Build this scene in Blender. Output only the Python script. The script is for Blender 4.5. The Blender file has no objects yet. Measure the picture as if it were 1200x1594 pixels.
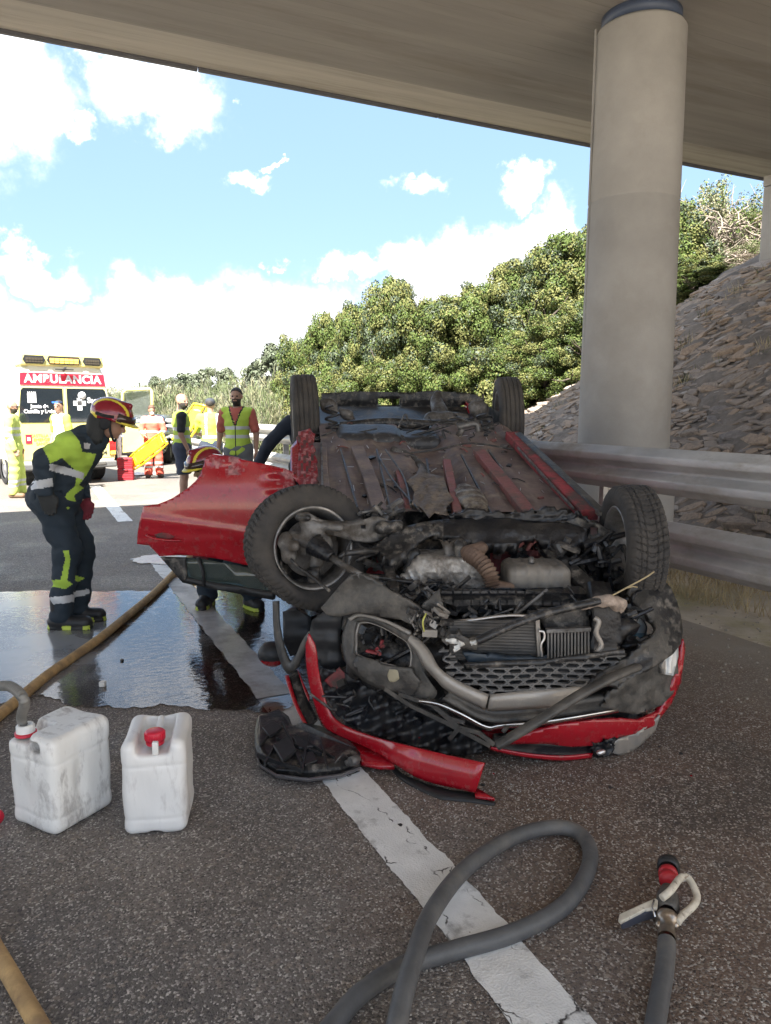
import bpy, bmesh, math, random
import numpy as np
from mathutils import Vector, Matrix
random.seed(7); rng = np.random.default_rng(7)
SC = bpy.context.scene
COL = SC.collection
# ------------------------------------------------------------------ camera
FPX, CAMH, PITCH = 1151.0, 1.6, math.atan(159/1151.0)
cd = bpy.data.cameras.new('camera'); cam = bpy.data.objects.new('camera', cd); COL.objects.link(cam)
cam.location = (0, 0, CAMH); cam.rotation_euler = (math.pi/2-PITCH, 0, 0)
cd.sensor_fit = 'VERTICAL'; cd.sensor_height = 36; cd.lens = 36*FPX/1594; cd.clip_start = .05; cd.clip_end = 4000
SC.camera = cam
A = math.radians(25.4915); CA, SA = math.cos(A), math.sin(A)      # the road runs 25.5 deg to the side of the view
def RW(u, v, z=0.):                                               # road frame (u across, v along) -> world
    return Vector((u*CA - v*SA, u*SA + v*CA, z))
# ------------------------------------------------------------------ light
SUN = Vector((.45*CA-.62*SA, .45*SA+.62*CA, -1.0)).normalized()   # direction the sunlight travels
SELEV = math.asin(-SUN.z); SAZ = math.atan2(-SUN.x, -SUN.y)       # azimuth of the sun measured from +Y clockwise
w = bpy.data.worlds.new('World'); SC.world = w; w.use_nodes = True
SC.view_settings.view_transform = 'Standard'; SC.view_settings.look = 'None'
SC.view_settings.exposure = 2.68; SC.view_settings.gamma = 1; SC.view_settings.use_curve_mapping = False
def build_world():
    nt = w.node_tree; N = nt.nodes; L = nt.links; N.clear()
    out = N.new('ShaderNodeOutputWorld'); bg = N.new('ShaderNodeBackground'); bg.inputs[1].default_value = .061
    sky = N.new('ShaderNodeTexSky'); sky.sky_type = 'NISHITA'; sky.sun_disc = False
    sky.sun_elevation = SELEV; sky.sun_rotation = SAZ; sky.air_density = 1.0; sky.dust_density = .6; sky.ozone_density = 1.6
    tc = N.new('ShaderNodeTexCoord')
    def noise(sc, det, rough=.55):
        n = N.new('ShaderNodeTexNoise'); n.inputs['Scale'].default_value = sc; n.inputs['Detail'].default_value = det
        n.inputs['Roughness'].default_value = rough; L.new(tc.outputs['Generated'], n.inputs['Vector']); return n
    def M(op, a, b=None, c=None):
        m = N.new('ShaderNodeMath'); m.operation = op
        for i, x in enumerate((a, b, c)):
            if x is None: continue
            if isinstance(x, (int, float)): m.inputs[i].default_value = x
            else: L.new(x, m.inputs[i])
        return m.outputs[0]
    n1 = noise(9, 7, .6); n2 = noise(34, 6, .6); n0 = noise(2.3, 5, .6)
    # warp directions a little so cloud outlines break up
    vs = N.new('ShaderNodeVectorMath'); vs.operation = 'SUBTRACT'; L.new(n1.outputs['Color'], vs.inputs[0]); vs.inputs[1].default_value = (.5, .5, .5)
    vm = N.new('ShaderNodeVectorMath'); vm.operation = 'SCALE'; L.new(vs.outputs[0], vm.inputs[0]); vm.inputs['Scale'].default_value = .17
    vs2 = N.new('ShaderNodeVectorMath'); vs2.operation = 'SUBTRACT'; L.new(n2.outputs['Color'], vs2.inputs[0]); vs2.inputs[1].default_value = (.5, .5, .5)
    vm2 = N.new('ShaderNodeVectorMath'); vm2.operation = 'SCALE'; L.new(vs2.outputs[0], vm2.inputs[0]); vm2.inputs['Scale'].default_value = .055
    va = N.new('ShaderNodeVectorMath'); va.operation = 'ADD'; L.new(vm.outputs[0], va.inputs[0]); L.new(vm2.outputs[0], va.inputs[1])
    vb = N.new('ShaderNodeVectorMath'); vb.operation = 'ADD'; L.new(tc.outputs['Generated'], vb.inputs[0]); L.new(va.outputs[0], vb.inputs[1])
    def ang(px, py):                                   # azimuth / elevation of a spot of sky
        x = (px-600)/FPX; y = (797-py)/FPX
        d = Vector((x, math.cos(PITCH)+y*math.sin(PITCH), -math.sin(PITCH)+y*math.cos(PITCH))).normalized(); return d
    # cumulus banks: (px, py, half-width px, half-height px)
    banks = [(15,130,88,98),(238,148,86,44),(190,95,50,28),(110,205,34,20),(395,118,22,16),(372,286,34,20),(408,252,10,8),
             (655,296,38,21),(822,296,30,20),(640,405,48,36),(560,420,40,25),(840,380,75,45),(745,425,80,45),(700,470,120,30),(450,410,18,16),
             (40,412,70,26),(250,505,250,50),(60,535,220,70),(430,520,180,70),(330,600,420,70),(-150,300,110,80),(-420,430,200,90),(-300,560,300,80)]
    tot = None
    for (px, py, hw, hh) in banks:
        c = ang(px, py); k = 1/math.sqrt(1+((px-600)/FPX)**2)
        s = N.new('ShaderNodeVectorMath'); s.operation = 'SUBTRACT'; L.new(vb.outputs[0], s.inputs[0]); s.inputs[1].default_value = c
        m = N.new('ShaderNodeVectorMath'); m.operation = 'MULTIPLY'; L.new(s.outputs[0], m.inputs[0])
        m.inputs[1].default_value = (FPX/hw/k, FPX/hw/k, FPX/hh/k)
        ln = N.new('ShaderNodeVectorMath'); ln.operation = 'LENGTH'; L.new(m.outputs[0], ln.inputs[0])
        e = N.new('ShaderNodeMapRange'); e.interpolation_type = 'SMOOTHSTEP'; L.new(ln.outputs['Value'], e.inputs['Value'])
        e.inputs['From Min'].default_value = 1.40; e.inputs['From Max'].default_value = .60
        tot = e.outputs[0] if tot is None else M('MAXIMUM', tot, e.outputs[0])
    # the rest of the dome: scattered cumulus of the same kind, away from the framed part
    sx = N.new('ShaderNodeSeparateXYZ'); L.new(tc.outputs['Generated'], sx.inputs[0])
    r = N.new('ShaderNodeMapRange'); r.interpolation_type = 'SMOOTHSTEP'; L.new(n0.outputs['Fac'], r.inputs['Value'])
    r.inputs['From Min'].default_value = .47; r.inputs['From Max'].default_value = .56
    off = N.new('ShaderNodeMapRange'); off.interpolation_type = 'SMOOTHSTEP'; L.new(sx.outputs['Y'], off.inputs['Value'])
    off.inputs['From Min'].default_value = .72; off.inputs['From Max'].default_value = .5
    tot = M('MAXIMUM', tot, M('MULTIPLY', r.outputs[0], off.outputs[0]))
    # bright haze low over the horizon
    hz = N.new('ShaderNodeMapRange'); hz.interpolation_type = 'SMOOTHSTEP'; L.new(sx.outputs['Z'], hz.inputs['Value'])
    hz.inputs['From Min'].default_value = .16; hz.inputs['From Max'].default_value = .0; hz.inputs['To Max'].default_value = .75
    tot = M('MAXIMUM', tot, hz.outputs[0])
    tot = M('POWER', tot, 1.9)
    cc = N.new('ShaderNodeMix'); cc.data_type = 'RGBA'; L.new(n2.outputs['Fac'], cc.inputs[0]); cc.inputs[6].default_value = (4.6, 4.7, 4.95, 1); cc.inputs[7].default_value = (6.2, 6.25, 6.4, 1)
    # a little scattered light keeps the clear parts pale
    pale = N.new('ShaderNodeMix'); pale.data_type = 'RGBA'; pale.inputs[0].default_value = .78; L.new(sky.outputs[0], pale.inputs[6]); pale.inputs[7].default_value = (1.3, 1.98, 2.95, 1)
    mx = N.new('ShaderNodeMix'); mx.data_type = 'RGBA'; L.new(tot, mx.inputs[0]); L.new(pale.outputs[2], mx.inputs[6]); L.new(cc.outputs[2], mx.inputs[7])
    L.new(mx.outputs[2], bg.inputs[0]); L.new(bg.outputs[0], out.inputs[0])
build_world()
sl = bpy.data.lights.new('sun', 'SUN'); sl.energy = 4.2; sl.angle = math.radians(.53); sl.color = (1, .95, .87)
so = bpy.data.objects.new('sun', sl); COL.objects.link(so); so.rotation_euler = SUN.to_track_quat('-Z', 'Y').to_euler(); so.location = (0, -10, 30)

# ------------------------------------------------------------------ helpers
V3 = lambda *a: np.array(a, float)
def at(px, py, Y):                               # world point seen at (px,py) of the photo at distance Y along the ground
    x = (px-600)/FPX; y = (797-py)/FPX; c, s = math.cos(PITCH), math.sin(PITCH)
    r = V3(x, c+y*s, -s+y*c); return V3(0, 0, CAMH) + r*(Y/r[1])
def gnd(px, py, z=0.):
    x = (px-600)/FPX; y = (797-py)/FPX; c, s = math.cos(PITCH), math.sin(PITCH)
    r = V3(x, c+y*s, -s+y*c); return V3(0, 0, CAMH) + r*((z-CAMH)/r[2])
def nrm(v): v = np.asarray(v, float); return v/max(1e-9, np.linalg.norm(v))
def props(o, label=None, cat=None, group=None, kind=None):
    for k, x in (('label', label), ('category', cat), ('group', group), ('kind', kind)):
        if x: o[k] = x
    return o
def empty(name, loc, label, cat, group=None, rz=0):
    o = bpy.data.objects.new(name, None); COL.objects.link(o); o.location = Vector(loc); o.rotation_euler = (0, 0, rz); o.empty_display_size = .1
    return props(o, label, cat, group)
def link(name, me, mats, parent=None, inv=True):
    o = bpy.data.objects.new(name, me); COL.objects.link(o)
    for m in (mats if isinstance(mats, (list, tuple)) else [mats]):
        if len(me.materials) < len(mats if isinstance(mats, (list, tuple)) else [mats]): me.materials.append(m)
    if parent is not None:
        o.parent = parent
        if inv:                                          # geometry given in world space
            p = parent; loc = Vector((0, 0, 0)); M_ = Matrix.Identity(4)
            while p is not None:
                M_ = Matrix.LocRotScale(p.location, p.rotation_euler, p.scale) @ M_; p = p.parent
            o.matrix_parent_inverse = Matrix.Identity(4)
            o.matrix_basis = M_.inverted()
    return o
def bevel_obj(o, wd=.01, seg=2):
    m = o.modifiers.new('bevel', 'BEVEL'); m.width = wd; m.segments = seg; m.limit_method = 'ANGLE'; m.angle_limit = math.radians(40); m.harden_normals = False
    return o
class MB:
    """collects shapes, builds ONE mesh object"""
    def __init__(s): s.v = []; s.f = []; s.m = []; s.sm = []
    def add(s, vs, fs, mi=0, smooth=False):
        b = len(s.v); s.v += [tuple(map(float, p)) for p in vs]
        for f in fs: s.f.append(tuple(b+i for i in f)); s.m.append(mi); s.sm.append(smooth)
        return s
    def box(s, c, d, R=None, mi=0):
        c = np.asarray(c, float); h = np.asarray(d, float)/2; R = np.eye(3) if R is None else np.asarray(R)
        vs = [c+R@(h*[x, y, z]) for x in (-1, 1) for y in (-1, 1) for z in (-1, 1)]
        return s.add(vs, [(0,1,3,2),(4,6,7,5),(0,4,5,1),(2,3,7,6),(0,2,6,4),(1,5,7,3)], mi)
    def beam(s, a, b, w, h, up=(0,0,1), mi=0, ext=0):
        a = np.asarray(a, float); b = np.asarray(b, float); d = nrm(b-a); a = a-d*ext; b = b+d*ext
        x = nrm(np.cross(d, up)); z = np.cross(x, d)
        vs = [p+x*i*w/2+z*j*h/2 for p in (a, b) for i, j in ((-1,-1),(1,-1),(1,1),(-1,1))]
        return s.add(vs, [(3,2,1,0),(4,5,6,7),(0,1,5,4),(1,2,6,5),(2,3,7,6),(3,0,4,7)], mi)
    def tube(s, pts, r, n=10, mi=0, cap=True, flat=None):
        pts = [np.asarray(p, float) for p in pts]; rs = r if hasattr(r, '__len__') else [r]*len(pts)
        T = [nrm(pts[min(i+1, len(pts)-1)]-pts[max(i-1, 0)]) for i in range(len(pts))]
        x = nrm(np.cross(T[0], (0, 0, 1) if abs(T[0][2]) < .9 else (1, 0, 0))); vs = []
        for i, p in enumerate(pts):
            x = nrm(x-T[i]*(x@T[i])); y = np.cross(T[i], x)
            for k in range(n):
                a = 2*math.pi*k/n; vs.append(p+rs[i]*(math.cos(a)*x+math.sin(a)*y*(flat or 1)))
        fs = [(i*n+k, i*n+(k+1) % n, (i+1)*n+(k+1) % n, (i+1)*n+k) for i in range(len(pts)-1) for k in range(n)]
        s.add(vs, fs, mi, True)
        if cap:
            s.add(vs[:n], [tuple(range(n))[::-1]], mi); s.add(vs[-n:], [tuple(range(n))], mi)
        return s
    def lathe(s, c, ax, prof, n=32, mi=0, x0=None, arc=None):
        """prof: (distance along axis, radius)"""
        c = np.asarray(c, float); ax = nrm(ax); x = nrm(np.cross(ax, (0, 0, 1) if abs(ax[2]) < .9 else (1, 0, 0))) if x0 is None else nrm(x0); y = np.cross(ax, x); vs = []
        for (t, r) in prof:
            for k in range(n): a = 2*math.pi*k/n; vs.append(c+ax*t+r*(math.cos(a)*x+math.sin(a)*y))
        fs = [(i*n+k, i*n+(k+1) % n, (i+1)*n+(k+1) % n, (i+1)*n+k) for i in range(len(prof)-1) for k in range(n)]
        return s.add(vs, fs, mi, True)
    def prism(s, poly, d, mi=0):
        """closed polygon (3d points) extruded by vector d"""
        n = len(poly); d = np.asarray(d, float); vs = [np.asarray(p, float) for p in poly]+[np.asarray(p, float)+d for p in poly]
        return s.add(vs, [tuple(range(n))[::-1], tuple(range(n, 2*n))]+[(i, (i+1) % n, n+(i+1) % n, n+i) for i in range(n)], mi)
    def strip(s, A_, B_, th, mi=0, smooth=True):
        """a plate between two polylines, given thickness (away from the viewer)"""
        A_ = [np.asarray(p, float) for p in A_]; B_ = [np.asarray(p, float) for p in B_]; n = len(A_); th = np.asarray(th, float)
        if th.ndim == 0: th = np.array([0, float(th), 0])
        vs = A_+B_+[p+th for p in A_]+[p+th for p in B_]; fs = []
        for i in range(n-1): fs += [(i, i+1, n+i+1, n+i), (2*n+i, 3*n+i, 3*n+i+1, 2*n+i+1)]
        s.add(vs, fs, mi, smooth)
        e = []
        for i in range(n-1): e += [(i+1, i, 2*n+i, 2*n+i+1), (n+i, n+i+1, 3*n+i+1, 3*n+i)]
        e += [(0, n, 3*n, 2*n), (2*n-1, n-1, 3*n-1, 4*n-1)]
        return s.add(vs, e, mi, False)
    def grid(s, fn, nu, nv, mi=0, smooth=True):
        vs = [fn(i/nu, j/nv) for i in range(nu+1) for j in range(nv+1)]
        return s.add(vs, [(i*(nv+1)+j, (i+1)*(nv+1)+j, (i+1)*(nv+1)+j+1, i*(nv+1)+j+1) for i in range(nu) for j in range(nv)], mi, smooth)
    def ball(s, c, r, n=10, mi=0, R=None):
        c = np.asarray(c, float); r = np.asarray([r]*3 if np.isscalar(r) else r, float); R = np.eye(3) if R is None else R; vs = []
        for i in range(n+1):
            for k in range(n*2):
                a = math.pi*i/n; b = math.pi*k/n; vs.append(c+R@(r*[math.sin(a)*math.cos(b), math.sin(a)*math.sin(b), math.cos(a)]))
        return s.add(vs, [(i*2*n+k, (i+1)*2*n+k, (i+1)*2*n+(k+1) % (2*n), i*2*n+(k+1) % (2*n)) for i in range(n) for k in range(2*n)], mi, True)
    def mesh(s, name):
        me = bpy.data.meshes.new(name); me.from_pydata(s.v, [], s.f)
        me.polygons.foreach_set('material_index', s.m); me.polygons.foreach_set('use_smooth', s.sm); me.update(); return me
    def build(s, name, mats, parent=None, bevel=0, inv=True, fix=True):
        me = s.mesh(name)
        if fix:
            bm = bmesh.new(); bm.from_mesh(me); bmesh.ops.remove_doubles(bm, verts=bm.verts, dist=1e-5); bmesh.ops.recalc_face_normals(bm, faces=bm.faces); bm.to_mesh(me); bm.free()
        o = link(name, me, mats, parent, inv)
        if bevel: bevel_obj(o, bevel)
        return o
def spline(pts, n=8):
    """Catmull-Rom through pts"""
    P = [np.asarray(p, float) for p in pts]; P = [2*P[0]-P[1]]+P+[2*P[-1]-P[-2]]; out = []
    for i in range(1, len(P)-2):
        for k in range(n):
            t = k/n; a, b, c, d = P[i-1:i+3]
            out.append(.5*((2*b)+(c-a)*t+(2*a-5*b+4*c-d)*t*t+(3*b-a-3*c+d)*t**3))
    return out+[P[-2]]
# --------------------------- distance-field shapes
def dcap(P, a, b, ra, rb=None):
    rb = ra if rb is None else rb; a = np.asarray(a, np.float32); b = np.asarray(b, np.float32); ab = b-a
    t = np.clip(((P-a)@ab)/max(1e-9, float(ab@ab)), 0, 1); q = P-a-t[..., None]*ab
    return np.sqrt((q*q).sum(-1))-(ra+(rb-ra)*t)
def dell(P, c, r, R=None):
    q = P-np.asarray(c, np.float32)
    if R is not None: q = q@np.asarray(R, np.float32)
    r = np.asarray(r, np.float32); k = np.sqrt(((q/r)**2).sum(-1)); g = np.sqrt(((q/(r*r))**2).sum(-1))+1e-9
    return k*(k-1)/g
def dbox(P, c, h, rad=0., R=None):
    q = P-np.asarray(c, np.float32)
    if R is not None: q = q@np.asarray(R, np.float32)
    q = np.abs(q)-(np.asarray(h, np.float32)-rad)
    return np.sqrt((np.maximum(q, 0)**2).sum(-1))+np.minimum(q.max(-1), 0)-rad
def smin(a, b, k): h = np.clip(.5+.5*(b-a)/k, 0, 1); return b*(1-h)+a*h-k*h*(1-h)
def smax(a, b, k): return -smin(-a, -b, k)
def nets(fn, lo, hi, h):
    """surface nets over a distance field: verts, quads"""
    lo = np.asarray(lo, np.float32); n = np.ceil((np.asarray(hi)-lo)/h).astype(int)+1
    X, Y, Z = np.meshgrid(*[lo[i]+h*np.arange(n[i], dtype=np.float32) for i in range(3)], indexing='ij')
    F = fn(np.stack([X, Y, Z], -1)).astype(np.float32)
    F[[0, -1]] = np.maximum(F[[0, -1]], h); F[:, [0, -1]] = np.maximum(F[:, [0, -1]], h); F[:, :, [0, -1]] = np.maximum(F[:, :, [0, -1]], h)
    I = F < 0; cnt = np.zeros(np.array(I.shape)-1, np.int8); C = {}
    for i in (0, 1):
        for j in (0, 1):
            for k in (0, 1):
                s = (slice(i, i+cnt.shape[0]), slice(j, j+cnt.shape[1]), slice(k, k+cnt.shape[2])); C[i, j, k] = s; cnt += I[s]
    act = (cnt > 0) & (cnt < 8); idx = -np.ones(cnt.shape, np.int64); idx[act] = np.arange(act.sum()); base = np.argwhere(act)
    acc = np.zeros((len(base), 3)); num = np.zeros(len(base))
    for (a, b) in [((0,0,0),(1,0,0)),((0,1,0),(1,1,0)),((0,0,1),(1,0,1)),((0,1,1),(1,1,1)),((0,0,0),(0,1,0)),((1,0,0),(1,1,0)),((0,0,1),(0,1,1)),((1,0,1),(1,1,1)),((0,0,0),(0,0,1)),((1,0,0),(1,0,1)),((0,1,0),(0,1,1)),((1,1,0),(1,1,1))]:
        fa = F[C[a]][act]; fb = F[C[b]][act]; m = (fa < 0) != (fb < 0); t = np.where(m, fa/np.where(m, fa-fb, 1), 0)
        p = np.array(a)+t[:, None]*(np.array(b)-np.array(a)); acc[m] += p[m]; num += m
    V = lo+h*(base+acc/num[:, None]); Q = []
    for ax in range(3):
        s0 = [slice(None)]*3; s1 = [slice(None)]*3; s0[ax] = slice(0, -1); s1[ax] = slice(1, None)
        ch = I[tuple(s0)] != I[tuple(s1)]; o1, o2 = [(1, 2), (2, 0), (0, 1)][ax]
        e = np.argwhere(ch); e = e[(e[:, o1] > 0) & (e[:, o2] > 0) & (e[:, o1] < I.shape[o1]-1) & (e[:, o2] < I.shape[o2]-1)]
        if not len(e): continue
        d1 = np.zeros(3, int); d1[o1] = 1; d2 = np.zeros(3, int); d2[o2] = 1
        q = np.stack([idx[tuple((e-x).T)] for x in (d1*0, d1, d1+d2, d2)], 1); ins = I[tuple(e.T)]; q[~ins] = q[~ins][:, ::-1]; Q.append(q)
    return V, np.concatenate(Q)
def field_obj(name, fn, lo, hi, h, mats, parent=None, pick=None, inv=True, smooth_it=1):
    V, Q = nets(fn, lo, hi, h); me = bpy.data.meshes.new(name)
    for _ in range(smooth_it):                            # light relaxation
        S = np.zeros_like(V); n = np.zeros(len(V))
        for i in range(4):
            np.add.at(S, Q[:, i], V[Q[:, (i+1) % 4]]); np.add.at(n, Q[:, i], 1)
            np.add.at(S, Q[:, i], V[Q[:, (i-1) % 4]]); np.add.at(n, Q[:, i], 1)
        V = .5*V+.5*S/np.maximum(n, 1)[:, None]
    me.vertices.add(len(V)); me.vertices.foreach_set('co', V.astype(np.float32).ravel())
    me.loops.add(len(Q)*4); me.loops.foreach_set('vertex_index', Q.ravel().astype(np.int32))
    me.polygons.add(len(Q)); me.polygons.foreach_set('loop_start', np.arange(0, len(Q)*4, 4, dtype=np.int32))
    me.polygons.foreach_set('use_smooth', np.ones(len(Q), bool))
    if pick is not None: me.polygons.foreach_set('material_index', np.asarray(pick(V[Q].mean(1)), np.int32))
    me.update(calc_edges=True); me.validate()
    return link(name, me, mats, parent, inv)
def copy_tree(o, parent=None):
    c = o.copy(); COL.objects.link(c); c.parent = parent
    for ch in [x for x in bpy.data.objects if x.parent == o]: copy_tree(ch, c)
    return c
# --------------------------- materials
_M = {}
def mat(name, col, rough=.6, metal=0., var=.12, scale=6., bump=.15, bscale=40., dirt=None, dscale=3., dlo=.5, dhi=.62, coat=0., emis=None, spec=.5, trans=0., alpha=1., coords='Object', stretch=None, bdist=.01, detail=6):
    if name in _M: return _M[name]
    m = bpy.data.materials.new(name); m.use_nodes = True; nt = m.node_tree; N = nt.nodes; L = nt.links; b = N['Principled BSDF']
    tc = N.new('ShaderNodeTexCoord'); co = tc.outputs[coords]
    if stretch: mp = N.new('ShaderNodeMapping'); L.new(co, mp.inputs[0]); mp.inputs['Scale'].default_value = stretch; co = mp.outputs[0]
    def noise(sc, d=detail, rg=.6): n = N.new('ShaderNodeTexNoise'); n.inputs['Scale'].default_value = sc; n.inputs['Detail'].default_value = d; n.inputs['Roughness'].default_value = rg; L.new(co, n.inputs[0]); return n.outputs['Fac']
    def mr(x, a, c, lo=0., hi=1.): r = N.new('ShaderNodeMapRange'); L.new(x, r.inputs[0]); r.inputs[1].default_value = a; r.inputs[2].default_value = c; r.inputs[3].default_value = lo; r.inputs[4].default_value = hi; return r.outputs[0]
    def mixc(f, a, c):
        x = N.new('ShaderNodeMix'); x.data_type = 'RGBA'; L.new(f, x.inputs[0])
        for i, y in ((6, a), (7, c)):
            if isinstance(y, tuple): x.inputs[i].default_value = y+(1,)*(4-len(y))
            else: L.new(y, x.inputs[i])
        return x.outputs[2]
    c = mixc(mr(noise(scale), .3, .7), tuple(max(0, x*(1-var)) for x in col), tuple(min(1, x*(1+var)) for x in col))
    if dirt:
        f = mr(noise(dscale, 9, .68), dlo, dhi); c = mixc(f, c, tuple(dirt)); L.new(mr(f, 0, 1, rough, min(1, rough+.35)), b.inputs['Roughness'])
    else: b.inputs['Roughness'].default_value = rough
    L.new(c, b.inputs['Base Color']); b.inputs['Metallic'].default_value = metal; b.inputs['Coat Weight'].default_value = coat; b.inputs['Coat Roughness'].default_value = .061
    b.inputs['Specular IOR Level'].default_value = spec; b.inputs['Transmission Weight'].default_value = trans; b.inputs['Alpha'].default_value = alpha
    if emis: b.inputs['Emission Color'].default_value = tuple(emis[0])+(1,); b.inputs['Emission Strength'].default_value = emis[1]
    if bump: bn = N.new('ShaderNodeBump'); bn.inputs['Strength'].default_value = bump; bn.inputs['Distance'].default_value = bdist; L.new(noise(bscale), bn.inputs['Height']); L.new(bn.outputs[0], b.inputs['Normal'])
    _M[name] = m; return m
# ================================================================== THE SETTING
def asphalt_mat():
    m = bpy.data.materials.new('asphalt'); m.use_nodes = True; nt = m.node_tree; N = nt.nodes; L = nt.links; b = N['Principled BSDF']
    tc = N.new('ShaderNodeTexCoord'); co = tc.outputs['Object']       # object frame = road frame
    def node(t, **k):
        n = N.new(t)
        for a, x in k.items():
            if a in n.inputs: n.inputs[a].default_value = x
            else: setattr(n, a, x)
        return n
    def noise(sc, d=5): n = node('ShaderNodeTexNoise', Scale=sc, Detail=d, Roughness=.6); L.new(co, n.inputs[0]); return n.outputs['Fac']
    def mr(x, a, c, lo=0., hi=1.): r = N.new('ShaderNodeMapRange'); L.new(x, r.inputs[0]); r.inputs[1].default_value = a; r.inputs[2].default_value = c; r.inputs[3].default_value = lo; r.inputs[4].default_value = hi; return r.outputs[0]
    def mul(a, c): x = node('ShaderNodeMath', operation='MULTIPLY'); L.new(a, x.inputs[0]); (L.new(c, x.inputs[1]) if not isinstance(c, float) else setattr(x.inputs[1], 'default_value', c)); return x.outputs[0]
    def mixc(f, a, c):
        x = N.new('ShaderNodeMix'); x.data_type = 'RGBA'; L.new(f, x.inputs[0])
        for i, y in ((6, a), (7, c)):
            if isinstance(y, tuple): x.inputs[i].default_value = y+(1,)
            else: L.new(y, x.inputs[i])
        return x.outputs[2]
    wv = N.new('ShaderNodeVectorMath'); wv.operation = 'ADD'; nz = node('ShaderNodeTexNoise', Scale=90., Detail=2.); L.new(co, nz.inputs[0])
    sc_ = N.new('ShaderNodeVectorMath'); sc_.operation = 'SCALE'; L.new(nz.outputs['Color'], sc_.inputs[0]); sc_.inputs['Scale'].default_value = .003
    L.new(co, wv.inputs[0]); L.new(sc_.outputs[0], wv.inputs[1])
    vo = node('ShaderNodeTexVoronoi', Scale=155.); L.new(wv.outputs[0], vo.inputs['Vector'])
    vo2 = node('ShaderNodeTexVoronoi', Scale=85.); L.new(wv.outputs[0], vo2.inputs['Vector'])
    sp = N.new('ShaderNodeSeparateColor'); L.new(vo.outputs['Color'], sp.inputs[0])
    sp2 = N.new('ShaderNodeSeparateColor'); L.new(vo2.outputs['Color'], sp2.inputs[0])
    sx = N.new('ShaderNodeSeparateXYZ'); L.new(co, sx.inputs[0])
    base = mixc(mr(noise(1.1, 7), .40, .60), (.152, .134, .122), (.215, .190, .173))
    # greasy red-brown film around the wreck
    ad = node('ShaderNodeMath', operation='ADD'); L.new(sx.outputs['X'], ad.inputs[0]); L.new(mr(noise(1.6), 0, 1, -.9, .9), ad.inputs[1])
    brown = mul(mr(ad.outputs[0], .9, 1.5), mr(sx.outputs['Y'], 6.5, 3.5))
    base = mixc(mul(brown, .85), base, (.150, .100, .074))
    damp = mr(noise(.8, 7), .5, .6)
    base = mixc(mul(damp, .6), base, (.065, .058, .054))
    stone = mixc(sp.outputs[1], (.30, .27, .24), (.62, .58, .53))
    pale = mr(sp.outputs[0], .76, .80)
    fade = mr(noise(18., 3), .35, .6, .35, 1.)
    c = mixc(mul(pale, fade), base, stone)
    c = mixc(mul(mr(sp2.outputs[0], .9, .93), .55), c, (.30, .25, .20))
    c = mixc(mul(mr(sp.outputs[2], .0, .3, 1., 0.), .7), c, (.032, .030, .030))
    # dust towards the outer edge of the hard shoulder
    ad2 = node('ShaderNodeMath', operation='ADD'); L.new(sx.outputs['X'], ad2.inputs[0]); L.new(mr(noise(2.2), 0, 1, -.7, .7), ad2.inputs[1])
    c = mixc(mul(mr(ad2.outputs[0], 3.2, 4.3), .9), c, (.27, .235, .19))
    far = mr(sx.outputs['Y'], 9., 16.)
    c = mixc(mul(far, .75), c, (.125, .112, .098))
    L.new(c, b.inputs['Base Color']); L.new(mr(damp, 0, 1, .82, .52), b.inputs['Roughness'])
    bn = node('ShaderNodeBump', Strength=.8, Distance=.004); L.new(mr(vo.outputs['Distance'], 0, .7, 1, 0), bn.inputs['Height'])
    bn2 = node('ShaderNodeBump', Strength=.5, Distance=.012); L.new(noise(26., 5), bn2.inputs['Height']); L.new(bn2.outputs[0], bn.inputs['Normal']); L.new(bn.outputs[0], b.inputs['Normal'])
    return m
ASPH = asphalt_mat()
def road_obj(name, mb, mats, kind='structure', parent=None):
    """geometry given in the road frame"""
    me = mb.mesh(name); bm = bmesh.new(); bm.from_mesh(me); bmesh.ops.recalc_face_normals(bm, faces=bm.faces); bm.to_mesh(me); bm.free()
    o = bpy.data.objects.new(name, me); COL.objects.link(o)
    for m in (mats if isinstance(mats, list) else [mats]): me.materials.append(m)
    o.rotation_euler = (0, 0, A)
    if kind: o['kind'] = kind
    if parent: o.parent = parent; o.rotation_euler = (0, 0, A-parent.rotation_euler[2]); 
    return o
def smooth01(x): x = np.clip(x, 0, 1); return x*x*(3-2*x)
def terrain(u, v):
    u = np.asarray(u, float); v = np.asarray(v, float)
    top = 4.55-2.0*smooth01((v-12)/14)-1.2*smooth01((v-26)/40); foot = 6.2+1.2*smooth01((v-14)/20)
    sl = .80-.34*smooth01((v-9)/4.5)
    z = np.clip((u-foot)*sl, 0, None); z = top-np.log1p(np.exp((top-z)*3))/3
    z = np.where(z > .0, z, 0)*smooth01((u-foot+.2)/.8)
    zl = -.02*smooth01((-u-9)/3)
    return z-.03+zl
# ground sheet, one piece to the horizon, in the road frame
def graded(lo, hi, fine_lo, fine_hi, step, n):
    a = list(np.arange(fine_lo, fine_hi, step)); l = [fine_lo-(fine_lo-lo)*(i/n)**3 for i in range(n, 0, -1)]; r = [fine_hi+(hi-fine_hi)*(i/n)**3 for i in range(0, n+1)]
    return l+a+r
us = graded(-1500, 1500, -10, 20, .5, 14); vs_ = graded(-60, 2600, -8, 46, .6, 16)
U, VV = np.meshgrid(us, vs_, indexing='ij'); Zt = terrain(U, VV)+(.05*np.sin(U*1.7+VV*.6)*np.cos(VV*1.1))*(U > 6.4)
g = MB(); nv_ = len(vs_)
g.add(np.stack([U, VV, Zt], -1).reshape(-1, 3), [(i*nv_+j, (i+1)*nv_+j, (i+1)*nv_+j+1, i*nv_+j+1) for i in range(len(us)-1) for j in range(nv_-1)], 0, True)
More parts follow.
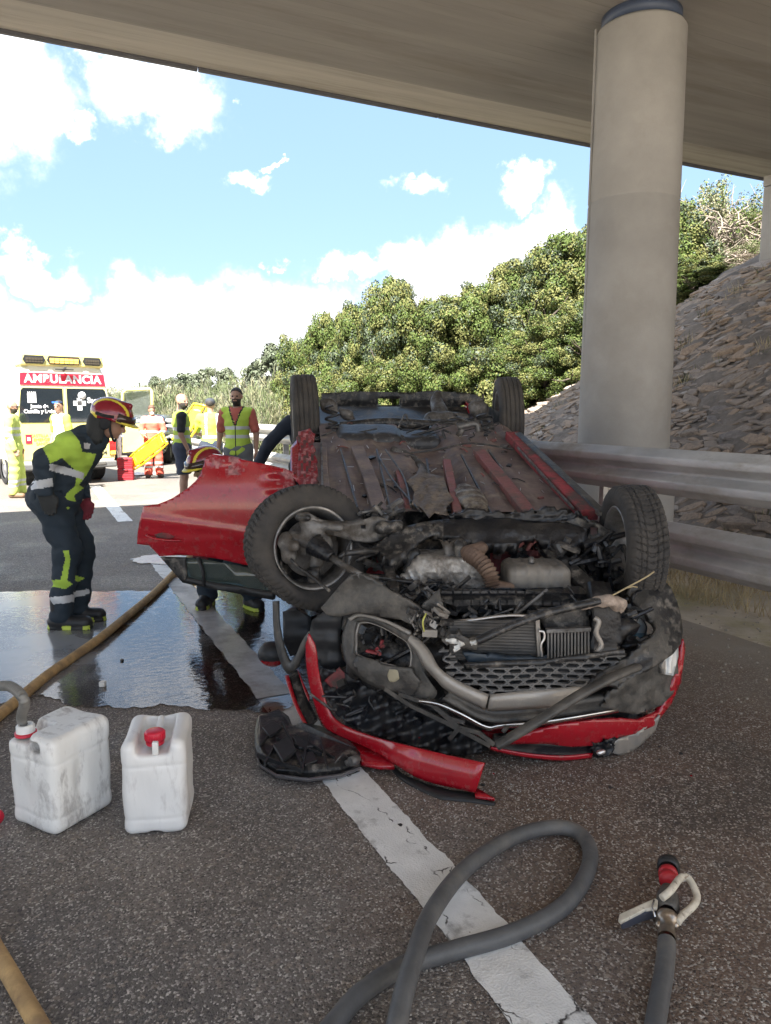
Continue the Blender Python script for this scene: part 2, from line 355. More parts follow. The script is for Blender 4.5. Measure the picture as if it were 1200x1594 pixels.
GRD = mat('dusty_ground', (.42, .37, .30), .95, var=.35, scale=1.3, bump=.6, bscale=22, bdist=.03, dirt=(.30, .27, .16), dscale=.7)
road_obj('ground', g, GRD)
r = MB(); r.add([(-9.5, -8, 0.0), (4.45, -8, 0.0), (4.45, 700, 0.0), (-9.5, 700, 0.0)], [(0, 1, 2, 3)])
road_obj('road', r, ASPH)
# painted dashes with worn edges
def paint_mat():
    m = mat('road_paint', (.74, .74, .73), .7, var=.10, scale=9, bump=.35, bscale=160, bdist=.004, dirt=(.27, .26, .25), dscale=7, dlo=.55, dhi=.72)
    nt = m.node_tree; N = nt.nodes; L = nt.links; b = N['Principled BSDF']; tc = N.new('ShaderNodeTexCoord')
    old = b.inputs['Base Color'].links[0].from_socket
    nz = N.new('ShaderNodeTexNoise'); nz.inputs['Scale'].default_value = 5; nz.inputs['Detail'].default_value = 8; L.new(tc.outputs['Object'], nz.inputs[0])
    s = N.new('ShaderNodeVectorMath'); s.operation = 'SCALE'; s.inputs['Scale'].default_value = .33; L.new(nz.outputs['Color'], s.inputs[0])
    ad = N.new('ShaderNodeVectorMath'); L.new(tc.outputs['Object'], ad.inputs[0]); L.new(s.outputs[0], ad.inputs[1])
    mp = N.new('ShaderNodeMapping'); mp.inputs['Scale'].default_value = (1.8, .8, 1); L.new(ad.outputs[0], mp.inputs[0])
    vo = N.new('ShaderNodeTexVoronoi'); vo.feature = 'DISTANCE_TO_EDGE'; vo.inputs['Scale'].default_value = 2.3; L.new(mp.outputs[0], vo.inputs['Vector'])
    mr = N.new('ShaderNodeMapRange'); mr.inputs[1].default_value = .004; mr.inputs[2].default_value = .016; mr.inputs[3].default_value = 1; mr.inputs[4].default_value = 0; L.new(vo.outputs['Distance'], mr.inputs[0])
    n2 = N.new('ShaderNodeTexNoise'); n2.inputs['Scale'].default_value = 11; n2.inputs['Detail'].default_value = 4; L.new(tc.outputs['Object'], n2.inputs[0])
    m2 = N.new('ShaderNodeMapRange'); m2.inputs[1].default_value = .46; m2.inputs[2].default_value = .56; L.new(n2.outputs['Fac'], m2.inputs[0])
    mu = N.new('ShaderNodeMath'); mu.operation = 'MULTIPLY'; L.new(mr.outputs[0], mu.inputs[0]); L.new(m2.outputs[0], mu.inputs[1])
    mx = N.new('ShaderNodeMix'); mx.data_type = 'RGBA'; L.new(mu.outputs[0], mx.inputs[0]); L.new(old, mx.inputs[6]); mx.inputs[7].default_value = (.045, .042, .04, 1); L.new(mx.outputs[2], b.inputs['Base Color'])
    # aggregate grain shows through
    v3 = N.new('ShaderNodeTexVoronoi'); v3.inputs['Scale'].default_value = 140; L.new(tc.outputs['Object'], v3.inputs['Vector'])
    bn = N.new('ShaderNodeBump'); bn.inputs['Strength'].default_value = .6; bn.inputs['Distance'].default_value = .003; L.new(v3.outputs['Distance'], bn.inputs['Height']); L.new(bn.outputs[0], b.inputs['Normal'])
    return m
PAINT = paint_mat()
def dash(v0, v1, ua=1.05, ub=1.255):
    n = max(4, int((v1-v0)/.018)) if v0 < 9 else 60; q = MB(); Lq = []; Rq = []; a = b_ = 0
    for i in range(n+1):
        a = a*.8+random.gauss(0, .0025); b_ = b_*.8+random.gauss(0, .0025); v = v0+(v1-v0)*i/n
        Lq.append((ua+a, v, .004)); Rq.append((ub+b_, v, .004))
    n += 1; q.add(Lq+Rq, [(i, i+1, n+i+1, n+i) for i in range(n-1)]); return road_obj('lane_marking', q, PAINT)
dash(-3, 7.95); dash(11.15, 16.75)
q = MB(); q.add([(1.05, 16.75, .004), (1.25, 16.75, .004), (1.25, 17, .004), (1.05, 17, .004)], [(0, 1, 2, 3)])
WETP = mat('wet_paint', (.42, .40, .385), .33, var=.15, scale=6, bump=.3, bscale=60, dirt=(.22, .19, .175), dscale=4, dlo=.45, dhi=.75)
def wet(v0, v1):
    q = MB(); n = 60; vs = [v0+(v1-v0)*i/n for i in range(n+1)]; e = lambda v, s: .006*math.sin(v*19+s)+.004*math.sin(v*47+s*2)
    q.add([(1.052+e(v, 0), v, .0105) for v in vs]+[(1.25+e(v, 2), v, .0105) for v in vs], [(i, i+1, n+2+i, n+1+i) for i in range(n)]); return road_obj('wet_lane_marking', q, WETP)
wet(3.85, 7.1)
dash(28, 33); dash(45, 50)
# ---- water and foam on the asphalt
def film_mat():
    m = bpy.data.materials.new('wet_film'); m.use_nodes = True; nt = m.node_tree; N = nt.nodes; L = nt.links; N.clear()
    out = N.new('ShaderNodeOutputMaterial'); tc = N.new('ShaderNodeTexCoord'); co = tc.outputs['Object']
    def noise(sc, d=5, st=None):
        n = N.new('ShaderNodeTexNoise'); n.inputs['Scale'].default_value = sc; n.inputs['Detail'].default_value = d
        if st: mp = N.new('ShaderNodeMapping'); mp.inputs['Scale'].default_value = st; L.new(co, mp.inputs[0]); L.new(mp.outputs[0], n.inputs[0])
        else: L.new(co, n.inputs[0])
        return n.outputs['Fac']
    def mr(x, a, c, lo=0., hi=1.): r = N.new('ShaderNodeMapRange'); L.new(x, r.inputs[0]); r.inputs[1].default_value = a; r.inputs[2].default_value = c; r.inputs[3].default_value = lo; r.inputs[4].default_value = hi; return r.outputs[0]
    bn = N.new('ShaderNodeBump'); bn.inputs['Strength'].default_value = .35; bn.inputs['Distance'].default_value = .006; L.new(noise(16, 4, (1, 1.6, 1)), bn.inputs['Height'])
    fr = N.new('ShaderNodeFresnel'); fr.inputs['IOR'].default_value = 1.6; L.new(bn.outputs[0], fr.inputs['Normal'])
    tr = N.new('ShaderNodeBsdfTransparent'); tr.inputs[0].default_value = (.84, .78, .77, 1)
    gl = N.new('ShaderNodeBsdfGlossy'); gl.inputs['Roughness'].default_value = .05; gl.inputs['Color'].default_value = (1, 1, 1, 1); L.new(bn.outputs[0], gl.inputs['Normal'])
    mx = N.new('ShaderNodeMixShader'); L.new(fr.outputs[0], mx.inputs[0]); L.new(tr.outputs[0], mx.inputs[1]); L.new(gl.outputs[0], mx.inputs[2])
    # soapy film: pale, uneven
    df = N.new('ShaderNodeBsdfPrincipled'); df.inputs['Base Color'].default_value = (.55, .58, .62, 1); df.inputs['Roughness'].default_value = .2
    n = noise(3.5, 8); sx = N.new('ShaderNodeSeparateXYZ'); L.new(co, sx.inputs[0])
    ad = N.new('ShaderNodeMath'); L.new(sx.outputs['X'], ad.inputs[0]); L.new(mr(n, 0, 1, -.5, .5), ad.inputs[1])
    f1 = mr(ad.outputs[0], .55, .15); f2 = mr(sx.outputs['Y'], 3.9, 5.0); f3 = mr(noise(1.4, 6), .35, .55, .35, 1)
    a1 = N.new('ShaderNodeMath'); a1.operation = 'MULTIPLY'; L.new(f1, a1.inputs[0]); L.new(f2, a1.inputs[1])
    a2 = N.new('ShaderNodeMath'); a2.operation = 'MULTIPLY'; L.new(a1.outputs[0], a2.inputs[0]); L.new(f3, a2.inputs[1])
    # streaks of suds
    st = mr(noise(11, 8, (1, .5, 1)), .60, .66); a3 = N.new('ShaderNodeMath'); a3.operation = 'MULTIPLY'; L.new(st, a3.inputs[0]); L.new(mr(sx.outputs['Y'], 4.9, 6.2), a3.inputs[1])
    a4 = N.new('ShaderNodeMath'); a4.operation = 'MAXIMUM'; L.new(a2.outputs[0], a4.inputs[0]); L.new(a3.outputs[0], a4.inputs[1])
    a5 = N.new('ShaderNodeMath'); a5.operation = 'MULTIPLY'; L.new(a4.outputs[0], a5.inputs[0]); a5.inputs[1].default_value = .5
    m2 = N.new('ShaderNodeMixShader'); L.new(a5.outputs[0], m2.inputs[0]); L.new(mx.outputs[0], m2.inputs[1]); L.new(df.outputs[0], m2.inputs[2]); L.new(m2.outputs[0], out.inputs[0])
    return m
FILM = film_mat()
def blob_sheet(name, pts, z, mats, jag=.03, sub=10, kind='structure', lens=0.):
    """irregular closed outline in world xy -> sheet"""
    P = [V3(p[0], p[1], 0) for p in pts]; n = len(P); out = []
    for i in range(n):
        for k in range(sub): out.append(P[i]*(1-k/sub)+P[(i+1) % n]*(k/sub))
    res = []; cx, cy = sum(p[0] for p in P)/n, sum(p[1] for p in P)/n; al = 0; last = out[0]
    for p in out:
        al += math.hypot(p[0]-last[0], p[1]-last[1]); last = p; d_ = nrm([p[0]-cx, p[1]-cy, 0])
        k_ = jag*(1.6*math.sin(al*7+1)+1.1*math.sin(al*17+2.2)+.7*math.sin(al*41+.5)+.45*math.sin(al*83)); x, y = p[0]+d_[0]*k_, p[1]+d_[1]*k_
        res.append((x*CA+y*SA, -x*SA+y*CA, z))
    m = MB(); m.add(res, [tuple(range(len(res)))]); return road_obj(name, m, mats, kind)
pud = [gnd(*p) for p in ((-260,922),(0,922),(130,921),(250,922),(262,900),(290,893),(345,905),(430,925),(520,935),(560,980),(520,1080),(430,1108),(330,1106),(250,1103),(140,1100),(60,1088),(0,1098),(-200,1120))]
blob_sheet('water_puddle', pud, .008, FILM, .016, sub=24)
FOAM = mat('suds', (.62, .65, .67), .35, var=.2, scale=30, bump=.6, bscale=90, bdist=.01)
blob_sheet('foam_patch', [gnd(*p) for p in ((208,872),(225,866),(262,864),(300,868),(290,880),(250,880),(220,878))], .010, FOAM, .015, kind='stuff')

# ---- bridge -------------------------------------------------------
def concrete(name, col, boards=None, stain=(.19, .165, .14)):
    m = mat(name, col, .88, var=.13, scale=1.7, bump=.25, bscale=60, bdist=.006, dirt=stain, dscale=.9, dlo=.50, dhi=.80, stretch=(.25, 2.2, 1) if boards else None)
    if boards:
        nt = m.node_tree; N = nt.nodes; L = nt.links; b = N['Principled BSDF']; tc = N.new('ShaderNodeTexCoord'); sx = N.new('ShaderNodeSeparateXYZ'); L.new(tc.outputs['Object'], sx.inputs[0])
        mm = N.new('ShaderNodeMath'); mm.operation = 'MULTIPLY'; mm.inputs[1].default_value = 1/boards; L.new(sx.outputs['Y'], mm.inputs[0])
        fl = N.new('ShaderNodeMath'); fl.operation = 'FLOOR'; L.new(mm.outputs[0], fl.inputs[0])
        fr = N.new('ShaderNodeMath'); fr.operation = 'FRACT'; L.new(mm.outputs[0], fr.inputs[0])
        wn = N.new('ShaderNodeTexWhiteNoise'); wn.noise_dimensions = '1D'; L.new(fl.outputs[0], wn.inputs['W'])
        e = N.new('ShaderNodeMapRange'); e.inputs[1].default_value = .05; e.inputs[2].default_value = .0; L.new(fr.outputs[0], e.inputs[0])
        old = b.inputs['Base Color'].links[0].from_socket
        mx = N.new('ShaderNodeMix'); mx.data_type = 'RGBA'; mx.blend_type = 'MULTIPLY'; mx.inputs[0].default_value = 1; L.new(old, mx.inputs[6])
        v = N.new('ShaderNodeMapRange'); v.inputs[3].default_value = .93; v.inputs[4].default_value = 1.04; L.new(wn.outputs['Value'], v.inputs[0])
        # thin dark lines where boards met, broken up by noise
        nz = N.new('ShaderNodeTexNoise'); nz.inputs['Scale'].default_value = 3; nz.inputs['Detail'].default_value = 6; mp = N.new('ShaderNodeMapping'); mp.inputs['Scale'].default_value = (.3, 3, 1); L.new(tc.outputs['Object'], mp.inputs[0]); L.new(mp.outputs[0], nz.inputs[0])
        t = N.new('ShaderNodeMapRange'); t.inputs[1].default_value = .48; t.inputs[2].default_value = .62; L.new(nz.outputs['Fac'], t.inputs[0])
        k = N.new('ShaderNodeMath'); k.operation = 'MULTIPLY'; L.new(e.outputs[0], k.inputs[0]); L.new(t.outputs[0], k.inputs[1])
        k2 = N.new('ShaderNodeMath'); k2.operation = 'MULTIPLY_ADD'; L.new(k.outputs[0], k2.inputs[0]); k2.inputs[1].default_value = -.55; L.new(v.outputs[0], k2.inputs[2])
        cm = N.new('ShaderNodeCombineColor'); [L.new(k2.outputs[0], cm.inputs[i]) for i in range(3)]; L.new(cm.outputs[0], mx.inputs[7]); L.new(mx.outputs[2], b.inputs['Base Color'])
    return m
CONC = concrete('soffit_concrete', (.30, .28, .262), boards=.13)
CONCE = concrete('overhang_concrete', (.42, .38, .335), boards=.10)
CONCC = concrete('column_concrete', (.335, .322, .305), stain=(.27, .25, .225))
DARKM = mat('dark_rubber', (.03, .035, .045), .6)
STEELB = mat('bearing_steel', (.06, .08, .13), .5)
br = empty('road_bridge', RW(5.5, 5.85, 0), 'wide concrete road bridge overhead with board-marked underside and sloping edge', 'bridge')
def rbuild(mb, name, mats, parent, bevel=0):
    mb.v = [tuple(RW(*p)) for p in mb.v]; o = mb.build(name, mats, parent); 
    return o
def robj(mb, name, mats, parent, bevel=0):
    """road-frame geometry; object axes stay aligned with the road so textures follow it"""
    me = mb.mesh(name); bm = bmesh.new(); bm.from_mesh(me); bmesh.ops.recalc_face_normals(bm, faces=bm.faces); bm.to_mesh(me); bm.free()
    o = bpy.data.objects.new(name, me); COL.objects.link(o)
    for m_ in (mats if isinstance(mats, list) else [mats]): me.materials.append(m_)
    o.parent = parent; M_ = Matrix.LocRotScale(parent.location, parent.rotation_euler, None); o.matrix_basis = M_.inverted() @ Matrix.Rotation(A, 4, 'Z')
    if bevel: bevel_obj(o, bevel)
    return o
Z0 = 5.32
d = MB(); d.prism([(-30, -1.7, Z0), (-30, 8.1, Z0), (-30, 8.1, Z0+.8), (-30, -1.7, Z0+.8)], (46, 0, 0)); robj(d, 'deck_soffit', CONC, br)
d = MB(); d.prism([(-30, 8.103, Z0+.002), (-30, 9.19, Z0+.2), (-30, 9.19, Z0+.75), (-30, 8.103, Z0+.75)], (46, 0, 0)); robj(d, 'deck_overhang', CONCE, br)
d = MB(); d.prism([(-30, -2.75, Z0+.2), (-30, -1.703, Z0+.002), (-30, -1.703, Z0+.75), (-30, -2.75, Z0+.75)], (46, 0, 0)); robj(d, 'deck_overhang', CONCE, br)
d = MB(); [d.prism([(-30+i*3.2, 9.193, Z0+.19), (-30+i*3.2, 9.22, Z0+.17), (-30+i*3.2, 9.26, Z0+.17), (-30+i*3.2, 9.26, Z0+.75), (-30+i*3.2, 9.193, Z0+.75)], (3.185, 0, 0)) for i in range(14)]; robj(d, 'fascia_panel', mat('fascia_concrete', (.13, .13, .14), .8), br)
d = MB(); d.lathe((5.5, 5.85, Z0-.1), (0, 0, 1), [(0, 0), (0, .37), (.098, .37), (.098, 0)], 48); robj(d, 'bearing_pad', STEELB, br)
COLR = .455
d = MB(); prof = [(0, COLR+.07), (.98, COLR+.07), (1.0, COLR+.055), (1.02, COLR+.004), (1.03, COLR), (1.12, COLR-.001), (3.62, COLR-.02), (3.635, COLR-.034), (3.65, COLR-.034), (3.665, COLR-.020), (Z0-.13, COLR-.034), (Z0-.10, COLR-.054), (Z0-.10, 0)]
d.lathe((5.5, 5.85, -.03), (0, 0, 1), prof, 64)
for a_ in (2.75, -.4):                         # raised formwork seams
    c_, s_ = math.cos(a_), math.sin(a_); d.box((5.5+c_*(COLR-.014), 5.85+s_*(COLR-.014), 3.1), (.012, .02, 4.2), [[c_, -s_, 0], [s_, c_, 0], [0, 0, 1]])
robj(d, 'support_column', CONCC, br)
ab = empty('bridge_abutment', RW(12, 9.0, 0), 'concrete bridge abutment standing at the top of the stone slope', 'abutment')
d = MB(); d.prism([(11.38, 9.08, 3.0), (16, 9.08, 3.0), (16, -7, 3.0), (11.38, -7, 3.0)], (0, 0, 2.318)); robj(d, 'abutment_wall', CONCC, ab, .03)
d = MB(); d.prism([(16.003, 9.0, 3.003), (18, 9.0, 3.003), (18, -7, 3.003), (16.003, -7, 3.003)], (0, 0, 2.2)); robj(d, 'back_wall', CONCC, ab)
d = MB(); d.prism([(11.38, 8.2, 5.32), (11.38, 8.2, 5.34), (11.38, 9.08, 5.50), (11.38, 9.08, 5.32)], (4, 0, 0)); robj(d, 'bearing_shelf', CONCC, ab)
# ---- stone slope: flat angular slabs laid on the bank ----------------
STN = [mat('slab_stone_grey', (.245, .20, .165), .9, var=.3, scale=5, bump=.5, bscale=35), mat('slab_stone_brown', (.29, .22, .165), .9, var=.3, scale=5, bump=.5, bscale=35), mat('slab_stone_pale', (.34, .30, .27), .85, var=.2, scale=5, bump=.4, bscale=35), mat('slab_stone_dark', (.19, .165, .15), .9, var=.3, scale=5, bump=.5, bscale=35)]
def stone_mesh(i, mi):
    n = random.randint(5, 7); m = MB(); rr = []
    for k in range(n): a = 2*math.pi*(k+random.uniform(-.25, .25))/n; r_ = random.uniform(.7, 1.1); rr.append((math.cos(a)*r_, math.sin(a)*r_*.38))
    t = random.uniform(.10, .2); tx, ty = random.uniform(-.05, .05), random.uniform(-.05, .05)
    top = [(x*.86+tx, y*.86, t+random.uniform(-.03, .04)) for x, y in rr]; bot = [(x, y, -.12) for x, y in rr]; mid = [(x*1.0, y*1.0, t*.7) for x, y in rr]
    vs = bot+mid+top; fs = []
    for k in range(n): k2 = (k+1) % n; fs += [(k, k2, n+k2, n+k), (n+k, n+k2, 2*n+k2, 2*n+k)]
    fs.append(tuple(range(2*n, 3*n))); m.add(vs, fs); return m
protos = []
for i in range(16):
    m_ = stone_mesh(i, i % 4); me = m_.mesh('slab_stone'); me.materials.append(STN[[0, 0, 1, 0, 1, 2, 0, 3, 0, 1, 0, 3, 1, 0, 0, 1][i]]); protos.append((m_, me))
bank = bpy.data.objects.new('stone_slope', None); COL.objects.link(bank); bank.rotation_euler = (0, 0, A); bank['kind'] = 'structure'
base = MB(); ub = np.linspace(6.15, 13.2, 40); vb = np.linspace(-3, 12.8, 60)
def edge_v(u): return 13.9-.42*max(0, u-7)
base.grid(lambda a, b: (6.05+a*6.9, -3+b*(edge_v(6.05+a*6.9)+3), float(terrain(6.05+a*6.9, -3+b*(edge_v(6.05+a*6.9)+3)))+.045+.05*math.sin(a*61)*math.sin(b*93)), 60, 120)
bo = base.build('rubble_base', mat('rubble_earth', (.16, .135, .115), .95, var=.4, scale=4, bump=.9, bscale=18, bdist=.03), bank, inv=False)
cands = []
v = -1.0
rows = 0
u = 6.1
while u < 11.36:
    v = -1.0+random.uniform(0, .2); vmax = edge_v(u)+random.uniform(-.3, .15)
    big = random.random()
    while v < vmax:
        s = min(.26, .075*math.exp(random.gauss(.12, .5)))*(1.15 if u < 7.6 else 1)
        cands.append((u+random.uniform(-.07, .07), v, s)); v += s*1.25
    u += .072
def stone_T(u, v, s):
    z = float(terrain(u, v))+.045; du = (float(terrain(u+.1, v))-float(terrain(u-.1, v)))/.2; sl_ = math.atan(du)
    R = Matrix.Rotation(-sl_, 4, 'Y') @ Matrix.Rotation(math.pi/2+random.gauss(.35, .35), 4, 'Z') @ Matrix.Rotation(random.gauss(0, .16), 4, 'X') @ Matrix.Rotation(random.gauss(.0, .12), 4, 'Y')
    return Matrix.Translation((u, v, z)) @ R @ Matrix.Diagonal((s, s*random.uniform(.8, 1.5), s*random.uniform(.6, 1.2), 1))
cands.sort(key=lambda c: -(c[2]/math.hypot(c[0], c[1])) if 2.0 < c[1] < 13 and math.degrees(math.atan2(c[0], c[1])) < 54 else 1)
for c in cands[:300]:
    o = bpy.data.objects.new('stone', random.choice(protos)[1]); COL.objects.link(o); o.parent = bank; o.matrix_basis = stone_T(*c)
allm = [MB() for _ in range(1)][0]
for c in cands[300:]:
    k = random.randrange(16); T = stone_T(*c); pm = protos[k][0]; mi = [0, 0, 1, 0, 1, 2, 0, 3, 0, 1, 0, 3, 1, 0, 0, 1][k]
    allm.add([tuple(T @ Vector(p)) for p in pm.v], pm.f, mi)
so_ = allm.build('smaller_stones', STN, bank, inv=False, fix=False); so_['kind'] = 'stuff'

# ---- guardrail --------------------------------------------------------
GALV = mat('dusty_galvanised', (.47, .465, .455), .55, metal=.4, var=.22, scale=2.5, bump=.2, bscale=50, dirt=(.40, .375, .34), dscale=2.6, dlo=.50, dhi=.66, stretch=(1, 1, 2.5))
GALF = mat('pale_galvanised', (.42, .42, .41), .6, metal=.3)
URAIL = 3.85
gr = empty('guardrail', RW(URAIL, 3, 0), 'dusty double-beam steel guardrail running along the hard shoulder past the wreck', 'guardrail')
prof = [(-.004, .150), (.0, .156), (.006, .155), (.012, .148), (.072, .108), (.081, .102), (.083, .094), (.083, .062), (.081, .054), (.072, .048), (.014, .012), (.008, .006), (.008, -.006), (.014, -.012), (.072, -.048), (.081, -.054), (.083, -.062), (.083, -.094), (.081, -.102), (.072, -.108), (.012, -.148), (.006, -.155), (.0, -.156), (-.004, -.150)]
def wbeam(v0, v1, zc, mat_, nm='rail_beam'):
    m = MB(); n = len(prof); L0 = [(URAIL-.0-p[0], v0, zc+p[1]) for p in prof]; L1 = [(URAIL-p[0], v1, zc+p[1]) for p in prof]
    m.add(L0+L1, [(i, i+1, n+i+1, n+i) for i in range(n-1)], 0, True)
    m.add([(p[0]+.004, p[1], p[2]) for p in L0+L1], [(i+1, i, n+i, n+i+1) for i in range(n-1)], 0, True)
    for zz in (-.08, .08):
        for vv in (v1-.12, v1-.24): m.box((URAIL-.088, vv, zc+zz*.0), (.012, .03, .03))
    return robj(m, nm, mat_, gr)
v = -2.0
while v < 46:
    for zc in (1.185, .70):
        wbeam(v, v+4.3, zc, GALV)
    v += 4.0
    # overlap: each further beam sits slightly inside the last
for k in range(25):
    vp = -1.6+2*k
    if 4.9 < vp < 7.2 and False: continue
    m = MB(); m.box((URAIL+.14, vp, .66), (.10, .05, 1.3)); m.box((URAIL+.14, vp, .66), (.012, .06, 1.3)); robj(m, 'post', GALV if k < 8 else GALF, gr, .004)
    [robj(MB().box((URAIL+.045, vp, z_), (.082, .10, .2)), 'spacer_block', GALV, gr) for z_ in (1.185, .70)]
# ================================================================== VEGETATION
LEAFM = [mat('leaf_green', (.070, .100, .026), .7, var=.35, scale=30, bump=0, spec=.15), mat('leaf_yellow_green', (.125, .130, .045), .7, var=.3, scale=30, bump=0, spec=.15), mat('leaf_dark', (.035, .052, .024), .6, var=.3, scale=30, bump=0)]
for m_ in LEAFM:                                                  # leaves pass a little light
    b_ = m_.node_tree.nodes['Principled BSDF']; b_.inputs['Subsurface Weight'].default_value = 0
OLIVE = [mat('broom_olive', (.10, .125, .052), .8, var=.3, scale=9, bump=0), mat('broom_straw', (.17, .165, .095), .85, var=.25, scale=9, bump=0), mat('broom_grey', (.10, .105, .075), .8, var=.3, scale=9, bump=0)]
GREYG = [mat('leaf_grey_green', (.085, .10, .06), .6, var=.3, scale=20, bump=0), mat('leaf_grey_dark', (.07, .09, .05), .6, var=.3, scale=20, bump=0)]
BARK = mat('bark', (.075, .06, .048), .9, var=.3, scale=20, bump=.5)
TWIG = mat('pale_twig', (.24, .20, .165), .9, var=.3, scale=20, bump=.3)
def raw_mesh(name, V, F4, mats, mi=None, smooth=False):
    me = bpy.data.meshes.new(name); me.vertices.add(len(V)); me.vertices.foreach_set('co', np.asarray(V, np.float32).ravel()); k = F4.shape[1]
    me.loops.add(F4.size); me.loops.foreach_set('vertex_index', F4.ravel().astype(np.int32)); me.polygons.add(len(F4)); me.polygons.foreach_set('loop_start', np.arange(0, F4.size, k, dtype=np.int32))
    if mi is not None: me.polygons.foreach_set('material_index', np.asarray(mi, np.int32))
    for m in mats: me.materials.append(m)
    me.update(calc_edges=True); return me
def leaves(C, N, size, asp=.55):
    """rhombic leaves at C facing roughly N"""
    n = len(C); r = rng.normal(size=(n, 3)); T = np.cross(N, r); T /= np.linalg.norm(T, axis=1)[:, None]+1e-9; B = np.cross(N, T); B /= np.linalg.norm(B, axis=1)[:, None]+1e-9
    s = size*rng.uniform(.6, 1.3, n)[:, None]; nn = N/np.linalg.norm(N, axis=1)[:, None]
    V = np.stack([C-T*s, C+B*s*asp+nn*s*.15, C+T*s, C-B*s*asp+nn*s*.15], 1).reshape(-1, 3)
    return V, np.arange(4*n).reshape(n, 4)
def crown_mesh(seed, R, H, nclump=60, per=150, size=.05, mats=LEAFM, shoots=5, split=(.36, .80)):
    g_ = np.random.default_rng(seed); cs = []; rs = []
    for i in range(nclump):
        a = g_.uniform(0, 2*np.pi); t = g_.uniform(0, 1); rad = R*np.sqrt(g_.uniform(.25, 1))*(1-.55*max(0, t-.45)/.55)
        cs.append((rad*np.cos(a), rad*np.sin(a)*.9, H*(.06+.86*t))); rs.append(g_.uniform(.16, .34)*R*.55)
    for i in range(shoots):
        a = g_.uniform(0, 2*np.pi); r0 = g_.uniform(0, .7)*R; z0 = H*.80
        for k in range(4): cs.append((r0*np.cos(a)+.05*k*np.cos(a), r0*np.sin(a), z0+H*.052*k)); rs.append(.19*R*(1-.17*k))
    Cs = []; Ns = []; mi = []
    for c, r in zip(cs, rs):
        n = int(per*(r/(.14*R))**1.3); d = g_.normal(size=(n, 3)); d /= np.linalg.norm(d, axis=1)[:, None]; d[:, 2] = d[:, 2]*.95+.12
        Cs.append(np.array(c)+d*r*(.55+.6*g_.uniform(size=n)[:, None]**.6)*[1, 1, .85]); Ns.append(d+g_.normal(size=(n, 3))*.45)
        p = g_.uniform(); kind = 1 if p < split[0] else (0 if p < split[1] else 2)
        mi.append(np.where(g_.uniform(size=n) < .7, kind, g_.integers(0, 3, n)))
    C = np.concatenate(Cs); V, F = leaves(C, np.concatenate(Ns), size); mi = np.concatenate(mi) % len(mats)
    return raw_mesh('crown', V, F, mats, mi)
def limb_mesh(seed, R, H, n=7, m=BARK, r0=.05, curl=.15):
    g_ = random.Random(seed); q = MB()
    for i in range(n):
        a = g_.uniform(0, 6.28); p = np.array([g_.uniform(-.1, .1), g_.uniform(-.1, .1), -.1]); d = nrm([math.cos(a)*.6, math.sin(a)*.6, 1]); pts = [p]
        for k in range(6): d = nrm(d+np.array([g_.gauss(0, curl), g_.gauss(0, curl), g_.gauss(0, curl)])); p = p+d*H*.125; pts.append(p)
        q.tube(pts, [r0*(1-.14*k) for k in range(7)], 6)
        for k in range(2, 6):
            e = nrm(d+np.array([g_.gauss(0, .8), g_.gauss(0, .8), g_.gauss(0, .5)])); q.tube([pts[k], pts[k]+e*H*.12, pts[k]+e*H*.2+[0, 0, .05]], [r0*.4, r0*.25, r0*.12], 5)
    me = q.mesh('limbs'); me.materials.append(m); return me
def cxz(px, Y): p = at(px, 638, Y); return p[0], p[1], p[0]*CA+p[1]*SA, -p[0]*SA+p[1]*CA
HB = [(crown_mesh(10+i, 1.0, 2.0, 170, 400, .0195), limb_mesh(10+i, 1.0, 2.0)) for i in range(4)]
GB = [(crown_mesh(30+i, 1.0, 2.0, 130, 90, .045, GREYG, 0), limb_mesh(30+i, 1.0, 2.0)) for i in range(2)]
def bush(meshes, name, label, group, px, py, Y, wid, cat='bush', sink=.15):
    x, y, u, v_ = cxz(px, Y); zb = float(terrain(u, v_))-sink; zt = at(px, py, Y)[2]; h = max(.6, (zt-zb)/1.06)
    e = empty(name, (x, y, zb), label, cat, group, random.uniform(0, 6.28)); e.scale = (wid/2, wid/2, h/2.0)
    for nm, me in zip(('crown', 'trunk'), meshes):
        o = bpy.data.objects.new(nm, me); COL.objects.link(o); o.parent = e
    return e
